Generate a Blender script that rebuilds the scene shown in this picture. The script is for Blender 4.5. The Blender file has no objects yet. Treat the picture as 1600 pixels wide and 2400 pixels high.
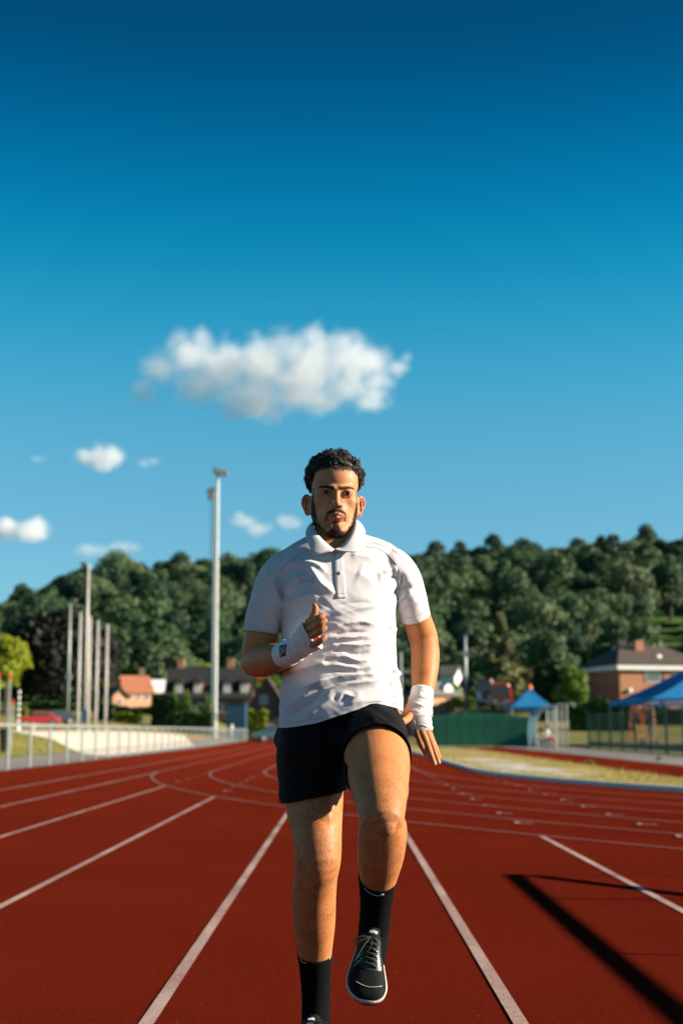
import bpy, bmesh, math, random
import numpy as np
from mathutils import Vector, Matrix, Euler
from mathutils.bvhtree import BVHTree

SC = bpy.context.scene
COL = SC.collection
rad = math.radians

# ------------------------------------------------------------------ camera
FPX = 3400.0                     # focal length in pixels of the 1600x2400 photograph
HZ = 513.0                       # the horizon lies this far below its centre
CAM_H = 0.947
PITCH = math.atan(HZ / FPX)
YAW = 3.0 / FPX
cam_data = bpy.data.cameras.new("camera")
cam_data.sensor_fit = 'VERTICAL'
cam_data.sensor_height = 36.0
cam_data.lens = 36.0 * FPX / 2400.0
cam_data.clip_start = 0.05
cam_data.clip_end = 9000.0
cam_data.dof.use_dof = True
cam_data.dof.focus_distance = 4.0
cam_data.dof.aperture_fstop = 3.4
cam_data.dof.aperture_blades = 9
cam = bpy.data.objects.new("camera", cam_data)
COL.objects.link(cam)
cam.location = (0.0, 0.0, CAM_H)
cam.rotation_euler = (math.pi / 2 + PITCH, 0.0, YAW)
SC.camera = cam

# ------------------------------------------------------------------ light
SUN_EL = rad(21.0)
SUN_AZ = rad(5.0)                # towards the camera side from +X
sun_vec = Vector((math.cos(SUN_EL) * math.cos(SUN_AZ), -math.cos(SUN_EL) * math.sin(SUN_AZ), math.sin(SUN_EL)))
sd = bpy.data.lights.new("sun", 'SUN')
sd.energy = 5.0
sd.angle = rad(0.55)
sd.color = (1.0, 0.86, 0.68)
sun = bpy.data.objects.new("sun", sd)
COL.objects.link(sun)
sun.location = (30, -6, 20)
sun.rotation_euler = sun_vec.to_track_quat('Z', 'Y').to_euler()

world = bpy.data.worlds.new("World")
SC.world = world
world.use_nodes = True
wn, wl = world.node_tree.nodes, world.node_tree.links
wn.clear()
w_out = wn.new("ShaderNodeOutputWorld")
w_bg = wn.new("ShaderNodeBackground")
w_bg.inputs['Strength'].default_value = 0.055
w_sky = wn.new("ShaderNodeTexSky")
w_sky.sky_type = 'NISHITA'
w_sky.sun_disc = False
w_sky.sun_elevation = SUN_EL
w_sky.sun_rotation = math.atan2(sun_vec.x, sun_vec.y)
w_sky.altitude = 200.0
w_sky.air_density = 1.0
w_sky.dust_density = 0.15
w_sky.ozone_density = 3.0
# the sky deepens steadily from the horizon upwards
w_tc = wn.new("ShaderNodeTexCoord")
w_sep = wn.new("ShaderNodeSeparateXYZ")
w_ramp = wn.new("ShaderNodeValToRGB")
SKY_RAMP = [
    (0.00, (0.42, 0.80, 1.0)),
    (0.122, (0.52, 0.82, 0.88)),
    (0.208, (0.42, 1.0, 0.98)),
    (0.292, (0.03, 1.0, 1.00)),
    (0.375, (0.0, 0.62, 0.80)),
    (0.454, (0.0, 0.29, 0.42)),
    (1.00, (0.03, 0.22, 0.33)),
]
w_ramp.color_ramp.interpolation = 'B_SPLINE'
els = w_ramp.color_ramp.elements
while len(els) > 1:
    els.remove(els[-1])
els[0].position = SKY_RAMP[0][0]
els[0].color = SKY_RAMP[0][1] + (1,)
for p_, c_ in SKY_RAMP[1:]:
    e_ = els.new(p_)
    e_.color = c_ + (1,)
w_mul = wn.new("ShaderNodeMix")
w_mul.data_type = 'RGBA'
w_mul.blend_type = 'MULTIPLY'
w_mul.inputs[0].default_value = 1.0
wl.new(w_tc.outputs['Generated'], w_sep.inputs[0])
wl.new(w_sep.outputs['Z'], w_ramp.inputs[0])
wl.new(w_sky.outputs[0], w_mul.inputs[6])
wl.new(w_ramp.outputs[0], w_mul.inputs[7])
wl.new(w_mul.outputs[2], w_bg.inputs[0])
wl.new(w_bg.outputs[0], w_out.inputs[0])

SC.view_settings.view_transform = 'Standard'
SC.view_settings.look = 'None'
SC.view_settings.exposure = 1.42
SC.view_settings.gamma = 1.0
SC.view_settings.use_curve_mapping = False
SC.render.engine = 'CYCLES'
SC.cycles.max_bounces = 12
SC.cycles.diffuse_bounces = 3
SC.cycles.glossy_bounces = 2
SC.cycles.transmission_bounces = 4
SC.cycles.transparent_max_bounces = 12
SC.cycles.volume_bounces = 12
SC.cycles.use_denoising = True
SC.cycles.caustics_reflective = False
SC.cycles.caustics_refractive = False

# ------------------------------------------------------------------ helpers
RNG = random.Random(7)
_cy, _sy = math.cos(YAW), math.sin(YAW)


def P(u, v, Y):
    """World point at depth Y seen at pixel (u, v) of the photograph."""
    dx = (u - 800.0) / FPX
    dz = (1200.0 - v) / FPX
    cp, sp = math.cos(PITCH), math.sin(PITCH)
    x, y, z = dx, cp - dz * sp, sp + dz * cp
    x, y = x * _cy - y * _sy, x * _sy + y * _cy
    t = Y / y
    return Vector((x * t, Y, CAM_H + z * t))


def tag(o, label=None, cat=None, group=None, kind=None):
    if label: o['label'] = label
    if cat: o['category'] = cat
    if group: o['group'] = group
    if kind: o['kind'] = kind
    return o


def empty(name, loc=(0, 0, 0), rz=0.0, label=None, cat=None, group=None):
    o = bpy.data.objects.new(name, None)
    o.empty_display_size = 0.2
    COL.objects.link(o)
    o.location = loc
    o.rotation_euler = (0, 0, rz)
    return tag(o, label, cat, group)


class MB:
    """Collects shapes and builds ONE mesh object."""
    def __init__(s):
        s.v, s.f = [], []

    def add(s, verts, faces):
        n = len(s.v)
        s.v.extend([tuple(p) for p in verts])
        s.f.extend([tuple(i + n for i in f) for f in faces])
        return s

    def box(s, c, d, rz=0.0, M=None):
        hx, hy, hz = d[0] / 2, d[1] / 2, d[2] / 2
        pts = [Vector((x, y, z)) for z in (-hz, hz) for y in (-hy, hy) for x in (-hx, hx)]
        if M is not None:
            pts = [M @ p for p in pts]
        elif rz:
            R = Matrix.Rotation(rz, 3, 'Z')
            pts = [R @ p for p in pts]
        c = Vector(c)
        return s.add([p + c for p in pts], [(0, 2, 3, 1), (4, 5, 7, 6), (0, 1, 5, 4), (2, 6, 7, 3), (0, 4, 6, 2), (1, 3, 7, 5)])

    def tube(s, pts, r, n=8, cap=True):
        pts = [Vector(p) for p in pts]
        rs = r if isinstance(r, (list, tuple)) else [r] * len(pts)
        vv, ff = [], []
        prev = None
        for i, p in enumerate(pts):
            a = pts[min(i + 1, len(pts) - 1)] - pts[max(i - 1, 0)]
            a.normalize()
            if prev is None:
                ref = Vector((0, 0, 1)) if abs(a.z) < 0.9 else Vector((1, 0, 0))
                b = a.cross(ref).normalized()
            else:
                b = (prev - a * prev.dot(a)).normalized()
            prev = b
            c = a.cross(b)
            for k in range(n):
                t = 2 * math.pi * k / n
                vv.append(p + (b * math.cos(t) + c * math.sin(t)) * rs[i])
        for i in range(len(pts) - 1):
            for k in range(n):
                k2 = (k + 1) % n
                ff.append((i * n + k, i * n + k2, (i + 1) * n + k2, (i + 1) * n + k))
        if cap:
            ff.append(tuple(range(n - 1, -1, -1)))
            ff.append(tuple((len(pts) - 1) * n + k for k in range(n)))
        return s.add(vv, ff)

    def ball(s, c, r, nu=10, nv=7):
        rx, ry, rz_ = r if isinstance(r, (list, tuple)) else (r, r, r)
        vv = [(c[0], c[1], c[2] + rz_)]
        for i in range(1, nv):
            t = math.pi * i / nv
            for k in range(nu):
                a = 2 * math.pi * k / nu
                vv.append((c[0] + rx * math.sin(t) * math.cos(a), c[1] + ry * math.sin(t) * math.sin(a), c[2] + rz_ * math.cos(t)))
        vv.append((c[0], c[1], c[2] - rz_))
        ff = [(0, 1 + k, 1 + (k + 1) % nu) for k in range(nu)]
        for i in range(nv - 2):
            for k in range(nu):
                a = 1 + i * nu + k
                b = 1 + i * nu + (k + 1) % nu
                ff.append((a, a + nu, b + nu, b))
        last = len(vv) - 1
        base = 1 + (nv - 2) * nu
        ff += [(last, base + (k + 1) % nu, base + k) for k in range(nu)]
        return s.add(vv, ff)

    def prism(s, poly, y0, y1, M=None):
        """poly: (x, z) outline, extruded along y."""
        n = len(poly)
        vv = [Vector((x, y0, z)) for x, z in poly] + [Vector((x, y1, z)) for x, z in poly]
        if M is not None:
            vv = [M @ p for p in vv]
        ff = [tuple(range(n)), tuple(range(2 * n - 1, n - 1, -1))]
        ff += [((i + 1) % n, i, n + i, n + (i + 1) % n) for i in range(n)]
        return s.add(vv, ff)

    def build(s, name, mat, parent=None, smooth=False, bevel=0.0):
        me = bpy.data.meshes.new(name)
        me.from_pydata(s.v, [], s.f)
        if bevel:
            bm = bmesh.new(); bm.from_mesh(me)
            bmesh.ops.recalc_face_normals(bm, faces=bm.faces)
            bmesh.ops.bevel(bm, geom=bm.edges[:], offset=bevel, segments=1, affect='EDGES', clamp_overlap=True)
            bm.to_mesh(me); bm.free()
        else:
            bm = bmesh.new(); bm.from_mesh(me)
            bmesh.ops.recalc_face_normals(bm, faces=bm.faces)
            bm.to_mesh(me); bm.free()
        return link(name, me, mat, parent, smooth)


def link(name, me, mat=None, parent=None, smooth=False):
    if mat is not None and not me.materials:
        me.materials.append(mat)
    if smooth:
        me.polygons.foreach_set('use_smooth', [True] * len(me.polygons))
    o = bpy.data.objects.new(name, me)
    COL.objects.link(o)
    if parent is not None:
        o.parent = parent
    return o


def np_mesh(name, V, F, mat=None, parent=None, smooth=False):
    me = bpy.data.meshes.new(name)
    me.from_pydata([tuple(map(float, p)) for p in V] if not isinstance(V, np.ndarray) else V.tolist(), [], F.tolist() if isinstance(F, np.ndarray) else F)
    return link(name, me, mat, parent, smooth)


def copy_thing(o, loc=None, rz=None, scale=None, label=None, group=None):
    c = o.copy()
    COL.objects.link(c)
    if loc is not None: c.location = loc
    if rz is not None: c.rotation_euler = (0, 0, rz)
    if scale is not None: c.scale = scale if isinstance(scale, tuple) else (scale,) * 3
    if label: c['label'] = label
    if group: c['group'] = group
    for ch in o.children:
        d = ch.copy(); COL.objects.link(d); d.parent = c
        for g in ch.children:
            e = g.copy(); COL.objects.link(e); e.parent = d
    return c


def mat(name, col, rough=0.7, col2=None, scale=20.0, bump=0.0, bscale=None, metal=0.0, spec=0.5, sheen=0.0, trans=0.0, detail=6.0, mixlo=0.35, mixhi=0.65, coat=0.0):
    m = bpy.data.materials.new(name)
    m.use_nodes = True
    n, l = m.node_tree.nodes, m.node_tree.links
    b = n['Principled BSDF']
    b.inputs['Base Color'].default_value = (*col, 1)
    b.inputs['Roughness'].default_value = rough
    b.inputs['Metallic'].default_value = metal
    b.inputs['Specular IOR Level'].default_value = spec
    b.inputs['Sheen Weight'].default_value = sheen
    b.inputs['Coat Weight'].default_value = coat
    tc = n.new('ShaderNodeTexCoord')
    if col2 is not None:
        nz = n.new('ShaderNodeTexNoise'); nz.inputs['Scale'].default_value = scale; nz.inputs['Detail'].default_value = detail
        mr = n.new('ShaderNodeMapRange'); mr.inputs['From Min'].default_value = mixlo; mr.inputs['From Max'].default_value = mixhi
        mx = n.new('ShaderNodeMix'); mx.data_type = 'RGBA'
        mx.inputs[6].default_value = (*col, 1); mx.inputs[7].default_value = (*col2, 1)
        l.new(tc.outputs['Object'], nz.inputs['Vector']); l.new(nz.outputs['Fac'], mr.inputs[0]); l.new(mr.outputs[0], mx.inputs[0]); l.new(mx.outputs[2], b.inputs['Base Color'])
    if bump:
        n2 = n.new('ShaderNodeTexNoise'); n2.inputs['Scale'].default_value = bscale or scale; n2.inputs['Detail'].default_value = 5
        bp = n.new('ShaderNodeBump'); bp.inputs['Strength'].default_value = bump; bp.inputs['Distance'].default_value = 0.01
        l.new(tc.outputs['Object'], n2.inputs['Vector']); l.new(n2.outputs['Fac'], bp.inputs['Height']); l.new(bp.outputs[0], b.inputs['Normal'])
    if trans:
        tr = n.new('ShaderNodeBsdfTranslucent'); tr.inputs[0].default_value = (*col, 1)
        ms = n.new('ShaderNodeMixShader'); ms.inputs[0].default_value = trans
        out = n['Material Output']
        l.new(b.outputs[0], ms.inputs[1]); l.new(tr.outputs[0], ms.inputs[2]); l.new(ms.outputs[0], out.inputs[0])
    return m


def leaf_mat(name, c1, c2, trans=0.3):
    """Leaf green that differs between clumps and between trees."""
    m = bpy.data.materials.new(name); m.use_nodes = True
    n, l = m.node_tree.nodes, m.node_tree.links
    b = n['Principled BSDF']; b.inputs['Roughness'].default_value = 0.6; b.inputs['Specular IOR Level'].default_value = 0.25
    tc = n.new('ShaderNodeTexCoord'); oi = n.new('ShaderNodeObjectInfo')
    nz = n.new('ShaderNodeTexNoise'); nz.inputs['Scale'].default_value = 0.6; nz.inputs['Detail'].default_value = 5
    wn_ = n.new('ShaderNodeTexWhiteNoise'); wn_.noise_dimensions = '1D'
    ge = n.new('ShaderNodeNewGeometry')
    ad = n.new('ShaderNodeMath'); ad.operation = 'ADD'
    a2 = n.new('ShaderNodeMath'); a2.operation = 'MULTIPLY_ADD'; a2.inputs[1].default_value = 0.45; 
    mr = n.new('ShaderNodeMapRange'); mr.inputs['From Min'].default_value = 0.35; mr.inputs['From Max'].default_value = 1.35
    mx = n.new('ShaderNodeMix'); mx.data_type = 'RGBA'; mx.inputs[6].default_value = (*c1, 1); mx.inputs[7].default_value = (*c2, 1)
    l.new(tc.outputs['Object'], nz.inputs['Vector'])
    l.new(oi.outputs['Random'], ad.inputs[0]); l.new(nz.outputs['Fac'], ad.inputs[1])
    l.new(ge.outputs['Random Per Island'], a2.inputs[0]); l.new(ad.outputs[0], a2.inputs[2])
    l.new(a2.outputs[0], mr.inputs[0]); l.new(mr.outputs[0], mx.inputs[0]); l.new(mx.outputs[2], b.inputs['Base Color'])
    tr = n.new('ShaderNodeBsdfTranslucent'); l.new(mx.outputs[2], tr.inputs[0])
    ms = n.new('ShaderNodeMixShader'); ms.inputs[0].default_value = trans
    l.new(b.outputs[0], ms.inputs[1]); l.new(tr.outputs[0], ms.inputs[2]); l.new(ms.outputs[0], n['Material Output'].inputs[0])
    return m


def ss(a, b, x):
    t = min(1.0, max(0.0, (x - a) / (b - a)))
    return t * t * (3 - 2 * t)
# ================================================================== the setting
def gnd(X, Y):
    a = 0.92 * ss(9.0, 17.0, -X) + 0.75 * ss(19.0, 32.0, -X)
    near = 1.0 - ss(11.0, 24.0, 1.0 - X)
    left = 3.0 * ss(105 + 75 * near, 235 + 20 * near, Y)
    right = 3.3 * ss(90, 150, Y)
    k = ss(5.0, 12.0, X)
    b = left * (1 - k) + right * k
    return a * ss(-20, 10, Y) + b


_HX = [-400, -230, -150, -111, -97, -90, -82, -76, -62, -48, -21, 13, 30, 44, 58, 80, 94, 110, 200, 400]
_HZ = [10, 12, 18, 28.0, 28.5, 31, 37, 41, 43.5, 44, 47, 49, 49.5, 51.5, 52, 53, 54, 54.5, 57, 50]


def hill_z(X, Y):
    H = float(np.interp(X, _HX, _HZ))
    return gnd(X, min(Y, 240)) + H * ss(215, 500, Y) - 3.0 * ss(215, 500, Y)


def grid_mesh(xs, ys, fz):
    V = [(x, y, fz(x, y)) for y in ys for x in xs]
    n = len(xs)
    F = [(j * n + i, j * n + i + 1, (j + 1) * n + i + 1, (j + 1) * n + i) for j in range(len(ys) - 1) for i in range(n - 1)]
    return V, F


def sheet(name, rows, z, m, sub=1, smooth=False):
    """rows: (Y, Xleft, Xright); draped over the ground by z (a number or a function)."""
    V, F = [], []
    n = sub + 1
    for (Y, x0, x1) in rows:
        for i in range(n):
            X = x0 + (x1 - x0) * i / sub
            V.append((X, Y, z(X, Y) if callable(z) else z))
    for j in range(len(rows) - 1):
        for i in range(sub):
            F.append((j * n + i, j * n + i + 1, (j + 1) * n + i + 1, (j + 1) * n + i))
    return np_mesh(name, V, F, m, None, smooth)


M = {}
# ground beyond the track: olive grass with drier straw patches
def grass_mat(name, g1, g2, dry, sc):
    m = mat(name, g1, 0.9, g2, sc, bump=0.5, bscale=sc * 8, spec=0.15)
    n, l = m.node_tree.nodes, m.node_tree.links
    b = n['Principled BSDF']
    src = b.inputs['Base Color'].links[0].from_socket
    tc = n.new('ShaderNodeTexCoord')
    nz = n.new('ShaderNodeTexNoise'); nz.inputs['Scale'].default_value = sc * 0.35; nz.inputs['Detail'].default_value = 4
    mr = n.new('ShaderNodeMapRange'); mr.inputs['From Min'].default_value = 0.48; mr.inputs['From Max'].default_value = 0.62
    mx = n.new('ShaderNodeMix'); mx.data_type = 'RGBA'; mx.inputs[7].default_value = (*dry, 1)
    l.new(tc.outputs['Object'], nz.inputs['Vector']); l.new(nz.outputs['Fac'], mr.inputs[0]); l.new(mr.outputs[0], mx.inputs[0])
    l.new(src, mx.inputs[6]); l.new(mx.outputs[2], b.inputs['Base Color'])
    return m


M['ground'] = grass_mat('ground_grass', (0.11, 0.12, 0.03), (0.15, 0.15, 0.045), (0.20, 0.15, 0.06), 0.35)
M['bank'] = grass_mat('bank_grass', (0.17, 0.16, 0.045), (0.22, 0.17, 0.06), (0.30, 0.19, 0.085), 0.55)
M['infield'] = grass_mat('infield_grass', (0.32, 0.25, 0.08), (0.38, 0.29, 0.11), (0.40, 0.35, 0.27), 0.9)
M['pitch'] = grass_mat('pitch_grass', (0.09, 0.11, 0.03), (0.12, 0.13, 0.04), (0.14, 0.13, 0.05), 0.3)
M['hill'] = grass_mat('hill_meadow', (0.075, 0.14, 0.028), (0.06, 0.12, 0.025), (0.09, 0.15, 0.035), 0.05)


def track_mat(name, c1, c2, fleck):
    m = bpy.data.materials.new(name); m.use_nodes = True
    n, l = m.node_tree.nodes, m.node_tree.links
    b = n['Principled BSDF']; b.inputs['Roughness'].default_value = 0.95; b.inputs['Specular IOR Level'].default_value = 0.0
    b.inputs['Sheen Weight'].default_value = 0.12; b.inputs['Sheen Roughness'].default_value = 0.25; b.inputs['Sheen Tint'].default_value = (1.0, 0.16, 0.07, 1)
    tc = n.new('ShaderNodeTexCoord')
    big = n.new('ShaderNodeTexNoise'); big.inputs['Scale'].default_value = 0.45; big.inputs['Detail'].default_value = 7
    fine = n.new('ShaderNodeTexNoise'); fine.inputs['Scale'].default_value = 130; fine.inputs['Detail'].default_value = 6; fine.inputs['Roughness'].default_value = 0.75
    vor = n.new('ShaderNodeTexVoronoi'); vor.inputs['Scale'].default_value = 260
    for t in (big, fine, vor): l.new(tc.outputs['Object'], t.inputs['Vector'])
    mx = n.new('ShaderNodeMix'); mx.data_type = 'RGBA'; mx.inputs[6].default_value = (*c1, 1); mx.inputs[7].default_value = (*c2, 1)
    mr = n.new('ShaderNodeMapRange'); mr.inputs['From Min'].default_value = 0.3; mr.inputs['From Max'].default_value = 0.7
    l.new(big.outputs['Fac'], mr.inputs[0]); l.new(mr.outputs[0], mx.inputs[0])
    m2 = n.new('ShaderNodeMix'); m2.data_type = 'RGBA'; m2.blend_type = 'MULTIPLY'; m2.inputs[0].default_value = 0.75
    r2 = n.new('ShaderNodeMapRange'); r2.inputs['From Min'].default_value = 0.25; r2.inputs['From Max'].default_value = 0.75; r2.inputs['To Min'].default_value = 0.05; r2.inputs['To Max'].default_value = 1.9
    l.new(fine.outputs['Fac'], r2.inputs[0])
    l.new(mx.outputs[2], m2.inputs[6]); l.new(r2.outputs[0], m2.inputs[7])
    # a few pale flecks of grit
    v2 = n.new('ShaderNodeTexVoronoi'); v2.inputs['Scale'].default_value = 9.0; l.new(tc.outputs['Object'], v2.inputs['Vector'])
    lt = n.new('ShaderNodeMath'); lt.operation = 'LESS_THAN'; lt.inputs[1].default_value = 0.035; l.new(v2.outputs['Distance'], lt.inputs[0])
    m3 = n.new('ShaderNodeMix'); m3.data_type = 'RGBA'; m3.inputs[7].default_value = (*fleck, 1)
    l.new(lt.outputs[0], m3.inputs[0]); l.new(m2.outputs[2], m3.inputs[6]); l.new(m3.outputs[2], b.inputs['Base Color'])
    bp = n.new('ShaderNodeBump'); bp.inputs['Strength'].default_value = 0.9; bp.inputs['Distance'].default_value = 0.004
    l.new(vor.outputs['Distance'], bp.inputs['Height']); l.new(bp.outputs[0], b.inputs['Normal'])
    return m


M['track'] = track_mat('red_rubber', (0.054, 0.0034, 0.0016), (0.078, 0.0058, 0.0030), (0.24, 0.11, 0.08))


def paint_mat(name, lo, hi, pale):
    m = bpy.data.materials.new(name); m.use_nodes = True
    n, l = m.node_tree.nodes, m.node_tree.links
    b = n['Principled BSDF']; b.inputs['Roughness'].default_value = 0.7; b.inputs['Specular IOR Level'].default_value = 0.25
    tc = n.new('ShaderNodeTexCoord')
    f = n.new('ShaderNodeTexNoise'); f.inputs['Scale'].default_value = 150; f.inputs['Detail'].default_value = 6; f.inputs['Roughness'].default_value = 0.75
    g = n.new('ShaderNodeTexNoise'); g.inputs['Scale'].default_value = 1.3; g.inputs['Detail'].default_value = 4
    l.new(tc.outputs['Object'], f.inputs['Vector']); l.new(tc.outputs['Object'], g.inputs['Vector'])
    ad = n.new('ShaderNodeMath'); ad.operation = 'MULTIPLY_ADD'; ad.inputs[1].default_value = 0.35; l.new(g.outputs['Fac'], ad.inputs[0]); l.new(f.outputs['Fac'], ad.inputs[2])
    mr = n.new('ShaderNodeMapRange'); mr.inputs['From Min'].default_value = lo; mr.inputs['From Max'].default_value = hi
    mx = n.new('ShaderNodeMix'); mx.data_type = 'RGBA'; mx.inputs[6].default_value = (0.13, 0.035, 0.025, 1); mx.inputs[7].default_value = (*pale, 1)
    l.new(ad.outputs[0], mr.inputs[0]); l.new(mr.outputs[0], mx.inputs[0]); l.new(mx.outputs[2], b.inputs['Base Color'])
    bp = n.new('ShaderNodeBump'); bp.inputs['Strength'].default_value = 0.6; bp.inputs['Distance'].default_value = 0.003
    l.new(f.outputs['Fac'], bp.inputs['Height']); l.new(bp.outputs[0], b.inputs['Normal'])
    return m


M['paint'] = paint_mat('worn_line_paint', 0.56, 0.76, (0.45, 0.33, 0.285))
M['faded'] = paint_mat('faded_line_paint', 0.55, 1.0, (0.40, 0.22, 0.18))
M['concrete'] = mat('pale_concrete', (0.46, 0.43, 0.37), 0.85, (0.38, 0.36, 0.31), 3.0, bump=0.3, bscale=60)
M['pale'] = mat('pale_gravel', (0.62, 0.57, 0.49), 0.9, (0.52, 0.47, 0.40), 1.2, bump=0.4, bscale=40)
M['asphalt'] = mat('grey_asphalt', (0.19, 0.17, 0.15), 0.9, (0.15, 0.14, 0.13), 2.0, bump=0.4, bscale=80)
M['kerb'] = mat('kerb_concrete', (0.62, 0.58, 0.52), 0.8, (0.50, 0.47, 0.43), 5.0, bump=0.3, bscale=50)
M['galv'] = mat('galvanised_steel', (0.36, 0.40, 0.38), 0.5, (0.28, 0.31, 0.30), 4.0, metal=0.35)
M['pole'] = mat('pale_pole_paint', (0.46, 0.43, 0.40), 0.5, (0.38, 0.36, 0.34), 1.0, metal=0.1)
M['mast'] = mat('mast_steel', (0.48, 0.50, 0.48), 0.45, (0.38, 0.40, 0.39), 0.8, metal=0.3)
M['dmast'] = mat('dark_mast_steel', (0.12, 0.16, 0.17), 0.5, (0.09, 0.12, 0.13), 0.8, metal=0.3)
M['lampbody'] = mat('lamp_housing', (0.08, 0.085, 0.08), 0.5, (0.12, 0.12, 0.10), 3.0)
M['glass'] = mat('window_glass', (0.03, 0.04, 0.05), 0.08, spec=0.8)
M['lampglass'] = mat('lamp_glass', (0.55, 0.55, 0.50), 0.2)
M['white'] = mat('white_paint', (0.78, 0.77, 0.74), 0.5, (0.70, 0.69, 0.66), 2.0)
M['black'] = mat('black_plastic', (0.012, 0.014, 0.015), 0.5, (0.018, 0.02, 0.02), 3.0)
M['slate'] = mat('dark_slate', (0.013, 0.016, 0.018), 0.75, (0.022, 0.025, 0.027), 3.0, bump=0.5, bscale=12)
M['tile'] = mat('orange_tile', (0.34, 0.12, 0.06), 0.8, (0.26, 0.09, 0.05), 3.0, bump=0.5, bscale=12)
M['rtile'] = mat('brown_tile', (0.075, 0.055, 0.045), 0.8, (0.055, 0.042, 0.036), 2.0, bump=0.5, bscale=10)
M['gtile'] = mat('grey_tile', (0.16, 0.16, 0.15), 0.8, (0.12, 0.12, 0.115), 2.0, bump=0.5, bscale=10)


def brick_mat(name, c1, c2, mortar):
    m = bpy.data.materials.new(name); m.use_nodes = True
    n, l = m.node_tree.nodes, m.node_tree.links
    b = n['Principled BSDF']; b.inputs['Roughness'].default_value = 0.85
    tc = n.new('ShaderNodeTexCoord')
    mp = n.new('ShaderNodeMapping'); mp.inputs['Rotation'].default_value = (rad(90), 0, 0)
    br = n.new('ShaderNodeTexBrick'); br.inputs['Scale'].default_value = 2.3
    br.inputs['Color1'].default_value = (*c1, 1); br.inputs['Color2'].default_value = (*c2, 1); br.inputs['Mortar'].default_value = (*mortar, 1)
    br.inputs['Mortar Size'].default_value = 0.012
    l.new(tc.outputs['Object'], mp.inputs[0]); l.new(mp.outputs[0], br.inputs['Vector']); l.new(br.outputs['Color'], b.inputs['Base Color'])
    return m


M['brick'] = brick_mat('orange_brick', (0.40, 0.17, 0.085), (0.34, 0.135, 0.07), (0.36, 0.24, 0.16))
M['peach'] = brick_mat('peach_brick', (0.55, 0.28, 0.16), (0.50, 0.25, 0.14), (0.46, 0.32, 0.22))
M['dbrick'] = brick_mat('dark_brick', (0.10, 0.065, 0.05), (0.085, 0.055, 0.045), (0.11, 0.085, 0.07))
M['bluepaint'] = mat('dull_blue_paint', (0.03, 0.10, 0.17), 0.5, (0.025, 0.085, 0.14), 2.0)
M['bluecloth'] = mat('blue_canvas', (0.008, 0.22, 0.55), 0.75, (0.008, 0.19, 0.48), 1.0, trans=0.3)
M['greencloth'] = mat('dark_green_tarpaulin', (0.001, 0.115, 0.062), 0.6, (0.001, 0.098, 0.054), 0.8, bump=0.2, bscale=6)
M['greenmetal'] = mat('green_fence_paint', (0.006, 0.05, 0.035), 0.5, (0.008, 0.04, 0.03), 2.0)
M['red'] = mat('red_paint', (0.55, 0.03, 0.025), 0.35, (0.48, 0.03, 0.025), 2.0, coat=0.3)
M['darkcar'] = mat('dark_car_paint', (0.03, 0.04, 0.06), 0.3, coat=0.4)
M['teal'] = mat('teal_car_paint', (0.03, 0.09, 0.11), 0.3, coat=0.4)
M['maroon'] = mat('maroon_paint', (0.11, 0.03, 0.045), 0.4, coat=0.3)
M['orange'] = mat('orange_paint', (0.70, 0.16, 0.02), 0.5, (0.62, 0.14, 0.02), 2.0)
M['rubber'] = mat('tyre_rubber', (0.015, 0.015, 0.015), 0.85)
M['bark'] = mat('tree_bark', (0.06, 0.045, 0.03), 0.9, (0.04, 0.03, 0.022), 4.0, bump=0.6, bscale=15)

# ---- ground and hill
xs = [-420, -300, -220, -160, -120, -90, -70, -55, -45, -38, -33, -29, -26, -23.5, -21, -19, -17.5, -16, -14.8, -13.6, -12.4, -11.2, -10, -9, -8.2, -4, 0, 4, 8, 12, 16, 20, 25, 30, 40, 55, 75, 100, 140, 200, 300, 420]
ys = [-60, -20, -10, 0, 10, 20, 30, 40, 50, 60, 70, 80, 90, 100, 110, 120, 130, 140, 150, 160, 170, 180, 190, 200, 210, 220, 230, 240, 256]
V, F = grid_mesh(xs, ys, lambda x, y: gnd(x, y) - 0.03)
tag(np_mesh('ground', V, F, M['ground'], None, True), kind='structure')
hx = [-420 + 14 * i for i in range(61)]
hy = [216, 226, 238, 250, 262, 276, 290, 305, 320, 335, 350, 365, 380, 395, 410, 425, 440, 455, 470, 485, 500, 520, 560, 640, 900, 1500]
V, F = grid_mesh(hx, hy, lambda x, y: (hill_z(x, y) if y <= 560 else hill_z(x, 560) - (y - 560) * 0.03) - 0.04)
tag(np_mesh('hill', V, F, M['hill'], None, True), kind='structure')

# ---- track
def left_edge(Y):
    return float(np.interp(Y, [-30, 85, 160, 260], [-8.05, -8.1, -9.6, -12.0]))


ty = list(range(-20, 200, 10))
tag(sheet('running_track', [(y, left_edge(y), 60.0) for y in ty], 0.0, M['track'], 8), kind='structure')

CX, CY = 40.7, 36.1              # centre of the bend
R_OUT, LANE = 45.0, 1.22
def lane_line(mb, k):
    """One oval lane line: far straight, then the bend turning right towards the camera."""
    r = R_OUT - k * LANE
    pts = [(CX - r, y) for y in (150, 120, 95, 75, 60, 50, 44, 40)]
    a = 0.0
    while a < rad(80):
        pts.append((CX - r * math.cos(a), CY - r * math.sin(a)))
        a += rad(0.8)
    strip(mb, pts, 0.05, 0.008 + 0.0)


def strip(mb, pts, w, z):
    vv, ff = [], []
    for i, p in enumerate(pts):
        a = Vector(pts[min(i + 1, len(pts) - 1)]) - Vector(pts[max(i - 1, 0)])
        nrm = Vector((-a.y, a.x)).normalized() * (w / 2)
        vv += [(p[0] + nrm.x, p[1] + nrm.y, z), (p[0] - nrm.x, p[1] - nrm.y, z)]
    ff = [(2 * i, 2 * i + 2, 2 * i + 3, 2 * i + 1) for i in range(len(pts) - 1)]
    mb.add(vv, ff)


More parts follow.
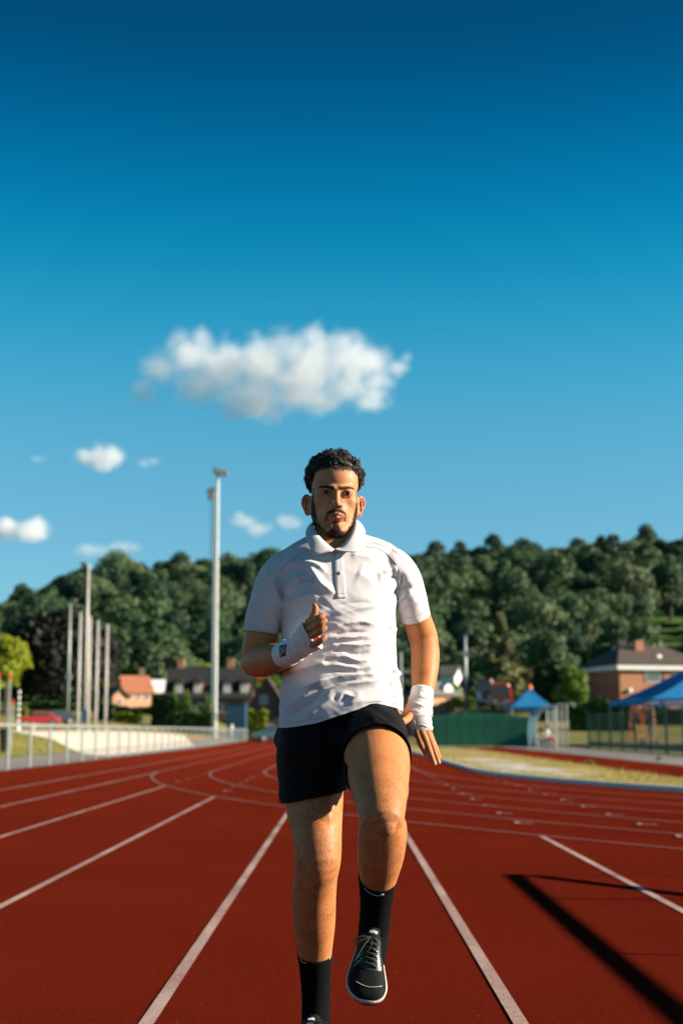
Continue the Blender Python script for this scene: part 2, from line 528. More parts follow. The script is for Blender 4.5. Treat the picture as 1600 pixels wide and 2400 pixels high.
for k in range(6):
    mb = MB(); lane_line(mb, k)
    tag(mb.build('oval_lane_line', M['faded']), kind='structure')


def chute_end(X):
    s = X - (CX - R_OUT)
    return CY - math.sqrt(max(0, R_OUT ** 2 - (R_OUT - s) ** 2)) if s > 0 else 200


for k in range(-1, 7):
    X = CX - R_OUT + k * LANE
    y1 = 150 if k <= 0 else chute_end(X) - 0.02
    mb = MB()
    strip(mb, [(X, y) for y in np.linspace(-8, y1, 30)], 0.05, 0.004)
    tag(mb.build('straight_lane_line', M['paint']), kind='structure')
    if k >= 1:                     # dotted through the bend
        mb = MB()
        y = y1 + 1.75
        while y < 42:
            strip(mb, [(X - 0.02, y), (X + 0.02, y + 0.24)], 0.05, 0.012)
            strip(mb, [(X + 0.0, y - 0.03), (X + 0.14, y - 0.06)], 0.05, 0.016)
            y += 1.75
        tag(mb.build('lane_marks', M['paint']), kind='structure')

# ---- kerb and infield
KR = R_OUT - 7.32
kp = [(CX - KR, y) for y in (110, 95, 80, 70, 62, 55, 49, 44, 40)]
a = 0.0
while a < rad(84):
    kp.append((CX - KR * math.cos(a), CY - KR * math.sin(a)))
    a += rad(1.2)
mb = MB()
vv = []
for i, p in enumerate(kp):
    d = Vector(kp[min(i + 1, len(kp) - 1)]) - Vector(kp[max(i - 1, 0)])
    nrm = Vector((-d.y, d.x)).normalized()
    for off, z in ((0.0, 0.0), (0.008, 0.035), (0.03, 0.062), (0.06, 0.075), (0.13, 0.078), (0.18, 0.065), (0.20, 0.0)):
        vv.append((p[0] + nrm.x * off, p[1] + nrm.y * off, z))
ff = []
for i in range(len(kp) - 1):
    for k in range(6):
        ff.append((7 * i + k, 7 * i + k + 1, 7 * i + 8 + k, 7 * i + 7 + k))
mb.add(vv, ff)
tag(mb.build('track_kerb', M['kerb'], None, True), kind='structure')

vv, ff = [], []
for i, p in enumerate(kp):
    x0 = p[0] + 0.05
    for t in (0, 1):
        pass
    vv += [(x0, p[1], 0.03), (62.0, p[1], 0.03)]
ff = [(2 * i, 2 * i + 1, 2 * i + 3, 2 * i + 2) for i in range(len(kp) - 1)]
tag(np_mesh('infield', vv, ff, M['infield']), kind='structure')
rr = random.Random(3)
rows = [(y, 6.15 + 0.25 * rr.random(), 8.9) for y in np.linspace(16, 84, 60)]
tag(sheet('runway', rows, 0.036, M['track']), kind='structure')
tag(sheet('paved_apron', [(y, 8.9 + 0.08 * rr.random(), 12.9) for y in np.linspace(10, 100, 40)], 0.042, M['asphalt']), kind='structure')
tag(sheet('paved_patch', [(y, 3.6 + 0.5 * math.sin(y * 0.9) + max(0, (38 - y) * 0.08), 5.0 + 0.4 * math.sin(y * 1.3)) for y in np.linspace(30, 50, 24)], 0.040, M['concrete']), kind='structure')
tag(sheet('pitch', [(y, 12.9, 61) for y in np.linspace(10, 104, 12)], 0.048, M['pitch'], 4), kind='structure')

# ---- left bank: path, dry grass, pale paved slope
zd = lambda e: (lambda X, Y: gnd(X, Y) + e)
tag(sheet('dry_bank', [(y, -40, -8.0 + (left_edge(y) + 8.05)) for y in np.linspace(0, 140, 60)], zd(-0.008), M['bank'], 34), kind='structure')
tag(sheet('asphalt_path', [(y, -10.6 + (left_edge(y) + 8.05), left_edge(y) - 0.0) for y in np.linspace(0, 160, 60)], zd(0.012), M['asphalt'], 8), kind='structure')
def pale_left(Y):
    return float(np.interp(Y, [55, 58, 62, 68, 74, 84, 92, 125], [-8.9, -10.3, -11.6, -13.4, -18.6, -22.5, -19, -14.0]))
tag(sheet('pale_paved_slope', [(y, pale_left(y), float(np.interp(y, [55, 90, 110, 125], [-8.7, -9.0, -11.5, -13.5]))) for y in np.linspace(55.5, 124, 60)], zd(0.024), M['pale'], 24), kind='structure')

# ---- dry grass standing along the kerb and the runway edge
def blades(name, n, fn, h0, h1, w, m, seed):
    r = random.Random(seed)
    V, F = [], []
    for _ in range(n):
        x, y, z, s = fn(r)
        h = r.uniform(h0, h1) * s
        a = r.uniform(0, 2 * math.pi)
        lx, ly = r.gauss(0, 0.35) * h, r.gauss(0, 0.35) * h
        dx, dy = math.cos(a) * w, math.sin(a) * w
        i = len(V)
        V += [(x - dx, y - dy, z), (x + dx, y + dy, z), (x + lx, y + ly, z + h)]
        F.append((i, i + 1, i + 2))
    o = np_mesh(name, V, F, m)
    return tag(o, kind='stuff')


def kerb_x(Y):
    if Y >= CY: return CX - KR + 0.12
    d = KR ** 2 - (CY - Y) ** 2
    return CX - math.sqrt(max(d, 1)) + 0.12


M['straw'] = leaf_mat('dry_straw', (0.42, 0.31, 0.11), (0.32, 0.28, 0.08), 0.25)
M['weed'] = leaf_mat('green_weed', (0.13, 0.19, 0.03), (0.20, 0.24, 0.04), 0.3)
def g1(r):
    while True:
        y = 18 + 64 * r.random() ** 1.6
        x0 = kerb_x(y)
        x = x0 + (6.35 - x0) * r.random()
        if x > x0 and math.sin(x * 2.1 + 1.3 * math.sin(y * 0.7)) + math.sin(y * 0.53 + x) > -0.9 + (1.6 if (30 < y < 48 and 3.7 < x < 5.0) else 0):
            return x, y, 0.03, 0.6 + 0.8 * r.random()
blades('dry_grass', 30000, g1, 0.02, 0.055, 0.009, M['straw'], 4)
def g2(r):
    y = 17 + 55 * r.random()
    x = 6.2 + r.gauss(0, 0.16)
    return x, y, 0.03, 0.8 + r.random() * (1.2 if math.sin(y * 1.7) > 0.4 else 0.4)
blades('runway_edge_grass', 5000, g2, 0.02, 0.075, 0.01, M['straw'], 5)
def g3(r):
    y = 40 + 90 * r.random()
    x = -9.0 - 9 * r.random()
    while pale_left(y) < x and y > 55:
        y = 40 + 90 * r.random(); x = -10.8 - 9 * r.random()
    if x > -10.7: x -= 1.8
    return x, y, gnd(x, y), 1.0
blades('bank_grass', 9000, g3, 0.05, 0.16, 0.014, M['weed'], 6)
# ================================================================== trees
def crown_mesh(name, seed, rx, rz, n, size, lobes=14, shape='round', m=None):
    """Leaf clumps spread over uneven lobes; base of the crown at z = 0."""
    r = np.random.RandomState(seed)
    L = []
    for i in range(lobes):
        t = r.rand()
        if shape == 'cone':
            z = 2 * rz * (0.05 + 0.93 * t)
            q = rx * (1 - t) ** 0.8 * 0.75
            a = r.rand() * 6.283
            L.append((q * math.cos(a) * r.rand() ** 0.4, q * math.sin(a) * r.rand() ** 0.4, z, max(0.18 * rx, rx * 0.42 * (1 - t * 0.75))))
        else:
            d = r.randn(3); d /= np.linalg.norm(d)
            q = 0.35 + 0.3 * r.rand()
            L.append((d[0] * rx * q * 1.1, d[1] * rx * q * 1.1, rz + d[2] * rz * q * 1.15, rx * (0.30 + 0.25 * r.rand())))
    w = np.array([l[3] ** 2 for l in L]); w /= w.sum()
    idx = r.choice(len(L), n, p=w)
    Ls = np.array(L)[idx]
    d = r.randn(n, 3); d /= np.linalg.norm(d, axis=1)[:, None]
    d[:, 2] = np.where(d[:, 2] < -0.35, -d[:, 2], d[:, 2])
    rr = Ls[:, 3] * (0.72 + 0.36 * r.rand(n))
    c = Ls[:, :3] + d * rr[:, None] * np.array([1, 1, rz / rx if rz < rx else 1.0])
    c[:, 2] = np.maximum(c[:, 2], 0.0)
    nrm = d + r.randn(n, 3) * 0.55
    nrm /= np.linalg.norm(nrm, axis=1)[:, None]
    t1 = np.cross(nrm, r.randn(n, 3)); t1 /= np.linalg.norm(t1, axis=1)[:, None]
    t2 = np.cross(nrm, t1)
    s = size * (0.55 + 0.9 * r.rand(n))[:, None]
    V = np.stack([c - t1 * s, c + t2 * s * 0.55, c + t1 * s, c - t2 * s * 0.55], 1).reshape(-1, 3)
    F = np.arange(4 * n).reshape(-1, 4)
    me = bpy.data.meshes.new(name)
    me.from_pydata(V.tolist(), [], F.tolist())
    me.materials.append(m)
    return me


def trunk_mesh(name, h, r0, limbs, seed):
    r = random.Random(seed)
    mb = MB()
    mb.tube([(0, 0, -0.4), (r0 * .3, 0, h * 0.35), (0, r0 * .4, h * 0.7), (r0 * .2, 0, h)], [r0 * 1.25, r0, r0 * .75, r0 * .3], 7)
    for i in range(limbs):
        a = 6.283 * i / limbs + r.random()
        z = h * (0.35 + 0.45 * r.random())
        q = h * (0.22 + 0.15 * r.random())
        mb.tube([(0, 0, z), (q * .5 * math.cos(a), q * .5 * math.sin(a), z + q * .45), (q * math.cos(a), q * math.sin(a), z + q * 1.0)], [r0 * .5, r0 * .32, r0 * .12], 5)
    me = bpy.data.meshes.new(name)
    me.from_pydata(mb.v, [], mb.f)
    me.materials.append(M['bark'])
    return me


M['leafA'] = leaf_mat('hill_leaf', (0.002, 0.030, 0.024), (0.056, 0.108, 0.042), 0.15)
M['leafB'] = leaf_mat('hill_leaf_pale', (0.016, 0.060, 0.034), (0.105, 0.150, 0.068), 0.18)
M['leafD'] = leaf_mat('dark_leaf', (0.004, 0.009, 0.006), (0.013, 0.016, 0.009), 0.1)
M['leafY'] = leaf_mat('yellow_leaf', (0.16, 0.22, 0.012), (0.28, 0.32, 0.02), 0.4)
M['leafG'] = leaf_mat('fresh_leaf', (0.04, 0.10, 0.018), (0.12, 0.20, 0.03), 0.35)
M['leafC'] = leaf_mat('conifer_leaf', (0.003, 0.016, 0.008), (0.028, 0.085, 0.016), 0.1)
M['leafR'] = leaf_mat('rusty_leaf', (0.17, 0.095, 0.045), (0.11, 0.12, 0.045), 0.2)

HT = []
for i in range(7):
    rx = [5.2, 6.0, 4.6, 5.6, 6.6, 4.2, 5.0][i]; rz = [5.0, 5.2, 6.0, 6.4, 5.0, 6.8, 4.4][i]
    cm = crown_mesh('crown', 20 + i, rx, rz, 4200, 0.34, 13 + i, 'round', M['leafB'] if i in (1, 4) else M['leafA'])
    HT.append((cm, trunk_mesh('trunk', 8.5, 0.32, 3, i), rx, rz))

ZONES = ['far left end', 'left slope', 'middle slope', 'right slope', 'far right end']
def zone(X, Y):
    u = 803 + X * FPX / Y
    return 0 if u < 210 else 1 if u < 500 else 2 if u < 950 else 3 if u < 1300 else 4


def meadow(X, Y):
    u = 803 + X * FPX / Y
    if 1500 < u < 1640 and Y < 350: return True
    if 1470 < u < 1500 and 300 < Y < 345: return True
    if 1255 < u < 1300 and 270 < Y < 318: return True
    if 1345 < u < 1392 and 262 < Y < 312: return True
    return False


rt = random.Random(11)
cand = []
tries = 0
grid = {}
while tries < 40000 and len(cand) < 1500:
    tries += 1
    Y = 246 + 274 * math.sqrt(rt.random())
    X = rt.uniform(-0.34, 0.34) * Y
    if meadow(X, Y): continue
    k = (int(X // 9.8), int(Y // 9.8))
    ok = True
    for i in (-1, 0, 1):
        for j in (-1, 0, 1):
            for q in grid.get((k[0] + i, k[1] + j), ()):
                if (q[0] - X) ** 2 + (q[1] - Y) ** 2 < (95 if Y < 410 else 52): ok = False
    if not ok: continue
    grid.setdefault(k, []).append((X, Y))
    cand.append((X, Y))
inview = sorted([c for c in cand if abs(c[0]) < 0.245 * c[1]], key=lambda c: c[1])
single = set(inview[:285])
KIND = ['dark green', 'pale grey-green', 'narrow dark green', 'tall dark green', 'wide pale green', 'slender tall green', 'low dark green']
mass_v, mass_f = [], []
nv0 = 0
for (X, Y) in cand:
    i = rt.randrange(7)
    cm, tm, rx, rz = HT[i]
    s = rt.uniform(0.85, 1.25) if Y < 420 else rt.uniform(0.72, 1.0); sz = s * (rt.uniform(0.85, 1.2) if Y < 420 else rt.uniform(0.85, 1.0))
    z = hill_z(X, Y) - 0.1
    ang = rt.uniform(0, 6.28)
    if (X, Y) in single:
        zi = zone(X, Y)
        o = empty('hill_tree', (X, Y, z), ang, '%s tree %s on the %s of the wooded hill' % (KIND[i], 'low' if Y < 300 else 'halfway up' if Y < 360 else 'high', ZONES[zi]), 'tree', 'trees of the wooded hill')
        o.scale = (s, s, sz)
        c = link('crown', cm, None, o); c.location = (0, 0, 0.9)
        link('trunk', tm, None, o)
    else:
        me = cm
        n = len(me.vertices)
        co = np.empty(n * 3); me.vertices.foreach_get('co', co); co = co.reshape(-1, 4, 3)
        keep = np.arange(0, n // 4, 2 if abs(X) < 0.25 * Y else 4)
        co = co[keep].reshape(-1, 3)
        ca, sa = math.cos(ang), math.sin(ang)
        co = co.reshape(-1, 4, 3); co = (co.mean(1, keepdims=True) + (co - co.mean(1, keepdims=True)) * 1.4).reshape(-1, 3)
        W = np.stack([(co[:, 0] * ca - co[:, 1] * sa) * s + X, (co[:, 0] * sa + co[:, 1] * ca) * s + Y, (co[:, 2] + 0.9) * sz + z], 1)
        mass_v.append(W)
MV = np.concatenate(mass_v)
me = bpy.data.meshes.new('far_wood')
nq = len(MV) // 4
me.vertices.add(len(MV)); me.vertices.foreach_set('co', MV.ravel())
me.loops.add(4 * nq); me.loops.foreach_set('vertex_index', np.arange(4 * nq))
me.polygons.add(nq); me.polygons.foreach_set('loop_start', np.arange(0, 4 * nq, 4)); me.polygons.foreach_set('loop_total', np.full(nq, 4))
me.update(calc_edges=True)
tag(link('far_wood', me, M['leafA']), kind='stuff')


def tree(name, u, vtop, Y, wpx, label, m, n=2600, size=0.42, shape='round', seed=1, group=None, vbase=None, skirt=0.15, lobes=16):
    """Single tree whose crown top shows at (u, vtop) and whose crown is wpx wide in the photograph."""
    top = P(u, vtop, Y)
    zb = gnd(top.x, Y) if Y < 245 else hill_z(top.x, Y)
    H = top.z - zb
    rx = wpx * Y / FPX / 2
    cz = H * skirt
    rz = (H - cz) / 2
    o = empty(name, (top.x, Y, zb), 0, label, 'tree', group)
    cm = crown_mesh('crown', seed, rx, rz / 1.08, n * 2, size * 0.68, lobes, shape, m)
    c = link('crown', cm, None, o); c.location = (0, 0, cz)
    link('trunk', trunk_mesh('trunk', H * 0.72, max(0.12, H * 0.022), 4, seed), None, o)
    return o


tree('copper_beech', 160, 1402, 165, 265, 'big near-black copper beech behind the flagpoles on the left', M['leafD'], 5200, 0.55, seed=41, skirt=0.02, lobes=26)
tree('copper_beech', 62, 1500, 172, 170, 'lower near-black tree joined to the left side of the big copper beech', M['leafD'], 3000, 0.55, seed=42, skirt=0.02, lobes=20)
tree('lime_tree', 18, 1468, 158, 118, 'bright yellow-green tree at the left edge of the view', M['leafY'], 2400, 0.42, seed=43, skirt=0.2, lobes=30)
tree('maple_tree', 268, 1440, 215, 70, 'mid green tree just right of the right flagpole', M['leafA'], 1600, 0.5, seed=44)
tree('maple_tree', 250, 1528, 226, 50, 'small yellow-green tree behind the foot of the right flagpole', M['leafY'], 900, 0.4, seed=45, skirt=0.2)
tree('ash_tree', 320, 1512, 268, 120, 'mid green tree behind the orange-roofed house', M['leafG'], 2000, 0.5, seed=46)
tree('ash_tree', 398, 1500, 240, 150, 'broad green tree behind the left end of the dark-roofed house', M['leafB'], 2200, 0.55, seed=47)
tree('ash_tree', 470, 1545, 225, 80, 'low yellow-green tree above the ridge of the dark-roofed house', M['leafY'], 1000, 0.45, seed=48)
tree('ash_tree', 640, 1560, 200, 76, 'green tree beside the runner\'s elbow', M['leafG'], 1700, 0.45, seed=49, skirt=0.05)
tree('spruce_tree', 1170, 1418, 190, 120, 'tall spruce with rusty dying top behind the red van', M['leafR'], 3000, 0.5, 'cone', seed=50, skirt=0.03, lobes=40)
tree('conifer_tree', 1283, 1488, 140, 120, 'dense dark conifer left of the brick house', M['leafC'], 4200, 0.36, 'cone', seed=51, skirt=0.0, lobes=60)
tree('cherry_tree', 1338, 1545, 132, 82, 'light green bushy tree between the conifer and the brick house', M['leafG'], 2600, 0.32, seed=52, skirt=0.06)
tree('maple_tree', 1415, 1560, 155, 60, 'dark green tree at the left corner of the brick house', M['leafC'], 2200, 0.34, seed=60, skirt=0.0)
tree('maple_tree', 1580, 1545, 160, 90, 'dark tree behind the right end of the brick house', M['leafC'], 2200, 0.34, seed=61, skirt=0.0)
tree('cherry_tree', 1108, 1560, 215, 80, 'green tree behind the right lamp post', M['leafA'], 1500, 0.45, seed=53, skirt=0.02)
tree('cherry_tree', 1055, 1602, 185, 70, 'low green tree behind the small pyramid-roofed house', M['leafG'], 1500, 0.4, seed=54, skirt=0.02)
tree('poplar_tree', 1225, 1520, 225, 90, 'brownish green tree right of the rusty spruce', M['leafR'], 1700, 0.45, seed=55, skirt=0.02)
tree('poplar_tree', 1440, 1480, 260, 110, 'green tree behind the ridge of the brick house', M['leafA'], 1800, 0.55, seed=56, skirt=0.02)
tree('oak_tree', 960, 1500, 232, 150, 'dark tree behind the runner\'s hanging arm', M['leafA'], 2200, 0.5, seed=57, skirt=0.02)
tree('oak_tree', 560, 1480, 245, 140, 'dark green tree behind the right half of the dark-roofed house', M['leafA'], 2200, 0.5, seed=58, skirt=0.02)


def hedge(name, u0, u1, vtop, Y, depth, label, m, size=0.16, n=2600, seed=1, zb=None, cat='hedge', bumpy=0.12):
    A, B = P(u0, vtop, Y), P(u1, vtop, Y)
    cx = (A.x + B.x) / 2
    zb = gnd(cx, Y) if zb is None else zb
    h = A.z - zb
    r = np.random.RandomState(seed)
    w = (B.x - A.x) / 2
    hh = h * (1 + bumpy * np.sin(np.linspace(0, 9, 64) + seed) * r.rand(64))
    p = np.stack([r.uniform(-w, w, n), r.uniform(-depth / 2, depth / 2, n), r.rand(n) ** 0.7], 1)
    side = r.rand(n)
    p[side < 0.45, 1] = -depth / 2 + r.rand((side < 0.45).sum()) * 0.15
    top = side > 0.75
    p[top, 2] = 1 - r.rand(top.sum()) * 0.06
    k = np.clip(((p[:, 0] + w) / (2 * w) * 63).astype(int), 0, 63)
    p[:, 2] *= hh[k]
    nr = r.randn(n, 3); nr[:, 1] -= 0.7; nr[:, 2] += 0.6
    nr /= np.linalg.norm(nr, axis=1)[:, None]
    t1 = np.cross(nr, r.randn(n, 3)); t1 /= np.linalg.norm(t1, axis=1)[:, None]
    t2 = np.cross(nr, t1)
    s = size * (0.6 + 0.8 * r.rand(n))[:, None]
    V = np.stack([p - t1 * s, p + t2 * s * .6, p + t1 * s, p - t2 * s * .6], 1).reshape(-1, 3)
    o = empty(name, (cx, Y, zb), 0, label, cat)
    np_mesh('foliage', V, np.arange(4 * n).reshape(-1, 4), m, o)
    mb = MB(); mb.box((0, 0.1, h * 0.42), (2 * w * 0.96, depth * 0.7, h * 0.84)); mb.build('stems', M['bark'], o)
    return o


hedge('hedge', 357, 420, 1630, 150, 1.5, 'tall dark green hedge left of the dark-roofed house front', M['leafC'], seed=3)
hedge('hedge', 408, 500, 1672, 140, 1.2, 'low dark hedge in front of the dark-roofed house', M['leafC'], seed=4, n=1800)
hedge('hedge', 270, 332, 1672, 150, 1.4, 'clipped yellow-green hedge below the orange-roofed house', M['leafY'], seed=5, n=1600)
hedge('hedge', 232, 268, 1655, 152, 1.4, 'dark hedge behind the foot of the right flagpole', M['leafC'], seed=6, n=1200)
hedge('hedge', 582, 628, 1668, 145, 1.2, 'yellow-topped low hedge before the brown gable house', M['leafY'], seed=7, n=1200)
hedge('shrub', 410, 452, 1645, 148, 1.6, 'rounded light green shrub before the dark-roofed house', M['leafG'], seed=8, n=1200, cat='shrub', bumpy=0.5)
hedge('shrub', 470, 500, 1655, 147, 1.4, 'small green shrub left of the tall floodlight mast foot', M['leafG'], seed=9, n=800, cat='shrub', bumpy=0.5)
hedge('hedge', 1335, 1480, 1650, 112, 2.0, 'dark green hedge behind the green mesh fence', M['leafC'], 0.2, 3600, seed=10, bumpy=0.3)
hedge('hedge', 1480, 1640, 1662, 118, 2.0, 'dark hedge under the big blue canopy at the right edge', M['leafC'], 0.2, 3200, seed=11, bumpy=0.2)
hedge('hedge', 1245, 1340, 1655, 122, 2.0, 'dark hedge behind the bent shelter roof', M['leafC'], 0.2, 2400, seed=12, bumpy=0.3)
hedge('hedge', 1060, 1110, 1640, 150, 1.6, 'green hedge between the small house and the dark van', M['leafG'], 0.2, 1400, seed=13, bumpy=0.3)
hedge('hedge', 60, 165, 1672, 140, 1.5, 'dark scrub below the copper beech', M['leafC'], 0.2, 2000, seed=14, bumpy=0.4)
hedge('shrub', 52, 66, 1662, 132, 0.8, 'small yellow-green shrub right of the striped pole', M['leafY'], 0.12, 500, seed=15, cat='shrub')
hedge('weed_clump', 1372, 1392, 1786, 39, 0.22, 'fresh green weed clump on the edge of the red runway', M['weed'], 0.035, 260, seed=16, zb=0.03, cat='weed', bumpy=0.6)
hedge('weed_clump', 1538, 1552, 1776, 46, 0.18, 'small green weed at the edge of the paved apron', M['weed'], 0.03, 160, seed=17, zb=0.03, cat='weed', bumpy=0.6)

hedge('hedge', 60, 250, 1652, 176, 2.0, 'long dark scrub behind the parked cars on the left', M['leafC'], 0.28, 4200, seed=18, bumpy=0.5)
hedge('hedge', 252, 392, 1660, 178, 2.0, 'dark scrub below the orange-roofed house', M['leafA'], 0.28, 3200, seed=19, bumpy=0.5)

# ================================================================== houses
def window(parent, c, w, h, ry=0, frame=None, cols=2):
    """Window in a wall facing -Y (local), standing 3 cm proud."""
    mb = MB()
    t = 0.07
    x, y, z = c
    for sx in (-1, 1): mb.box((x + sx * (w / 2 - t / 2), y - 0.03, z), (t, 0.08, h))
    for sz in (-1, 1): mb.box((x, y - 0.03, z + sz * (h / 2 - t / 2)), (w - 2 * t, 0.08, t))
    for k in range(1, cols): mb.box((x - w / 2 + w * k / cols, y - 0.03, z), (t * .8, 0.07, h - 2 * t))
    f = mb.build('window', frame or M['white'], parent)
    MB().box((x, y - 0.012, z), (w - 2 * t - 0.004, 0.02, h - 2 * t - 0.004)).build('pane', M['glass'], f)
    return f


def gable_house(name, X, Y, zb, w, d, hw, hr, rz, wallm, roofm, label, ridge='x', chim=(), over=0.3):
    o = empty(name, (X, Y, zb), rz, label, 'house')
    mb = MB()
    if ridge == 'x':
        mb.prism([(-d / 2, -0.3), (d / 2, -0.3), (d / 2, hw), (0, hw + hr), (-d / 2, hw)], -w / 2, w / 2, Matrix.Rotation(rad(90), 4, 'Z'))
    else:
        mb.prism([(-w / 2, -0.3), (w / 2, -0.3), (w / 2, hw), (0, hw + hr), (-w / 2, hw)], -d / 2, d / 2)
    mb.build('wall', wallm, o)
    half = (d if ridge == 'x' else w) / 2
    run = half + over
    drop = hr * over / half
    th = 0.18
    pr = [(-run, hw - drop + 0.02), (0, hw + hr + 0.02), (run, hw - drop + 0.02), (run, hw - drop + th), (0, hw + hr + th + 0.04), (-run, hw - drop + th)]
    mb = MB()
    L = (w if ridge == 'x' else d) / 2 + over
    mb.prism(pr, -L, L, Matrix.Rotation(rad(90), 4, 'Z') if ridge == 'x' else None)
    rf = mb.build('roof', roofm, o)
    for (cx, cy, cm) in chim:
        MB().box((cx, cy, hw + hr + 0.35), (0.9, 0.6, 1.7)).box((cx, cy, hw + hr + 1.25), (1.0, 0.7, 0.12)).build('chimney', cm, rf)
    return o, rf


def px_pos(u, Y):
    return P(u, 1713, Y).x


# long dark-roofed house with dormers
Yh = 190.0
Xh = px_pos(487, Yh); zb = gnd(Xh, Yh)
ridge_z = P(487, 1562, Yh).z; eave_z = P(487, 1633, Yh).z
wH = 196 * Yh / FPX
hs, hsr = gable_house('long_house', Xh, Yh + 4, zb, wH, 8, eave_z - zb, ridge_z - eave_z, 0, M['dbrick'], M['slate'], 'long low house with dark roof, four dormers and two orange chimneys', 'x',
                      [(px_pos(414, Yh) - Xh, 0.0, M['peach']), (px_pos(533, Yh) - Xh, 0.0, M['peach'])])
for u in (417, 461, 530, 571):
    x = px_pos(u, Yh) - Xh
    zc = P(u, 1613, Yh).z - zb
    mb = MB()
    mb.prism([(x - 0.55, zc - 1.3), (x + 0.55, zc - 1.3), (x + 0.55, zc + 0.75), (x, zc + 1.25), (x - 0.55, zc + 0.75)], -3.6, -0.8)
    dm = mb.build('dormer', M['peach'], hs)
    f = MB().box((x, -3.64, zc - 0.2), (0.95, 0.06, 1.5)).build('window', M['white'], dm)
    MB().prism([(x - 0.72, zc + 0.62), (x, zc + 1.28), (x + 0.72, zc + 0.62), (x + 0.72, zc + 0.74), (x, zc + 1.42), (x - 0.72, zc + 0.74)], -3.8, -0.7).build('dormer_roof', M['slate'], dm)
for u in (425, 470, 520):
    window(hs, (px_pos(u, Yh) - Xh, -4.02, 1.4), 1.3, 1.2)
MB().box((px_pos(497, Yh) - Xh, -4.05, 1.02), (1.0, 0.08, 2.05)).build('door', M['white'], hs)

# orange-tiled house
Y2 = 205.0; X2 = px_pos(311, Y2); zb2 = gnd(X2, Y2)
h2, _ = gable_house('orange_roof_house', X2, Y2, zb2, 4.0, 4.4, P(311, 1622, Y2).z - zb2, P(311, 1587, Y2).z - P(311, 1622, Y2).z, rad(28), M['peach'], M['tile'], 'small peach house with orange tiled roof behind the flagpoles', 'x', [(1.2, 0.2, M['dbrick'])])
for k in range(3):
    window(h2, (-1.25 + 1.25 * k, -2.22, P(311, 1634, Y2).z - zb2), 0.65, 0.8)
X2b = px_pos(272, 203); 
h2b, _ = gable_house('peach_annexe', X2b, 203, zb2, 2.1, 3.6, P(274, 1632, 203).z - zb2, 1.0, rad(25), M['peach'], M['rtile'], 'narrow peach gable end left of the orange-roofed house', 'y')
window(h2b, (0, -1.82, P(274, 1645, 203).z - zb2), 0.6, 0.8)
X3 = px_pos(364, 215); zb3 = gnd(X3, 215)
h3, _ = gable_house('white_roof_house', X3, 215, zb3, 3.0, 4, P(364, 1622, 215).z - zb3, 1.6, rad(10), M['dbrick'], M['white'], 'white-roofed building between the orange roof and the dark-roofed house', 'x')
window(h3, (0, -2.02, 1.6), 1.0, 0.9)
# brown gable house by the elbow
Y4 = 165.0; X4 = px_pos(624, Y4); zb4 = gnd(X4, Y4)
h4, r4 = gable_house('gable_house', X4, Y4 + 3, zb4, 4.6, 6, P(624, 1662, Y4).z - zb4, P(624, 1588, Y4).z - P(624, 1662, Y4).z, 0, M['dbrick'], M['rtile'], 'brown steep gable house with white window beside the runner\'s elbow', 'y', [(-0.9, 0.4, M['orange'])])
window(h4, (-0.3, -3.02, P(600, 1640, Y4).z - zb4), 0.9, 1.0)
window(h4, (0.3, -3.02, 1.2), 0.9, 1.0)
# blue shed
Xs = px_pos(553, 150); zs = gnd(Xs, 150)
o = empty('blue_shed', (Xs, 150, zs), 0, 'flat-roofed dull blue shed below the dark-roofed house', 'shed')
hS = P(553, 1649, 150).z - zs
MB().box((0, 0.9, hS / 2), (1.95, 1.8, hS)).build('wall', M['bluepaint'], o)
for k in range(6): MB().box((-0.8 + 0.32 * k, -0.02, hS / 2), (0.26, 0.03, hS - 0.2)).build('panel', M['bluepaint'], o)
MB().box((0, 0.9, hS + 0.05), (2.1, 2.0, 0.1)).build('roof', M['slate'], o)

# brick house with hip roof, right
Y5 = 135.0
xl, xr = px_pos(1404, Y5), px_pos(1628, Y5); X5 = (xl + xr) / 2; zb5 = gnd(X5, Y5)
hw5 = P(1500, 1568, Y5).z - zb5; hr5 = P(1500, 1516, Y5).z - P(1500, 1568, Y5).z
w5, d5 = xr - xl, 9.0
o5 = empty('brick_house', (X5 + 0.6, Y5 + d5 / 2, zb5), rad(14), 'two-storey orange brick house with dark hip roof and white fascia', 'house')
MB().box((0, 0, hw5 / 2 - 0.15), (w5, d5, hw5 + 0.3)).build('wall', M['brick'], o5)
MB().box((0, 0, hw5 + 0.12), (w5 + 0.7, d5 + 0.7, 0.42)).build('fascia', M['white'], o5)
ov = 0.4
e = [(-w5 / 2 - ov, -d5 / 2 - ov), (w5 / 2 + ov, -d5 / 2 - ov), (w5 / 2 + ov, d5 / 2 + ov), (-w5 / 2 - ov, d5 / 2 + ov)]
rl = w5 / 2 - 2.0
mb = MB(); z0 = hw5 + 0.34
mb.add([(x, y, z0) for x, y in e] + [(-rl + 0.1, 0, z0 + hr5), (rl, 0, z0 + hr5)], [(0, 1, 5, 4), (1, 2, 5), (2, 3, 4, 5), (3, 0, 4), (3, 2, 1, 0)])
rf5 = mb.build('roof', M['rtile'], o5)
MB().box((px_pos(1497, Y5) - X5, -0.9, z0 + hr5 - 0.1), (0.85, 0.7, 1.1)).build('chimney', M['brick'], rf5)
MB().box((px_pos(1475, Y5) - X5, 1.0, z0 + hr5 + 0.2), (0.9, 0.7, 0.9)).build('chimney', M['slate'], rf5)
MB().ball((px_pos(1524, Y5) - X5, -3.0, P(1524, 1539, Y5).z - zb5), (0.3, 0.08, 0.3)).build('satellite_dish', M['white'], rf5)
window(o5, (px_pos(1488, Y5) - X5, -d5 / 2 - 0.002, P(1488, 1586, Y5).z - zb5), 1.45, 1.05, cols=3)
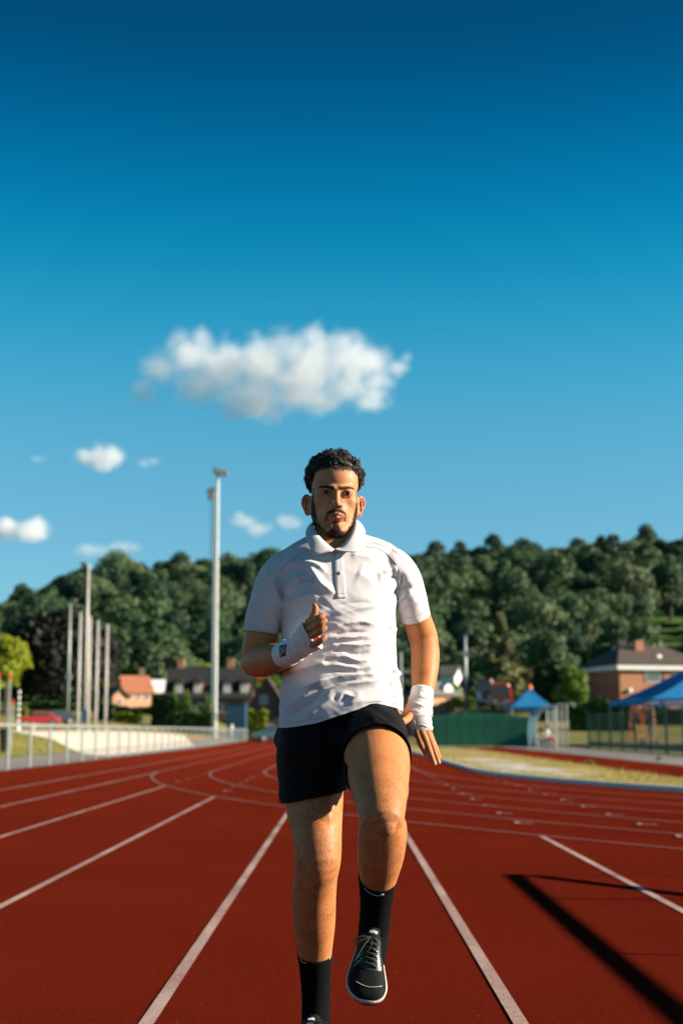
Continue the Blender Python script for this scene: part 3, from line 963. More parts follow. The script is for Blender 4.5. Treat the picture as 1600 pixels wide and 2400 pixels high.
for u, v, r_ in ((1427, 1619, 0.2), (1447, 1629, 0.24), (1479, 1624, 0.18)):
    c = MB().ball((px_pos(u, Y5) - X5, -d5 / 2 - 0.15, P(u, v, Y5).z - zb5), (r_, 0.12, r_ * 1.2))
    c.tube([(px_pos(u, Y5) - X5, -d5 / 2, P(u, v, Y5).z - zb5 - 0.2), (px_pos(u, Y5) - X5, -d5 / 2 - 0.15, P(u, v, Y5).z - zb5)], 0.03, 5)
    c.build('satellite_dish', M['white'], o5, True)
window(o5, (px_pos(1560, Y5) - X5, -d5 / 2 - 0.002, P(1560, 1590, Y5).z - zb5), 1.4, 1.05, cols=2)
MB().box((px_pos(1513, Y5) - X5, -d5 / 2 - 0.06, hw5 / 2), (0.12, 0.12, hw5)).build('drainpipe', M['black'], o5)
# lower wing on its left
Xw = px_pos(1388, 146); zw = gnd(Xw, 146)
ow = empty('brick_wing', (Xw, 150, zw), 0, 'dark low flat-roofed wing left of the brick house', 'house')
hW = P(1388, 1572, 146).z - zw
MB().box((0, 0, hW / 2), (1.9, 6, hW)).build('wall', M['dbrick'], ow)
MB().box((0, 0, hW + 0.13), (2.1, 6.3, 0.25)).build('fascia', M['gtile'], ow)
window(ow, (0.2, -3.02, hW - 0.9), 0.8, 1.0)

# small house with pyramid roof
Y6 = 150.0; xl, xr = px_pos(972, Y6), px_pos(1072, Y6); X6 = (xl + xr) / 2; zb6 = gnd(X6, Y6)
hw6 = P(1030, 1631, Y6).z - zb6; top6 = P(1020, 1594, Y6).z - zb6; w6 = xr - xl
o6 = empty('pyramid_roof_house', (X6, Y6 + w6 / 2, zb6), rad(32), 'small orange house with grey pyramid roof beside the wrapped hand', 'house')
MB().box((0, 0, hw6 / 2), (w6, w6, hw6)).build('wall', M['peach'], o6)
a = w6 / 2 + 0.3
mb = MB(); mb.add([(-a, -a, hw6), (a, -a, hw6), (a, a, hw6), (-a, a, hw6), (-0.3, 0, top6), (0.3, 0, top6)], [(0, 1, 5, 4), (1, 2, 5), (2, 3, 4, 5), (3, 0, 4), (3, 2, 1, 0)])
rf6 = mb.build('roof', M['gtile'], o6)
xd = px_pos(1034, Y6) - X6
MB().prism([(xd - 0.55, hw6 + 0.1), (xd + 0.55, hw6 + 0.1), (xd + 0.5, hw6 + 0.95), (xd, hw6 + 1.3), (xd - 0.5, hw6 + 0.95)], -1.75, -0.6).build('dormer', M['white'], rf6)
for u in (1040, 1056): window(o6, (px_pos(u, Y6) - X6, -w6 / 2 - 0.002, P(u, 1655, Y6).z - zb6), 0.42, 1.0, cols=1)
# roof in the trees
X7 = px_pos(1058, 230); zb7 = gnd(X7, 230)
h7, _ = gable_house('hillside_house', X7, 232, zb7, 2.6, 4, P(1058, 1582, 230).z - zb7, 1.4, rad(-20), M['white'], M['gtile'], 'white house with grey roof peeping from the trees', 'x')
X8 = px_pos(1320, 262); zb8 = hill_z(X8, 262)
h8, _ = gable_house('hillside_house', X8, 262, zb8, 3.0, 4, P(1320, 1548, 262).z - zb8, 1.0, 0, M['peach'], M['tile'], 'orange house peeping out behind the conifer', 'x')

# ================================================================== vehicles
def car(name, X, Y, zb, rz, paint, label, cat='car', s=1.0):
    o = empty(name, (X, Y, zb), rz, label, cat)
    o.scale = (s, s, s)
    prof = [(-2.05, .30), (-2.1, .62), (-1.95, .85), (-1.1, .93), (-.55, 1.36), (.9, 1.40), (1.55, 1.0), (2.05, .92), (2.1, .6), (2.05, .30)]
    MB().prism(prof, -.82, .82).build('body', paint, o, bevel=0.05)
    for s_ in (-1, 1):
        MB().prism([(-.9, .95), (-.5, 1.28), (.85, 1.31), (1.3, 1.0)], s_ * .80, s_ * .835).build('side_window', M['glass'], o)
    MB().box((-.84, 0, 1.14), (.04, 1.35, .5), M=Matrix.Rotation(rad(-52 + 90), 3, 'Y') @ Matrix.Rotation(rad(-90), 3, 'Y')).build('windscreen', M['glass'], o)
    for x in (-1.3, 1.3):
        for s_ in (-1, 1):
            w = MB().tube([(x, s_ * .84, .32), (x, s_ * .64, .32)], .32, 12).build('wheel', M['rubber'], o)
            MB().tube([(x, s_ * .86, .32), (x, s_ * .80, .32)], .19, 10).build('rim', M['galv'], w)
    for s_ in (-.6, .6):
        MB().box((-2.06, s_, .68), (.12, .3, .16)).build('headlight', M['lampglass'], o)
        MB().box((2.08, s_, .74), (.08, .26, .18)).build('tail_light', M['red'], o)
    return o


def van(name, X, Y, zb, rz, paint, label, w, h, lights=True):
    o = empty(name, (X, Y, zb), rz, label, 'van')
    MB().prism([(-w / 2, .35), (w / 2, .35), (w / 2, h * .5), (w / 2 * .96, h * .86), (w / 2 * .8, h), (-w / 2 * .8, h), (-w / 2 * .96, h * .86), (-w / 2, h * .5)], 0, 4.6).build('body', paint, o, bevel=0.07)
    MB().prism([(-w * .40, h * .56), (w * .40, h * .56), (w * .36, h * .86), (-w * .36, h * .86)], -.02, .03).build('windscreen', M['glass'], o)
    for s_ in (-1, 1):
        MB().box((s_ * w * .30, -.03, h * .30), (w * .24, .08, h * .16)).build('headlight', M['lampglass'], o)
        for y in (.8, 3.8):
            ww = MB().tube([(s_ * w * .5, y, .35), (s_ * (w * .5 - .22), y, .35)], .35, 12).build('wheel', M['rubber'], o)
            MB().tube([(s_ * (w * .5 + .01), y, .35), (s_ * (w * .5 - .05), y, .35)], .2, 10).build('rim', M['galv'], ww)
    MB().box((0, -.04, h * .2), (w * .5, .05, .12)).build('number_plate', M['white'], o)
    return o


def zc(X, Y): return gnd(X, Y)
xc = px_pos(92, 120); car('parked_car', xc, 120, zc(xc, 120), rad(10), M['red'], 'bright red car behind the railing on the left', s=0.8)
xc = px_pos(128, 128); car('parked_car', xc, 128, zc(xc, 128), rad(25), M['darkcar'], 'dark car right behind the bright red one', s=0.9)
xc = px_pos(648, 130); car('parked_car', xc, 130, zc(xc, 130), rad(15), M['teal'], 'dark teal car beside the runner\'s hip')
xc = px_pos(1174, 132); van('red_van', xc, 132, zc(xc, 132) + .3, rad(-8), M['red'], 'red van seen end-on above the green mat cover', 1.75, 2.3)
xc = px_pos(1137, 138); van('dark_van', xc, 138, zc(xc, 138) + .3, rad(-12), M['maroon'], 'dark maroon van left of the red van', 1.5, 2.6)
xb = px_pos(1122, 134); zb_ = gnd(xb, 134)
o = empty('notice_board', (xb, 134, zb_), 0, 'small pale notice board on two posts left of the dark van', 'sign')
hb = P(1122, 1628, 134).z - zb_
MB().box((0, 0, hb), (0.42, 0.05, 0.7)).build('board', M['white'], o)
for s_ in (-.15, .15): MB().tube([(s_, .06, 0), (s_, .06, hb + .3)], .03, 6).build('post', M['galv'], o)

# ================================================================== poles, masts, lamps
def flagpole(u, vt, vb, Y, label):
    t = P(u, vt, Y); b = gnd(t.x, Y)
    o = empty('flagpole', (t.x, Y, b), 0, label, 'flagpole', 'white flagpoles on the pale slope')
    h = t.z - b
    MB().tube([(0, 0, -.3), (0, 0, h * .4), (0, 0, h)], [.095, .085, .07], 12).build('pole', M['pole'], o, True)
    MB().ball((0, 0, h + .05), .085, 8, 6).build('finial', M['galv'], o, True)
    MB().tube([(0, 0, -.05), (0, 0, .12)], .19, 12).build('base_collar', M['concrete'], o)
    MB().tube([(.125, -.02, 1.0), (.125, -.02, h - .2)], .008, 4).build('halyard', M['white'], o)


flagpole(189, 1438, 1714, 98, 'leftmost and tallest of the four pale flagpoles')
flagpole(212, 1448, 1715, 100, 'flagpole standing in front of the tall lamp mast')
flagpole(230, 1457, 1717, 101, 'third flagpole from the left, just right of the tall lamp mast')
flagpole(252, 1467, 1716, 103, 'rightmost and shortest flagpole, before the trees')


def lamp_post(name, u, vt, Y, r0, label, side=1, arm=0.6, mid=None, mt=None, n=1, base_v=None):
    t = P(u, vt, Y); b = gnd(t.x, Y)
    o = empty(name, (t.x, Y, b), 0, label, 'lamp post')
    h = t.z - b
    MB().tube([(0, 0, -.3), (0, 0, h * .5), (0, 0, h)], [r0, r0 * .85, r0 * .6], 12).build('pole', mt or M['galv'], o, True)
    MB().tube([(0, 0, h - .1), (side * arm, 0, h)], r0 * .5, 8).build('arm', mt or M['galv'], o)
    L = MB().box((side * arm, -.1, h), (.62, .45, .3)).build('lamp', M['lampbody'], o, bevel=0.05)
    MB().box((side * arm, -.1, h - .165), (.5, .36, .03)).build('lens', M['lampglass'], L)
    if mid: MB().box((.0, 0, h * mid), (r0 * 3.2, r0 * 3.2, .5)).build('junction_box', M['galv'], o)
    return o


lamp_post('lamp_post', 166, 1407, 150, .16, 'grey lamp post left of the flagpoles', 1, .35, .34)
lamp_post('lamp_post', 208, 1322, 146, .21, 'tall pale lamp post rising behind the flagpoles', -1, .45, mt=M['pole'])
lamp_post('lamp_post', 1089, 1482, 140, .19, 'grey lamp post right of the runner\'s arm', 1, .40, .72)

# tall floodlight mast
def mast(u, vt, Y, r0, r1, m, label):
    t = P(u, vt, Y); b = gnd(t.x, Y)
    o = empty('floodlight_mast', (t.x, Y, b), 0, label, 'floodlight mast')
    h = t.z - b
    MB().tube([(0, 0, -.3), (0, 0, h * .33), (0, 0, h * .33), (0, 0, h * .66), (0, 0, h * .66), (0, 0, h)], [r0, r0 * .93, r0 * .86, r0 * .75, r0 * .68, r1], 14).build('pole', m, o)
    return o, h


mo, mh = mast(511, 1112, 136, .205, .12, M['mast'], 'tall pale floodlight mast standing left of the runner')
MB().box((.2, 0, mh + .05), (1.0, .12, .12)).build('crossbar', M['lampbody'], mo)
for k, x in enumerate((-.15, .25, .65)):
    L = MB().box((x, -.1, mh + .32 - .12 * k), (.55, .5, .5), M=Matrix.Rotation(rad(24), 3, 'X') @ Matrix.Rotation(rad(-20), 3, 'Y')).build('floodlight', M['lampbody'], mo, bevel=0.06)
    MB().box((x, -.37, mh + .22 - .12 * k), (.45, .03, .38), M=Matrix.Rotation(rad(24), 3, 'X')).build('lens', M['lampglass'], L)
MB().tube([(0, -.14, mh * .12), (0, -.2, mh * .12)], .05, 6).box((0, -.26, mh * .08), (.32, .2, .7)).build('control_box', M['galv'], mo)
m2, mh2 = mast(503, 1140, 152, .20, .12, M['dmast'], 'dark floodlight mast with ladder close behind the tall pale one')
for k, (x, z) in enumerate(((-.55, -.55), (-.2, -.9), (-.45, -1.2), (-.1, -.4))):
    L = MB().box((x, -.15, mh2 + z), (.5, .45, .48), M=Matrix.Rotation(rad(20), 3, 'X')).build('floodlight', M['lampbody'], m2, bevel=0.06)
    MB().box((x, -.4, mh2 + z - .05), (.4, .03, .36), M=Matrix.Rotation(rad(20), 3, 'X')).build('lens', M['lampglass'], L)
MB().tube([(-.42, 0, 2.5), (-.42, 0, mh2 + .9)], .025, 6).build('cable', M['dmast'], m2)
for k in range(40):
    MB().tube([(-.42, 0, 2.6 + k * (mh2 - 2.6) / 40), (0, 0, 2.6 + k * (mh2 - 2.6) / 40)], .018, 5).build('rung', M['dmast'], m2)

# goal post half hidden by the hanging arm
xg = px_pos(940, 112); zg = gnd(xg, 112)
o = empty('goal_post', (xg, 112, zg), 0, 'grey goal frame half hidden behind the hanging arm', 'goal')
hg = P(940, 1529, 112).z - zg
MB().tube([(0, 0, -.2), (0, 0, hg)], .09, 8).build('post', M['galv'], o)
MB().tube([(1.9, 0, -.2), (1.9, 0, hg)], .09, 8).build('post', M['galv'], o)
MB().tube([(0, 0, P(940, 1576, 112).z - zg), (1.9, 0, P(940, 1576, 112).z - zg)], .07, 8).build('crossbar', M['galv'], o)

# red-capped poles, striped pole, bollards at the far left
for u, vt, Y, lab in ((24, 1580, 112, 'tall grey pole with red cap near the left edge'), (-1, 1576, 112, 'red-capped pole cut by the left edge of the view'), (30, 1639, 124, 'shorter red-capped pole right of the tall one')):
    t = P(u, vt, Y); b = gnd(t.x, Y)
    o = empty('marker_pole', (t.x, Y, b), 0, lab, 'pole', 'red-capped poles at the left')
    h = t.z - b
    MB().tube([(0, 0, -.2), (0, 0, h - .45)], .075, 8).build('pole', M['galv'], o)
    MB().tube([(0, 0, h - .45), (0, 0, h)], .10, 8).build('cap', M['red'], o)
t = P(46, 1618, 116); b = gnd(t.x, 116)
o = empty('striped_pole', (t.x, 116, b), 0, 'black and white striped pole at the left', 'pole')
h = t.z - b
n = 12
for k in range(n):
    MB().tube([(0, 0, h * k / n), (0, 0, h * (k + 1) / n)], .105, 9).build('white_band' if k % 2 else 'black_band', M['white'] if k % 2 else M['black'], o)
for u, v, Y, lab, m in ((43, 1708, 84, 'small white round-topped bollard behind the first railing post', 'white'), (79, 1702, 86, 'larger white round-topped bollard left of the second railing post', 'white'), (128, 1686, 96, 'dark red round-topped bollard above the third railing post', 'maroon')):
    t = P(u, v, Y); b = gnd(t.x, Y)
    o = empty('bollard', (t.x, Y, b), 0, lab, 'bollard', 'round-topped bollards beyond the railing')
    MB().ball((0, 0, t.z - b), (.13, .13, .16)).build('head', M[m], o, True)
    MB().tube([(0, 0, -.1), (0, 0, t.z - b - .1)], .05, 8).build('post', M['galv'] if m == 'white' else M['black'], o)
t = P(543, 1698, 140); b = gnd(t.x, 140)
o = empty('bollard', (t.x, 140, b), 0, 'lone white post right of the tall floodlight mast foot', 'bollard')
MB().tube([(0, 0, -.1), (0, 0, t.z - b - .06)], .13, 10).build('post', M['white'], o, True)
MB().tube([(0, 0, t.z - b - .06), (0, 0, t.z - b)], [.14, .05], 10).build('cap', M['white'], o)
t = P(200, 1663, 128); b = gnd(t.x, 128)
o = empty('banner_sign', (t.x, 128, b), 0, 'bright blue upright banner behind the flagpoles', 'banner')
MB().box((0, 0, (t.z - b) * .62), (.48, .05, (t.z - b) * .76)).build('panel', M['bluecloth'], o)
for s_ in (-.24, .24): MB().tube([(s_, .05, 0), (s_, .05, t.z - b)], .025, 6).build('post', M['galv'], o)

# litter bin
t = P(13, 1703, 50); b = gnd(t.x, 50)
o = empty('litter_bin', (t.x, 50, b), rad(8), 'black tapered litter bin behind the railing at the left edge', 'bin')
h = t.z - b
MB().tube([(0, 0, 0), (0, 0, h * .9)], [.13, .19], 14).build('drum', M['black'], o)
MB().tube([(0, 0, h * .9), (0, 0, h * .93)], .205, 14).build('rim', M['black'], o)
MB().tube([(.2, .05, -.1), (.2, .05, h)], .02, 6).build('post', M['galv'], o)

# ================================================================== railing along the track
o = empty('railing', (-8.1, 33, 0), 0, 'long galvanised tube railing along the left side of the track', 'railing')
ys_ = [33.2 + 2.55 * k for k in range(-5, 52)]
def rx_(y): return left_edge(y) - 0.06 + 8.1
for y in ys_:
    MB().tube([(rx_(y), y - 33, -.2), (rx_(y), y - 33, 1.06)], .032, 8).build('post', M['galv'], o)
for a_, b_ in zip(ys_[:-1:3], ys_[3::3]):
    MB().tube([(rx_(a_), a_ - 33 , 1.09), (rx_(b_), b_ - 33, 1.09)], .036, 8).build('rail', M['galv'], o)

# ================================================================== green fence on the right
o = empty('mesh_fence', (13.0, 54, 0.04), 0, 'dark green mesh fence with thick posts beyond the runway', 'fence')
fy = [56 - 3.05 * 3, 56 - 6.1, 56 - 3.05] + [56 + 3.1 * k for k in range(8)]
for y in fy:
    MB().box((0, y - 54, .92), (.09, .09, 1.84)).build('post', M['greenmetal'], o)
for a_, b_ in zip(fy[:-1], fy[1:]):
    mb = MB()
    for zz in (.12, 1.72): mb.box((.0, (a_ + b_) / 2 - 54, zz), (.04, b_ - a_ - .1, .05))
    mb.box((0, (a_ + b_) / 2 - 54, .25), (.03, b_ - a_ - .1, .20))
    n = 16
    for k in range(1, n):
        y = a_ + .045 + (b_ - a_ - .09) * k / n
        mb.box((0, y - 54, .92), (.010, .010, 1.6))
    for k in range(1, 9):
        mb.box((.012, (a_ + b_) / 2 - 54, .2 + .17 * k), (.010, b_ - a_ - .1, .010))
    mb.build('mesh_panel', M['greenmetal'], o)

# ================================================================== green mat cover
Yc = 87.0
xl, xr = px_pos(985, Yc), px_pos(1256, Yc); w = xr - xl
o = empty('mat_cover', ((xl + xr) / 2, Yc, 0.03), 0, 'long dark green arched cover over the landing mats', 'mat cover')
nP = 9
for k in range(nP):
    x0, x1 = -w / 2 + w * k / nP, -w / 2 + w * (k + 1) / nP
    def hh(x): return 1.62 + .36 * (1 - (2 * x / w) ** 2)
    mb = MB()
    g = .012
    mb.prism([(x0 + g, 0), (x1 - g, 0), (x1 - g, hh(x1)), ((x0 + x1) / 2, hh((x0 + x1) / 2) + .015), (x0 + g, hh(x0))], 0, 4.5)
    mb.build('cover_panel', M['greencloth'], o)
for k in range(6):
    z = .28 + .25 * k
    MB().box((0, -.008, z), (w - .05, .014, .03)).build('band', M['greencloth'], o)

# ================================================================== bent-roof shelter with a seated person
Ys = 74.0
xo = px_pos(1292, Ys)
o = empty('team_shelter', (xo, Ys, 0.042), 0, 'grey framed shelter with bent clear roof beside the green cover', 'shelter')
M['poly'] = mat('clear_sheet', (0.42, 0.55, 0.62), 0.25, (0.36, 0.48, 0.56), 2.0, trans=0.45)
k_ = Ys / FPX
def sx(u): return (u - 1292) * k_
def szv(v): return P(1292, v, Ys).z - .042
arc = [(1257, 1745), (1255, 1720), (1257, 1692), (1264, 1672), (1278, 1660), (1296, 1653), (1333, 1650)]
prof = [(sx(u), szv(v)) for u, v in arc]
for a_, b_ in zip(prof[:-1], prof[1:]):
    mb = MB()
    mb.add([(a_[0], 0, a_[1]), (b_[0], 0, b_[1]), (b_[0], 3.2, b_[1]), (a_[0], 3.2, a_[1]), (a_[0] + .01, 0, a_[1] - .012), (b_[0] + .01, 0, b_[1] - .012), (b_[0] + .01, 3.2, b_[1] - .012), (a_[0] + .01, 3.2, a_[1] - .012)], [(0, 1, 2, 3), (7, 6, 5, 4), (0, 4, 5, 1), (3, 2, 6, 7), (1, 5, 6, 2), (0, 3, 7, 4)])
    mb.build('clear_panel', M['poly'], o)
for y in (-.02, 1.6, 3.22):
    MB().tube([(p[0], y, p[1]) for p in [(prof[0][0], 0)] + prof], .035, 7).build('rib', M['galv'], o)
    MB().tube([(sx(1327), y, 0), (sx(1327), y, szv(1652))], .04, 8).build('post', M['galv'], o)
    MB().tube([(sx(1302), y, 0), (sx(1302), y, szv(1654))], .03, 8).build('post', M['galv'], o)
MB().tube([(sx(1333), -.02, szv(1650)), (sx(1333), 3.22, szv(1650))], .04, 8).build('front_beam', M['galv'], o)
be = empty('bench', (sx(1282) + xo, Ys + 1.4, .042), 0, 'grey bench inside the bent-roof shelter', 'bench')
MB().box((0, 0, .44), (.40, 2.4, .05)).build('seat', M['galv'], be)
for y in (-1.0, 1.0): MB().box((0, y, .21), (.34, .05, .42)).build('leg', M['galv'], be)

# ================================================================== blue canopies, swing, cones
def canopy(name, u, vtop, v_eave, Y, half, label, fin=None, legs=True):
    t = P(u, vtop, Y); ze = P(u, v_eave, Y).z; b = gnd(t.x, Y) + .05
    o = empty(name, (t.x, Y, b), 0, label, 'canopy')
    n = 8
    vv, ff = [], []
    for i in range(n + 1):
        q = i / n
        h = ze + (t.z - ze) * (1 - q) ** 1.18 - b
        for (ax, ay) in ((-1, -1), (0, -1), (1, -1), (1, 0), (1, 1), (0, 1), (-1, 1), (-1, 0)):
            qq = max(q, .02) * half
            pin = .97 if (ax == 0 or ay == 0) else 1.0
            vv.append((ax * qq * pin, ay * qq * pin, h + (0.06 * half / 3 if (ax == 0 or ay == 0) and i == n else 0)))
    for i in range(n):
        for k in range(8):
            ff.append((i * 8 + k, i * 8 + (k + 1) % 8, (i + 1) * 8 + (k + 1) % 8, (i + 1) * 8 + k))
    np_mesh('roof', vv, ff, M['bluecloth'], o)
    mb = MB()
    c = [(-half, -half), (half, -half), (half, half), (-half, half)]
    for (x0, y0), (x1, y1) in zip(c, c[1:] + c[:1]):
        mb.box(((x0 + x1) / 2, (y0 + y1) / 2, ze - b - .1), (abs(x1 - x0) + .02 if x1 != x0 else .02, abs(y1 - y0) if y1 != y0 else .02, .2))
    mb.build('valance', M['bluecloth'], o)
    if fin is not None:
        MB().tube([(0, 0, t.z - b - .1), (0, 0, t.z - b + .12), (0, 0, t.z - b + .26)], [.22, .16, .04], 10).build('finial', fin, o)
    for x, y in c:
        MB().tube([(x * .985, y * .985, -.1), (x * .985, y * .985, ze - b)], .04, 7).build('leg', M['galv'], o)
    return o


canopy('blue_canopy', 1240, 1612, 1657, 100, 1.42, 'small bright blue peaked canopy with orange tip', M['orange'])
canopy('large_blue_canopy', 1722, 1505, 1643, 88, 6.6, 'large blue peaked canopy cut by the right edge')
for u, lab in ((1495, 'left orange swing frame under the large blue canopy'), (1527, 'right orange swing frame under the large blue canopy')):
    Yw = 100.0; x = px_pos(u, Yw); b = gnd(x, Yw) + .05
    o = empty('swing_frame', (x, Yw, b), 0, lab, 'swing', 'orange play frames under the canopy')
    h = P(u, 1654, Yw).z - b
    for s_ in (-.22, .22):
        MB().tube([(s_ * 1.4, 0, 0), (s_ * .4, 0, h)], .035, 7).build('leg', M['orange'], o)
    MB().tube([(-.1, 0, h - .05), (.1, 0, h - .05)], .06, 7).build('top_joint', M['orange'], o)
    MB().tube([(0, 0, h - .05), (0, 1.8, h - .05)], .05, 7).build('top_bar', M['orange'], o)
    for s_ in (-.22, .22):
        MB().tube([(s_ * 1.4, 1.8, 0), (s_ * .4, 1.8, h)], .035, 7).build('leg', M['orange'], o)
for i, u in enumerate((1500, 1508, 1522, 1536)):
    Yw = 92.0; x = px_pos(u, Yw); b = gnd(x, Yw) + .05
    o = empty('marker_cone', (x, Yw, b), 0, 'small orange marker cone on the pitch, %s from the left in its row' % ('first', 'second', 'third', 'fourth')[i], 'cone', 'orange cones on the pitch')
    MB().tube([(0, 0, .03), (0, 0, .36)], [.13, .035], 10).build('cone', M['orange'], o)
    MB().box((0, 0, .015), (.32, .32, .03)).build('base', M['black'], o)
    MB().tube([(0, 0, .16), (0, 0, .24)], [.097, .072], 10, False).build('band', M['white'], o)

# ================================================================== barrier whose shadow falls across the track on the right
ct = 1.0 / math.tan(SUN_EL)
hb = 1.05
offx, offy = (hb + .01) * ct * math.cos(SUN_AZ), -hb * ct * math.sin(SUN_AZ)
bx, by = 1.105 + offx, 9.95 + offy
o = empty('barrier', (bx, by, 0), 0, 'low timber barrier standing beside the right of the track', 'barrier')
M['timber'] = mat('weathered_timber', (0.20, 0.15, 0.10), 0.8, (0.15, 0.11, 0.08), 6.0, bump=0.4, bscale=30)
MB().box((0, -4.6, hb), (.10, 9.2, .022)).build('top_board', M['timber'], o, bevel=0.006)
for y in (-.02, -1.42, -3.5, -5.6, -7.7):
    MB().box((0.0, y, (hb - .011) / 2), (.03 if y > -1.6 else .02, .03 if y > -1.6 else .02, hb - .011)).build('post', M['galv'], o)
MB().tube([(0.03, -.10, hb - .04), (.05, -3.9, .02)], .035, 8).build('brace', M['galv'], o)
# ================================================================== the runner
def catmull(A, sub):
    A = np.asarray(A, float)
    B = np.vstack([2 * A[0] - A[1], A, 2 * A[-1] - A[-2]])
    out = []
    for i in range(1, len(B) - 2):
        p0, p1, p2, p3 = B[i - 1], B[i], B[i + 1], B[i + 2]
        for k in range(sub):
            t = k / sub
            out.append(0.5 * (2 * p1 + (p2 - p0) * t + (2 * p0 - 5 * p1 + 4 * p2 - p3) * t * t + (3 * p1 - p0 - 3 * p2 + p3) * t ** 3))
    out.append(A[-1])
    return np.array(out)


CAMP = np.array([0, 0, CAM_H])


def limb(st, n=28, sub=5, cap0=0.6, cap1=0.6, grow=0.0, ex=2.0, flat1=False, ripple=None):
    """Tapering limb. st: (u, v, Y, halfwidth px, depth ratio). cap = roundness of the ends."""
    S = []
    for (u, v, Y, w, q) in st:
        p = P(u, v, Y)
        S.append([p.x, p.y, p.z, w * Y / FPX + grow, (w * Y / FPX) * q + grow])
    S = catmull(S, sub)
    C = S[:, :3]
    T = np.gradient(C, axis=0); T /= np.linalg.norm(T, axis=1)[:, None]
    rings = []
    def ring(c, t, a, b):
        vd = c - CAMP; vd /= np.linalg.norm(vd)
        s = np.cross(t, vd); s /= np.linalg.norm(s)
        d = np.cross(s, t)
        th = np.arange(n) * 2 * math.pi / n
        ct, sn = np.cos(th), np.sin(th)
        ct = np.sign(ct) * np.abs(ct) ** (2 / ex); sn = np.sign(sn) * np.abs(sn) ** (2 / ex)
        return c + a * ct[:, None] * s + b * sn[:, None] * d
    if cap0:
        for f in (0.97, 0.75, 0.4):
            k = math.sqrt(1 - f * f)
            rings.append(ring(C[0] - T[0] * S[0, 3] * cap0 * f, T[0], S[0, 3] * k, S[0, 4] * k))
    for i in range(len(S)):
        a, b = S[i, 3], S[i, 4]
        if ripple is not None:
            r_ = ripple(i / (len(S) - 1)); a += r_; b += r_
        rings.append(ring(C[i], T[i], a, b))
    if flat1:
        rings.append(ring(C[-1] + T[-1] * .001, T[-1], S[-1, 3] - .0025, S[-1, 4] - .0025))
        rings.append(ring(C[-1] - T[-1] * .006, T[-1], S[-1, 3] - .004, S[-1, 4] - .004))
    elif cap1:
        for f in (0.4, 0.75, 0.97):
            k = math.sqrt(1 - f * f)
            rings.append(ring(C[-1] + T[-1] * S[-1, 3] * cap1 * f, T[-1], S[-1, 3] * k, S[-1, 4] * k))
    return close_rings(rings, n)


def close_rings(rings, n):
    V = np.vstack(rings)
    F = []
    for i in range(len(rings) - 1):
        for k in range(n):
            k2 = (k + 1) % n
            F.append((i * n + k, i * n + k2, (i + 1) * n + k2, (i + 1) * n + k))
    c0 = len(V)
    V = np.vstack([V, rings[0].mean(0), rings[-1].mean(0)])
    m = (len(rings) - 1) * n
    for k in range(n):
        k2 = (k + 1) % n
        F.append((c0, k2, k)); F.append((c0 + 1, m + k, m + k2))
    return V, F


def trunk_loft(st, n=56, sub=5, grow=0.0, ex=2.3):
    """Horizontal rings. st: (v, uL, uR, Y, depth m, yaw deg)."""
    S = []
    for (v, uL, uR, Y, b, yaw) in st:
        p = P((uL + uR) / 2, v, Y)
        W = (uR - uL) / 2 * Y / FPX
        y = rad(yaw)
        a = math.sqrt(max(W * W - (b * math.sin(y)) ** 2, (W * .8) ** 2)) / math.cos(y)
        S.append([p.x, p.y, p.z, a + grow, b + grow, y])
    S = catmull(S, sub)
    rings = []
    th = np.arange(n) * 2 * math.pi / n
    ct, sn = np.cos(th), np.sin(th)
    ct = np.sign(ct) * np.abs(ct) ** (2 / ex); sn = np.sign(sn) * np.abs(sn) ** (2 / ex)
    for (x, y, z, a, b, yw) in S:
        px, py = a * ct, b * sn
        c, s = math.cos(yw), math.sin(yw)
        rings.append(np.stack([x + px * c - py * s, y + px * s + py * c, np.full(n, z)], 1))
    return close_rings(rings, n)


def merge(parts):
    V, F, k = [], [], 0
    for v, f in parts:
        V.append(np.asarray(v)); F += [tuple(i + k for i in q) for q in f]; k += len(v)
    return np.vstack(V), F


def remesh(parts, voxel, it=4, lam=0.5):
    V, F = merge(parts)
    me = bpy.data.meshes.new('tmp'); me.from_pydata(V.tolist(), [], F)
    bm = bmesh.new(); bm.from_mesh(me); bmesh.ops.recalc_face_normals(bm, faces=bm.faces); bm.to_mesh(me); bm.free()
    o = bpy.data.objects.new('tmp', me); COL.objects.link(o)
    md = o.modifiers.new('r', 'REMESH'); md.mode = 'VOXEL'; md.voxel_size = voxel
    dg = bpy.context.evaluated_depsgraph_get(); dg.update()
    ev = o.evaluated_get(dg); m2 = ev.to_mesh()
    V = np.empty(len(m2.vertices) * 3); m2.vertices.foreach_get('co', V); V = V.reshape(-1, 3)
    F = [tuple(p.vertices) for p in m2.polygons]
    ev.to_mesh_clear()
    bpy.data.objects.remove(o); bpy.data.meshes.remove(me)
    return smooth(V, F, it, lam), F


def edges_of(F):
    E = []
    for k in (3, 4):
        Q = np.array([f for f in F if len(f) == k])
        if len(Q):
            for i in range(k):
                E.append(Q[:, [i, (i + 1) % k]])
    E = np.sort(np.vstack(E), axis=1)
    key = np.unique(E[:, 0].astype(np.int64) * 10000000 + E[:, 1])
    return np.stack([key // 10000000, key % 10000000], 1)


def smooth(V, F, it, lam=0.5, w=None):
    if it == 0: return V
    E = edges_of(F)
    n = len(V)
    deg = np.bincount(E.ravel(), minlength=n)[:, None].astype(float); deg[deg == 0] = 1
    V = V.copy()
    for k in range(it * 2):
        A = np.zeros_like(V)
        for c in range(3):
            A[:, c] = np.bincount(E[:, 0], V[E[:, 1], c], n) + np.bincount(E[:, 1], V[E[:, 0], c], n)
        L = A / deg - V
        l = lam if k % 2 == 0 else -lam * 0.96        # keeps the volume
        V += L * (l if w is None else l * w[:, None])
    return V


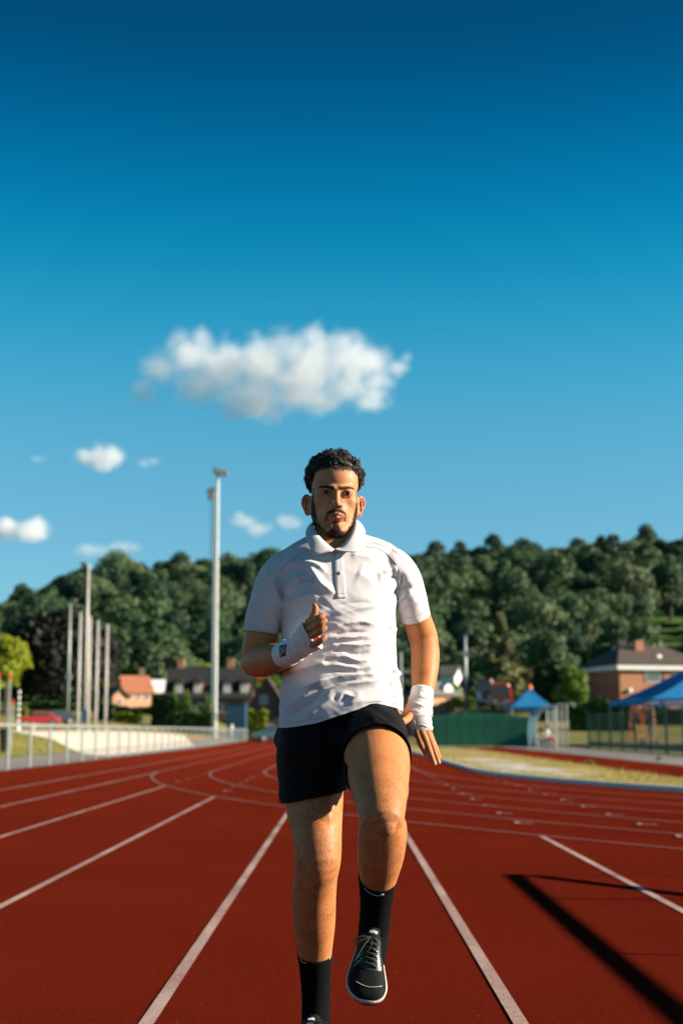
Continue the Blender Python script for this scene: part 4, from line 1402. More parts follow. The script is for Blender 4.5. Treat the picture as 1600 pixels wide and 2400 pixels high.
def normals_of(V, F):
    N = np.zeros_like(V)
    Q = np.array([f for f in F if len(f) == 4]); Tt = [f for f in F if len(f) == 3]
    def acc(A):
        n = np.cross(V[A[:, 1]] - V[A[:, 0]], V[A[:, 2]] - V[A[:, 0]])
        for k in range(A.shape[1]):
            for c in range(3):
                N[:, c] += np.bincount(A[:, k], n[:, c], len(V))
    if len(Q): acc(Q)
    if Tt: acc(np.array(Tt))
    return N / np.maximum(np.linalg.norm(N, axis=1), 1e-12)[:, None]


def surface_nets(D, o, h):
    s = D < 0
    nx, ny, nz = D.shape
    cs = np.zeros((nx - 1, ny - 1, nz - 1, 3)); cn = np.zeros((nx - 1, ny - 1, nz - 1))
    edges = []
    for ax in range(3):
        sl0 = [slice(None)] * 3; sl1 = [slice(None)] * 3
        sl0[ax] = slice(0, -1); sl1[ax] = slice(1, None)
        d0, d1 = D[tuple(sl0)], D[tuple(sl1)]
        cr = np.argwhere(s[tuple(sl0)] != s[tuple(sl1)])
        i = tuple(cr.T)
        t = d0[i] / (d0[i] - d1[i])
        pos = cr.astype(float); pos[:, ax] += t
        b, c = [(1, 2), (2, 0), (0, 1)][ax]
        quad = []
        for (ob, oc) in ((-1, -1), (0, -1), (0, 0), (-1, 0)):
            q = cr.copy(); q[:, b] += ob; q[:, c] += oc
            quad.append(q)
            ok = ((q >= 0) & (q < np.array([nx - 1, ny - 1, nz - 1]))).all(1)
            qi = tuple(q[ok].T)
            for k in range(3): np.add.at(cs[..., k], qi, pos[ok, k])
            np.add.at(cn, qi, 1)
        edges.append((quad, s[tuple(sl0)][i]))
    used = cn > 0
    ids = -np.ones(cn.shape, int); ids[used] = np.arange(used.sum())
    V = cs[used] / cn[used][:, None] * h + np.array(o)
    F = []
    for quad, inside in edges:
        Q = []
        ok = np.ones(len(inside), bool)
        for q in quad:
            k = ((q >= 0) & (q < np.array(cn.shape))).all(1); ok &= k
            Q.append(ids[tuple(np.clip(q, 0, np.array(cn.shape) - 1).T)])
        Q = np.stack(Q, 1)
        Q[~inside] = Q[~inside][:, ::-1]
        F.append(Q[ok])
    return V, [tuple(f) for f in np.vstack(F).tolist()]


# ------------------------------------------------------------------ head (millimetres: x to the picture's right, y out of the face, z up; 0 between the eyes' centres)
HR = (Matrix.Rotation(rad(5.0), 3, 'Z') @ Matrix.Rotation(rad(5.0), 3, 'X') @ Matrix.Rotation(rad(1.0), 3, 'Y'))
HO = P(784, 1158, 4.135)
HM = np.array(HR)
HS = 1.0


def h2w(p):
    """head millimetres -> world"""
    p = np.atleast_2d(np.asarray(p, float)) * np.array([1, -1, 1]) * 0.001 * HS
    return p @ HM.T + np.array(HO)


def w2h(p):
    return ((np.asarray(p) - np.array(HO)) @ HM) * np.array([1, -1, 1]) * 1000.0 / HS


def smin(a, b, k):
    h = np.clip(0.5 + 0.5 * (b - a) / k, 0, 1)
    return b + (a - b) * h - k * h * (1 - h)


def smax(a, b, k):
    return -smin(-a, -b, k)


hs_ = 1.7
gx = np.arange(-116, 116, hs_); gy = np.arange(-118, 122, hs_); gz = np.arange(-215, 124, hs_)
X_, Y_, Z_ = np.meshgrid(gx, gy, gz, indexing='ij')


def ell(c, r, R=None):
    x, y, z = X_ - c[0], Y_ - c[1], Z_ - c[2]
    if R is not None:
        x, y, z = (R[0][0] * x + R[1][0] * y + R[2][0] * z, R[0][1] * x + R[1][1] * y + R[2][1] * z, R[0][2] * x + R[1][2] * y + R[2][2] * z)
    k0 = np.sqrt((x / r[0]) ** 2 + (y / r[1]) ** 2 + (z / r[2]) ** 2)
    k1 = np.sqrt((x / r[0] ** 2) ** 2 + (y / r[1] ** 2) ** 2 + (z / r[2] ** 2) ** 2)
    return k0 * (k0 - 1) / np.maximum(k1, 1e-6)


def cap(a, b, ra, rb):
    a, b = np.array(a, float), np.array(b, float)
    ab = b - a
    t = np.clip(((X_ - a[0]) * ab[0] + (Y_ - a[1]) * ab[1] + (Z_ - a[2]) * ab[2]) / (ab @ ab), 0, 1)
    return np.sqrt((X_ - a[0] - t * ab[0]) ** 2 + (Y_ - a[1] - t * ab[1]) ** 2 + (Z_ - a[2] - t * ab[2]) ** 2) - (ra + (rb - ra) * t)


D = ell((0, -20, 40), (71, 90, 72))
D = smin(D, ell((0, 18, 36), (63, 61, 60)), 18)
D = smin(D, ell((0, 12, -36), (57, 66, 72)), 22)
for s in (-1, 1):
    D = smin(D, ell((s * 42, 44, -24), (17, 20, 16)), 20)          # cheekbone
    D = smin(D, ell((s * 41, 12, -66), (16, 34, 24)), 22)          # jaw angle
    D = smin(D, cap((s * 35, 38, -90), (s * 11, 64, -112), 15, 15), 14)
    D = smin(D, cap((s * 10, 80, 11), (s * 43, 63, 14), 8, 7), 10)   # brow ridge
D = smin(D, ell((0, 66, -110), (25, 18, 17)), 16)                  # chin
D = smin(D, ell((0, 66, -58), (30, 20, 26)), 16)                   # muzzle
for s in (-1, 1):
    D = smax(D, -ell((s * 31, 86, -4), (19, 17, 12)), 10)          # eye socket
D = smin(D, cap((0, 75, 10), (0, 97, -29), 6.5, 8.0), 10)              # nose bridge
D = smin(D, ell((0, 98, -34), (9, 10.5, 8.5)), 6)
for s in (-1, 1):
    D = smin(D, ell((s * 11.5, 86, -37), (6.5, 10, 6.5)), 5)
    D = smax(D, -ell((s * 6.5, 94, -44.5), (4.2, 6, 3.6)), 2)
    D = smin(D, ell((s * 31, 63.5, -1), (16.5, 14, 12.5)), 3)        # lids over the eyeball
    D = smax(D, -ell((s * 31, 79, -2.0), (15.5, 12, 3.7)), 1.2)      # opening between the lids
    D = smin(D, cap((s * 17, 71.5, 1.5), (s * 44, 66, 3.0), 2.6, 2.4), 3)   # upper lid fold
for s in (-1, 1):
    D = smax(D, -ell((s * 62, 52, -58), (14, 26, 22)), 16)           # hollow below the cheekbone
    D = smax(D, -ell((s * 82, 30, 26), (14, 30, 30)), 16)            # temple
    D = smax(D, -cap((s * 17, 92, -42), (s * 30, 82, -66), 2.0, 2.0), 6)   # fold from nose to mouth
    D = smin(D, cap((s * 22, 73, -13), (s * 40, 67, -11), 2.4, 2.2), 4)     # lower lid bag
    D = smax(D, -cap((s * 4.5, 90, 14), (s * 6.5, 86, 28), 1.2, 1.0), 4)    # frown line
D = smax(D, -cap((-7, 96, -50), (7, 96, -50), 3, 3), 8)
for s in (-1, 1):
    D = smin(D, cap((s * 21, 78, -67), (s * 4, 87, -62), 4, 5.2), 3.5)
    D = smin(D, cap((s * 19, 78, -69), (0, 86, -72.5), 4, 6.2), 3.5)
D = smax(D, -cap((-20, 84, -68), (0, 91.5, -67.2), 0.9, 0.9), 1.6)
D = smax(D, -cap((20, 84, -68), (0, 91.5, -67.2), 0.9, 0.9), 1.6)
D = smax(D, -cap((-14, 92, -84), (14, 92, -84), 5, 5), 10)          # below the lip
for s in (-1, 1):
    D = smin(D, ell((s * 50, -12, -34), (20, 32, 42)), 16)
D = smin(D, cap((0, -22, -70), (2, -36, -215), 53, 60), 22)         # neck
D = smin(D, ell((0, 22, -150), (11, 12, 14)), 14)
# ears
for s in (-1, 1):
    out_ = 52
    R = np.array(Matrix.Rotation(rad(s * out_), 3, 'Z') @ Matrix.Rotation(rad(s * 8), 3, 'Y') @ Matrix.Rotation(rad(-10), 3, 'X'))
    c = np.array([s * (79 if s < 0 else 77), -20, -32])
    e = ell(c + R @ np.array([0, -1, 7]), (6.5, 18.5, 24), R)
    e = smin(e, ell(c + R @ np.array([0, 6, -19]), (5.5, 10, 13), R), 10)
    e = smax(e, -ell(c + R @ np.array([s * 8.0, 0, 8]), (9.0, 13.0, 18), R), 1.8)
    e = smax(e, -ell(c + R @ np.array([s * 6.5, 5, -8]), (7, 7, 10), R), 2.0)
    e = smin(e, ell(c + R @ np.array([s * 1.5, -3, 6]), (4, 3.5, 12), R), 3)
    e = smin(e, ell(c + R @ np.array([s * 3.5, 15, -3]), (4.5, 5, 7), R), 4)
    e = smin(e, ell(c + R @ np.array([-s * 3, 17, 0]), (9, 10, 22), R), 6)
    D = smin(D, e, 4)
Vh, Fh = surface_nets(D, (gx[0], gy[0], gz[0]), hs_)
Vh = smooth(Vh, Fh, 2, 0.5)
head_mm = Vh
head_V = h2w(Vh)
del D, X_, Y_, Z_
# ------------------------------------------------------------------ limbs of the skin
TR = [(1236, 735, 838, 4.16, .060, 8), (1262, 725, 848, 4.15, .070, 8), (1300, 660, 925, 4.14, .085, 10), (1360, 655, 930, 4.13, .105, 11), (1420, 668, 918, 4.12, .108, 11),
      (1500, 676, 916, 4.11, .100, 8), (1590, 678, 920, 4.10, .098, 3), (1660, 668, 936, 4.10, .105, -4), (1720, 665, 940, 4.10, .110, -6), (1770, 690, 915, 4.10, .085, -6)]
R_UP = [(668, 1345, 4.12, 30, 1.0), (632, 1400, 4.12, 40, 1.05), (614, 1480, 4.12, 38, 1.05), (604, 1525, 4.12, 37.5, 1.0), (600, 1550, 4.12, 36, 1.0)]
R_FO = [(599, 1549, 4.13, 37, 1.0), (614, 1549, 4.08, 37.5, 1.0), (636, 1544, 4.02, 36, .95), (664, 1535, 3.96, 28, .90), (695, 1518, 3.915, 21, .75)]
L_UP = [(915, 1345, 4.14, 30, 1.0), (953, 1390, 4.17, 34, 1.05), (975, 1445, 4.20, 33, 1.1), (990, 1492, 4.23, 34.5, 1.05), (995, 1515, 4.235, 33, 1.0)]
L_FO = [(992, 1492, 4.235, 33, 1.0), (996, 1538, 4.21, 33.5, 1.05), (993.5, 1585, 4.175, 30.5, 1.0), (989, 1625, 4.145, 25, .85), (983, 1665, 4.12, 22, .75)]
R_LEG = [(735, 1720, 4.09, 72, 1.1), (735, 1800, 4.06, 70, 1.1), (736, 1880, 4.03, 67, 1.08), (742, 1948, 3.985, 58, 1.08), (745, 2010, 3.96, 53, 1.1), (740, 2050, 3.985, 50, 1.1), (736, 2100, 4.03, 50, 1.16), (736.5, 2163, 4.08, 47.5, 1.16), (738, 2231, 4.12, 38.5, 1.05), (739, 2306, 4.15, 31, 1.05), (740, 2375, 4.16, 29, 1.15), (740, 2420, 4.16, 30, 1.3)]
L_TH = [(870, 1725, 4.0461, 62, 1), (882, 1775, 3.9083, 76, 1), (888, 1834, 3.7906, 68.5, 1), (893, 1885, 3.7, 58, 0.98), (896, 1925, 3.655, 50, 0.95)]
L_SH = [(897, 1912, 3.675, 47, 1), (896.5, 1942, 3.69, 56, 0.95), (892, 2000, 3.75, 54, 1.05), (886.5, 2057, 3.805, 42.5, 1.05), (880, 2120, 3.855, 33, 1), (875, 2182, 3.895, 31, 1.05), (873, 2205, 3.905, 30, 1.1)]

parts = [trunk_loft(TR, 40), limb(R_UP), limb(R_FO), limb(L_UP), limb(L_FO), limb(R_LEG, 36), limb(L_TH, 36), limb(L_SH, 36)]
# kneecaps, elbow and calf muscles
def lump(u, v, Y, r):
    p = P(u, v, Y); mb = MB(); mb.ball(p, r, 14, 10)
    return np.array(mb.v), mb.f
parts += [lump(903, 1930, 3.632, (.026, .016, .030)), lump(748, 2000, 3.932, (.028, .018, .032)), lump(597, 1553, 4.15, (.036, .036, .034)),
          lump(856, 1862, 3.80, (.024, .030, .04)), lump(936, 1850, 3.815, (.024, .034, .045)), lump(708, 1950, 3.985, (.024, .028, .045)), lump(776, 1955, 3.985, (.020, .030, .045)),
          lump(1008, 1515, 4.222, (.024, .026, .05)), lump(985, 1440, 4.19, (.02, .026, .045)),
          lump(752, 1930, 3.95, (.040, .030, .06)), lump(925, 1975, 3.73, (.028, .035, .05))]
body_V, body_F = remesh(parts, 0.0034, 9, 0.55)

# hands
KR_ = 3.87
r_fing = [
    [(722, 1458, 3.885, 8.8, 1), (736, 1453, 3.85, 8.6, 1), (748, 1448, 3.825, 8.0, 1), (757, 1444, 3.825, 6.8, 1)],
    [(722, 1475, 3.88, 9.0, 1), (736, 1469, 3.84, 8.8, 1), (750, 1461, 3.81, 8.2, 1), (761, 1454.5, 3.81, 7.0, 1)],
    [(724, 1492, 3.88, 8.8, 1), (739, 1486, 3.845, 8.6, 1), (751, 1478, 3.815, 8.0, 1), (761, 1471.5, 3.815, 6.8, 1)],
    [(728, 1512, 3.885, 8.0, 1), (742, 1508, 3.85, 7.8, 1), (752, 1501, 3.825, 7.2, 1), (761, 1494, 3.825, 6.2, 1)]]
r_thumb = [(720, 1482, 3.90, 9, .8), (730, 1456, 3.885, 10, 1), (737, 1438, 3.875, 8.6, 1), (739, 1426, 3.872, 7.6, .9), (737, 1418, 3.872, 5.6, .9)]
r_palm = [(672, 1533, 3.95, 22, .75), (700, 1518, 3.915, 23, .55), (722, 1494, 3.89, 30, .38), (730, 1487, 3.882, 31, .30)]
rh_V, rh_F = remesh([limb(f, 14, 4, .3, .9) for f in r_fing] + [limb(r_thumb, 14, 4, .3, .9), limb(r_palm, 24, 4)], 0.0014, 3, 0.5)
l_fing = [
    [(974, 1706, 4.105, 7.6, 1), (982, 1733, 4.085, 7.2, 1), (990, 1752, 4.07, 6.8, 1), (1001, 1774, 4.065, 5.0, .9)],
    [(985, 1706, 4.103, 7.8, 1), (998, 1738, 4.08, 7.4, 1), (1006, 1760, 4.065, 6.8, 1), (1018, 1790, 4.06, 5.0, .9)],
    [(996, 1706, 4.107, 7.6, 1), (1009, 1738, 4.09, 7.2, 1), (1017, 1760, 4.075, 6.6, 1), (1028, 1787, 4.07, 4.8, .9)],
    [(1004, 1712, 4.115, 6.8, 1), (1014, 1738, 4.10, 6.4, 1), (1021, 1755, 4.095, 6.0, 1), (1029, 1776, 4.09, 4.4, .9)]]
l_thumb = [(966, 1668, 4.11, 10, 1), (956, 1682, 4.085, 9.5, 1), (945, 1691, 4.06, 9.2, 1), (938, 1690, 4.04, 8.8, 1), (934, 1685, 4.03, 7.0, 1)]
l_palm = [(988, 1632, 4.14, 23, .75), (983, 1668, 4.12, 24, .62), (986, 1700, 4.11, 26, .42), (990, 1716, 4.105, 24, .34)]
lh_V, lh_F = remesh([limb(f, 14, 4, .3, .9) for f in l_fing] + [limb(l_thumb, 14, 4, .3, .9), limb(l_palm, 24, 4)], 0.0014, 2, 0.5)

# ------------------------------------------------------------------ one body mesh with its colouring
BV, BF = merge([(body_V, body_F), (head_V, Fh), (rh_V, rh_F), (lh_V, lh_F)])
nb, nh_ = len(body_V), len(head_V)
SKIN = np.array([0.43, 0.168, 0.062])
colr = np.tile(SKIN, (len(BV), 1))
from mathutils import noise as mn
def vnoise(Pts, f, off=0.0):
    return np.array([mn.noise((p[0] * f + off, p[1] * f, p[2] * f)) for p in Pts])
hm = head_mm
x, y, z = hm.T
ax_ = np.abs(x)
hc = np.tile(np.array([0.44, 0.200, 0.098]), (nh_, 1))
def blendc(c, w):
    global hc
    w = np.clip(w, 0, 1)[:, None]
    hc = hc * (1 - w) + np.array(c) * w
def sst(a, b, v):
    t = np.clip((v - a) / (b - a), 0, 1)
    return t * t * (3 - 2 * t)
nzf = vnoise(hm, 0.11)
nzs = vnoise(hm, 0.4, 7)
# warmer cheeks and nose; ears coloured redder to stand for light shining through
blendc((0.45, 0.18, 0.10), 0.45 * np.exp(-(((ax_ - 40) / 16) ** 2 + ((z + 26) / 16) ** 2)) * (y > 30))
blendc((0.46, 0.19, 0.105), 0.4 * np.exp(-((x / 12) ** 2 + ((z + 30) / 12) ** 2)) * (y > 80))
blendc((0.40, 0.125, 0.08), 0.7 * sst(72, 80, ax_) * (z < 10) * (z > -75))
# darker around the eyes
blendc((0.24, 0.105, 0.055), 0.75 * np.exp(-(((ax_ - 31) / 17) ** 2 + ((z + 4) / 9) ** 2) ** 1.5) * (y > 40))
blendc((0.05, 0.025, 0.018), 0.9 * np.exp(-(((ax_ - 31) / 14.5) ** 4 + ((z - 3.3 + 0.012 * (ax_ - 31) ** 2) / 1.7) ** 2)) * (y > 55))
# brows
bz = 11.0 + 0.17 * (ax_ - 14) - 0.012 * (ax_ - 28) ** 2 * (ax_ > 28)
brow_w = sst(4.5, 9, ax_) * (1 - sst(46, 52, ax_)) * np.exp(-((z - bz + 0.6 * nzs) / (6.3 - 0.085 * ax_)) ** 4) * (y > 40)
blendc((0.012, 0.009, 0.008), 0.93 * brow_w)
# frown lines
blendc((0.22, 0.10, 0.055), 0.45 * np.exp(-(((ax_ - 5) / 2.0) ** 2 + ((z - 22) / 9) ** 2)) * (y > 60))
# lips
lip = np.exp(-((x / 23) ** 4)) * np.exp(-(((z + 67.5 - 0.0045 * x * x) / 8.0) ** 4)) * (y > 72)
blendc((0.36, 0.115, 0.085), 0.85 * lip)
blendc((0.06, 0.02, 0.018), 0.9 * np.exp(-((x / 22) ** 6)) * np.exp(-((z + 67.3) / 1.3) ** 2) * (y > 72))
# moustache, chin tuft and the beard along the jaw
mo_z = -53.0 - 0.014 * x * x * (ax_ < 30)
mous = np.exp(-((z - mo_z) / 5.6) ** 4) * (1 - sst(24, 30, ax_)) * sst(0.5, 4, ax_ + 2) * (y > 60)
mous = np.maximum(mous, np.exp(-(((ax_ - 26.5) / 3.2) ** 2)) * (z < -60) * (z > -82) * (y > 50) * 0.9)
soul = np.exp(-((x / (8.5 + 1.5 * nzf)) ** 4)) * sst(-80.5, -84, z) * (z > -104) * (y > 55)
edge = -93 + 0.55 * np.clip(ax_ - 12, 0, 16) * 0 + np.where(ax_ < 20, 0, 0)
jaw_in = np.sqrt((ax_ / 54) ** 2 + (np.clip(-(z + 30), 0, None) / 74) ** 2)        # 1 near the jaw's outline
ze = np.interp(ax_, [0, 7, 12, 18, 28, 36, 43, 50, 57, 62], [-86, -90, -104, -111, -109, -102, -92, -78, -50, -18])
jaw = sst(-7, 7, ze - z + 7 * nzf + 3 * nzs) * (y > -25) * (ax_ < 67 - 12 * (z > -70) * (y < 0))
side = sst(58, 62, ax_) * (z < 15) * (z > -60) * (y > 8) * (y < 36) * (ax_ < 68)
under = (z < -108) * (y > -5) * sst(-150, -138, z)
beard = np.clip(np.maximum.reduce([mous, soul * .9, jaw * sst(-150, -138, z), side * 0.9]), 0, 1)
blendc((0.011, 0.009, 0.008), beard * np.clip(0.95 + 0.1 * nzs, 0, 0.98))
stub = sst(-26, 2, ze - z) * (z < -40) * (y > 0)
blendc((0.13, 0.075, 0.05), 0.38 * stub * (1 - beard))
# hairline: scalp under the hair is dark
scalp = sst(64, 74, z - 0.004 * x * x * 0 + 0.30 * (ax_ - 40) * (ax_ > 40) + 2.5 * nzf) * (y > 0)
scalp = np.maximum(scalp, (y < 8 + (z - 40) * 0.4) * (z > -2) * (ax_ < 77) * 1.0)
scalp = np.maximum(scalp, ((y < -5) * (z > 4) * (ax_ < 78) + (y < -45) * (z > -70) * (ax_ < 60) > 0) * 1.0)
blendc((0.014, 0.011, 0.010), scalp * 0.95)
colr[nb:nb + nh_] = hc
# knees, elbows and knuckles redder; finger nails paler
def patch(u, v, Y, r, c, w):
    p = np.array(P(u, v, Y))
    d = np.linalg.norm(BV - p, axis=1)
    k = w * np.exp(-(d / r) ** 2)
    colr[:] = colr * (1 - k[:, None]) + np.array(c) * k[:, None]
patch(906, 1935, 3.60, .045, (0.40, 0.16, 0.085), .5)
patch(750, 2000, 3.90, .045, (0.36, 0.15, 0.08), .5)
for (u, v, Y) in ((1001, 1774, 4.058), (1018, 1790, 4.053), (1028, 1787, 4.062), (934, 1683, 4.022)):
    patch(u, v, Y, .007, (0.62, 0.42, 0.33), .7)
for fg in r_fing: patch(fg[2][0], fg[2][1], fg[2][2], .010, (0.30, 0.13, 0.075), .5)
for fg in l_fing: patch(fg[1][0], fg[1][1], fg[1][2] - .008, .009, (0.36, 0.15, 0.085), .5)
me = bpy.data.meshes.new('body')
me.from_pydata(BV.tolist(), [], BF)
at = me.color_attributes.new('tone', 'FLOAT_COLOR', 'POINT')
at.data.foreach_set('color', np.hstack([colr, np.ones((len(BV), 1))]).ravel())
# where body hair grows: legs and forearms
hair_w = np.zeros(len(BV))
hair_w[:nb] = np.clip(sst(0.93, 0.80, body_V[:, 2]), 0, 1)
arm = (body_V[:, 2] > 0.95) * (np.abs(body_V[:, 0] + 0.02) > .19)
hair_w[:nb] = np.maximum(hair_w[:nb], arm * 0.3)
rg = np.zeros(len(BV)); rg[nb:nb + nh_] = np.clip(np.maximum.reduce([beard, scalp, brow_w]), 0, 1)
rat = me.attributes.new('matt', 'FLOAT', 'POINT'); rat.data.foreach_set('value', rg)
hat = me.attributes.new('hairiness', 'FLOAT', 'POINT'); hat.data.foreach_set('value', hair_w)


def skin_mat():
    m = bpy.data.materials.new('skin'); m.use_nodes = True
    n, l = m.node_tree.nodes, m.node_tree.links
    b = n['Principled BSDF']
    b.inputs['Roughness'].default_value = 0.50; b.inputs['Specular IOR Level'].default_value = 0.42
    b.inputs['Subsurface Weight'].default_value = 0.12; b.inputs['Subsurface Scale'].default_value = 0.012
    b.inputs['Subsurface Radius'].default_value = (1.0, 0.35, 0.2)
    a = n.new('ShaderNodeAttribute'); a.attribute_name = 'tone'
    hw = n.new('ShaderNodeAttribute'); hw.attribute_name = 'hairiness'
    tc = n.new('ShaderNodeTexCoord')
    mp = n.new('ShaderNodeMapping'); mp.inputs['Scale'].default_value = (1.0, 1.0, 0.22); mp.inputs['Rotation'].default_value = (0, rad(18), 0)
    nz = n.new('ShaderNodeTexNoise'); nz.inputs['Scale'].default_value = 330; nz.inputs['Detail'].default_value = 2
    l.new(tc.outputs['Object'], mp.inputs[0]); l.new(mp.outputs[0], nz.inputs['Vector'])
    r = n.new('ShaderNodeMapRange'); r.inputs['From Min'].default_value = 0.54; r.inputs['From Max'].default_value = 0.66; r.inputs['To Max'].default_value = 0.55
    mu = n.new('ShaderNodeMath'); mu.operation = 'MULTIPLY'
    l.new(nz.outputs['Fac'], r.inputs[0]); l.new(r.outputs[0], mu.inputs[0]); l.new(hw.outputs['Fac'], mu.inputs[1])
    big = n.new('ShaderNodeTexNoise'); big.inputs['Scale'].default_value = 22; big.inputs['Detail'].default_value = 5
    l.new(tc.outputs['Object'], big.inputs['Vector'])
    br = n.new('ShaderNodeMapRange'); br.inputs['From Min'].default_value = 0.3; br.inputs['From Max'].default_value = 0.7; br.inputs['To Min'].default_value = 0.82; br.inputs['To Max'].default_value = 1.12
    l.new(big.outputs['Fac'], br.inputs[0])
    m1 = n.new('ShaderNodeMix'); m1.data_type = 'RGBA'; m1.blend_type = 'MULTIPLY'; m1.inputs[0].default_value = 1
    l.new(a.outputs['Color'], m1.inputs[6]); l.new(br.outputs[0], m1.inputs[7])
    m2 = n.new('ShaderNodeMix'); m2.data_type = 'RGBA'; m2.inputs[7].default_value = (0.035, 0.022, 0.015, 1)
    l.new(mu.outputs[0], m2.inputs[0]); l.new(m1.outputs[2], m2.inputs[6]); l.new(m2.outputs[2], b.inputs['Base Color'])
    ra = n.new('ShaderNodeAttribute'); ra.attribute_name = 'matt'
    sr = n.new('ShaderNodeMapRange'); sr.inputs['To Min'].default_value = 0.18; sr.inputs['To Max'].default_value = 0.04
    l.new(ra.outputs['Fac'], sr.inputs[0]); l.new(sr.outputs[0], b.inputs['Specular IOR Level'])
    s2 = n.new('ShaderNodeMapRange'); s2.inputs['To Min'].default_value = 0.12; s2.inputs['To Max'].default_value = 0.0
    l.new(ra.outputs['Fac'], s2.inputs[0]); l.new(s2.outputs[0], b.inputs['Subsurface Weight'])
    bp = n.new('ShaderNodeBump'); bp.inputs['Strength'].default_value = 0.25; bp.inputs['Distance'].default_value = 0.002
    n3 = n.new('ShaderNodeTexNoise'); n3.inputs['Scale'].default_value = 260; n3.inputs['Detail'].default_value = 3
    l.new(tc.outputs['Object'], n3.inputs['Vector']); l.new(n3.outputs['Fac'], bp.inputs['Height']); l.new(bp.outputs[0], b.inputs['Normal'])
    return m


M['skin'] = skin_mat()
man = empty('person', (0.0, 4.08, 0.0), 0, 'man running towards the camera in pale polo shirt and black shorts, wrists wrapped', 'person')
INV = Matrix.Translation((0, -4.08, 0))


def worn(name, me, m, parent=None, smooth_=True):
    """A mesh made in world coordinates, hung under the runner."""
    o = link(name, me, m, None, smooth_)
    par = parent or man
    o.parent = par
    o.matrix_parent_inverse = Matrix.Translation((0, -4.08, 0)) if par is man else Matrix.Identity(4)
    return o


def mesh_of(name, V, F):
    me = bpy.data.meshes.new(name)
    me.from_pydata(V.tolist() if isinstance(V, np.ndarray) else [tuple(p) for p in V], [], F)
    return me


body = worn('body', me, M['skin'])

# eyes
M['eye'] = mat('eye_white', (0.36, 0.30, 0.27), 0.35)
M['iris'] = mat('dark_iris', (0.014, 0.008, 0.006), 0.25, spec=0.3)
for s in (-1, 1):
    mb = MB(); mb.ball((0, 0, 0), (0.0138, 0.0122, 0.0118), 18, 14)
    c = h2w((s * 31, 63.5, -1.5))[0]
    e = worn('eye', mesh_of('eye', np.array(mb.v) + c, mb.f), M['eye'])
    mb = MB(); mb.ball((0, 0, 0), (0.0068, 0.0030, 0.0066), 14, 8)
    c2 = h2w((s * 31 + 0.6, 74.3, -1.0))[0]
    worn('iris', mesh_of('iris', np.array(mb.v) + c2, mb.f), M['iris'], e)

# ------------------------------------------------------------------ hair, brows and beard
head_bvh = BVHTree.FromPolygons([Vector(p) for p in head_V], Fh)
M['hair'] = mat('black_curls', (0.009, 0.008, 0.008), 0.42, (0.016, 0.013, 0.012), 60, spec=0.45)
rh = np.random.RandomState(5)


def curl(mb, base, nrm, rad_, pitch, turns, thick, tilt):
    nrm = Vector(nrm).normalized()
    t1 = nrm.orthogonal().normalized(); t2 = nrm.cross(t1)
    ax = (nrm * math.cos(tilt[0]) + (t1 * math.cos(tilt[1]) + t2 * math.sin(tilt[1])) * math.sin(tilt[0])).normalized()
    u_ = ax.orthogonal().normalized(); w_ = ax.cross(u_)
    pts = []
    n = int(turns * 9)
    ph = rh.rand() * 6.28
    for i in range(n + 1):
        a = ph + 6.283 * turns * i / n
        pts.append(Vector(base) + ax * (pitch * turns * i / n) + (u_ * math.cos(a) + w_ * math.sin(a)) * rad_ * min(1, .4 + i / 6))
    mb.tube(pts, [thick * (1 - 0.5 * i / n) for i in range(n + 1)], 3, False)


# scalp cap under the curls: follows the skull, lumpy
capV, capF = [], []
N1, N2 = 44, 26
def scalp_pt(th, ph):
    """th round the head (0 = front), ph from the crown down, on the skull ellipsoid, mm"""
    return np.array([73 * math.sin(ph) * math.sin(th), -18 + 92 * math.sin(ph) * math.cos(th), 41 + 73 * math.cos(ph)])
def hair_low(th):
    """lowest polar angle of the hair at direction th"""
    a = abs((th + math.pi) % (2 * math.pi) - math.pi)
    return float(np.interp(a, [0, 0.35, 0.62, 0.85, 1.15, 1.5, 1.9, 2.4, 3.15], [1.055, 1.08, 1.15, 1.36, 1.62, 1.86, 2.05, 2.2, 2.25]))
for i in range(N2 + 1):
    for k in range(N1):
        th = 2 * math.pi * k / N1
        ph = hair_low(th) * i / N2
        p = scalp_pt(th, ph)
        d = p - np.array([0, -18, 41]); d /= np.linalg.norm(d)
        fall = 1 - ss(0.75, 1.0, i / N2)
        p = p + d * ((9.5 + 3.0 * mn.noise((p[0] * .09, p[1] * .09, p[2] * .09))) * fall * (0.75 + 0.35 * max(0, d[2])) + 1.2)
        capV.append(p)
for i in range(N2):
    for k in range(N1):
        k2 = (k + 1) % N1
        capF.append((i * N1 + k, i * N1 + k2, (i + 1) * N1 + k2, (i + 1) * N1 + k))
hair = worn('hair', mesh_of('hair', h2w(np.array(capV)), capF), M['hair'])
mb = MB()
cnt = 0
while cnt < 1750:
    th = rh.rand() * 2 * math.pi
    ph = math.acos(1 - rh.rand() * 1.75)
    lo = hair_low(th)
    if ph > lo * 0.97: continue
    p = scalp_pt(th, ph)
    d = p - np.array([0, -18, 41]); d /= np.linalg.norm(d)
    edge_ = 1 - ss(0.72, 1.0, ph / lo)
    out = (3.0 + 9.0 * edge_ * (0.75 + 0.4 * max(0, d[2]))) * (1 + 0.75 * mn.noise((p[0] * .045, p[1] * .045, p[2] * .045)))
    p = p + d * out * (0.5 + 0.75 * rh.rand() ** 1.3)
    if abs(p[0]) > 78 and p[2] < 20: continue
    w = h2w(p)[0]
    nw = h2w(p + d)[0] - w
    curl(mb, w, nw, 0.0020 + 0.0045 * rh.rand(), 0.0034, 1.0 + 1.3 * rh.rand(), 0.0011, (0.3 + 1.2 * rh.rand(), rh.rand() * 6.28))
    cnt += 1
tag(worn('curls', mesh_of('curls', mb.v, mb.f), M['hair'], hair), kind='stuff')


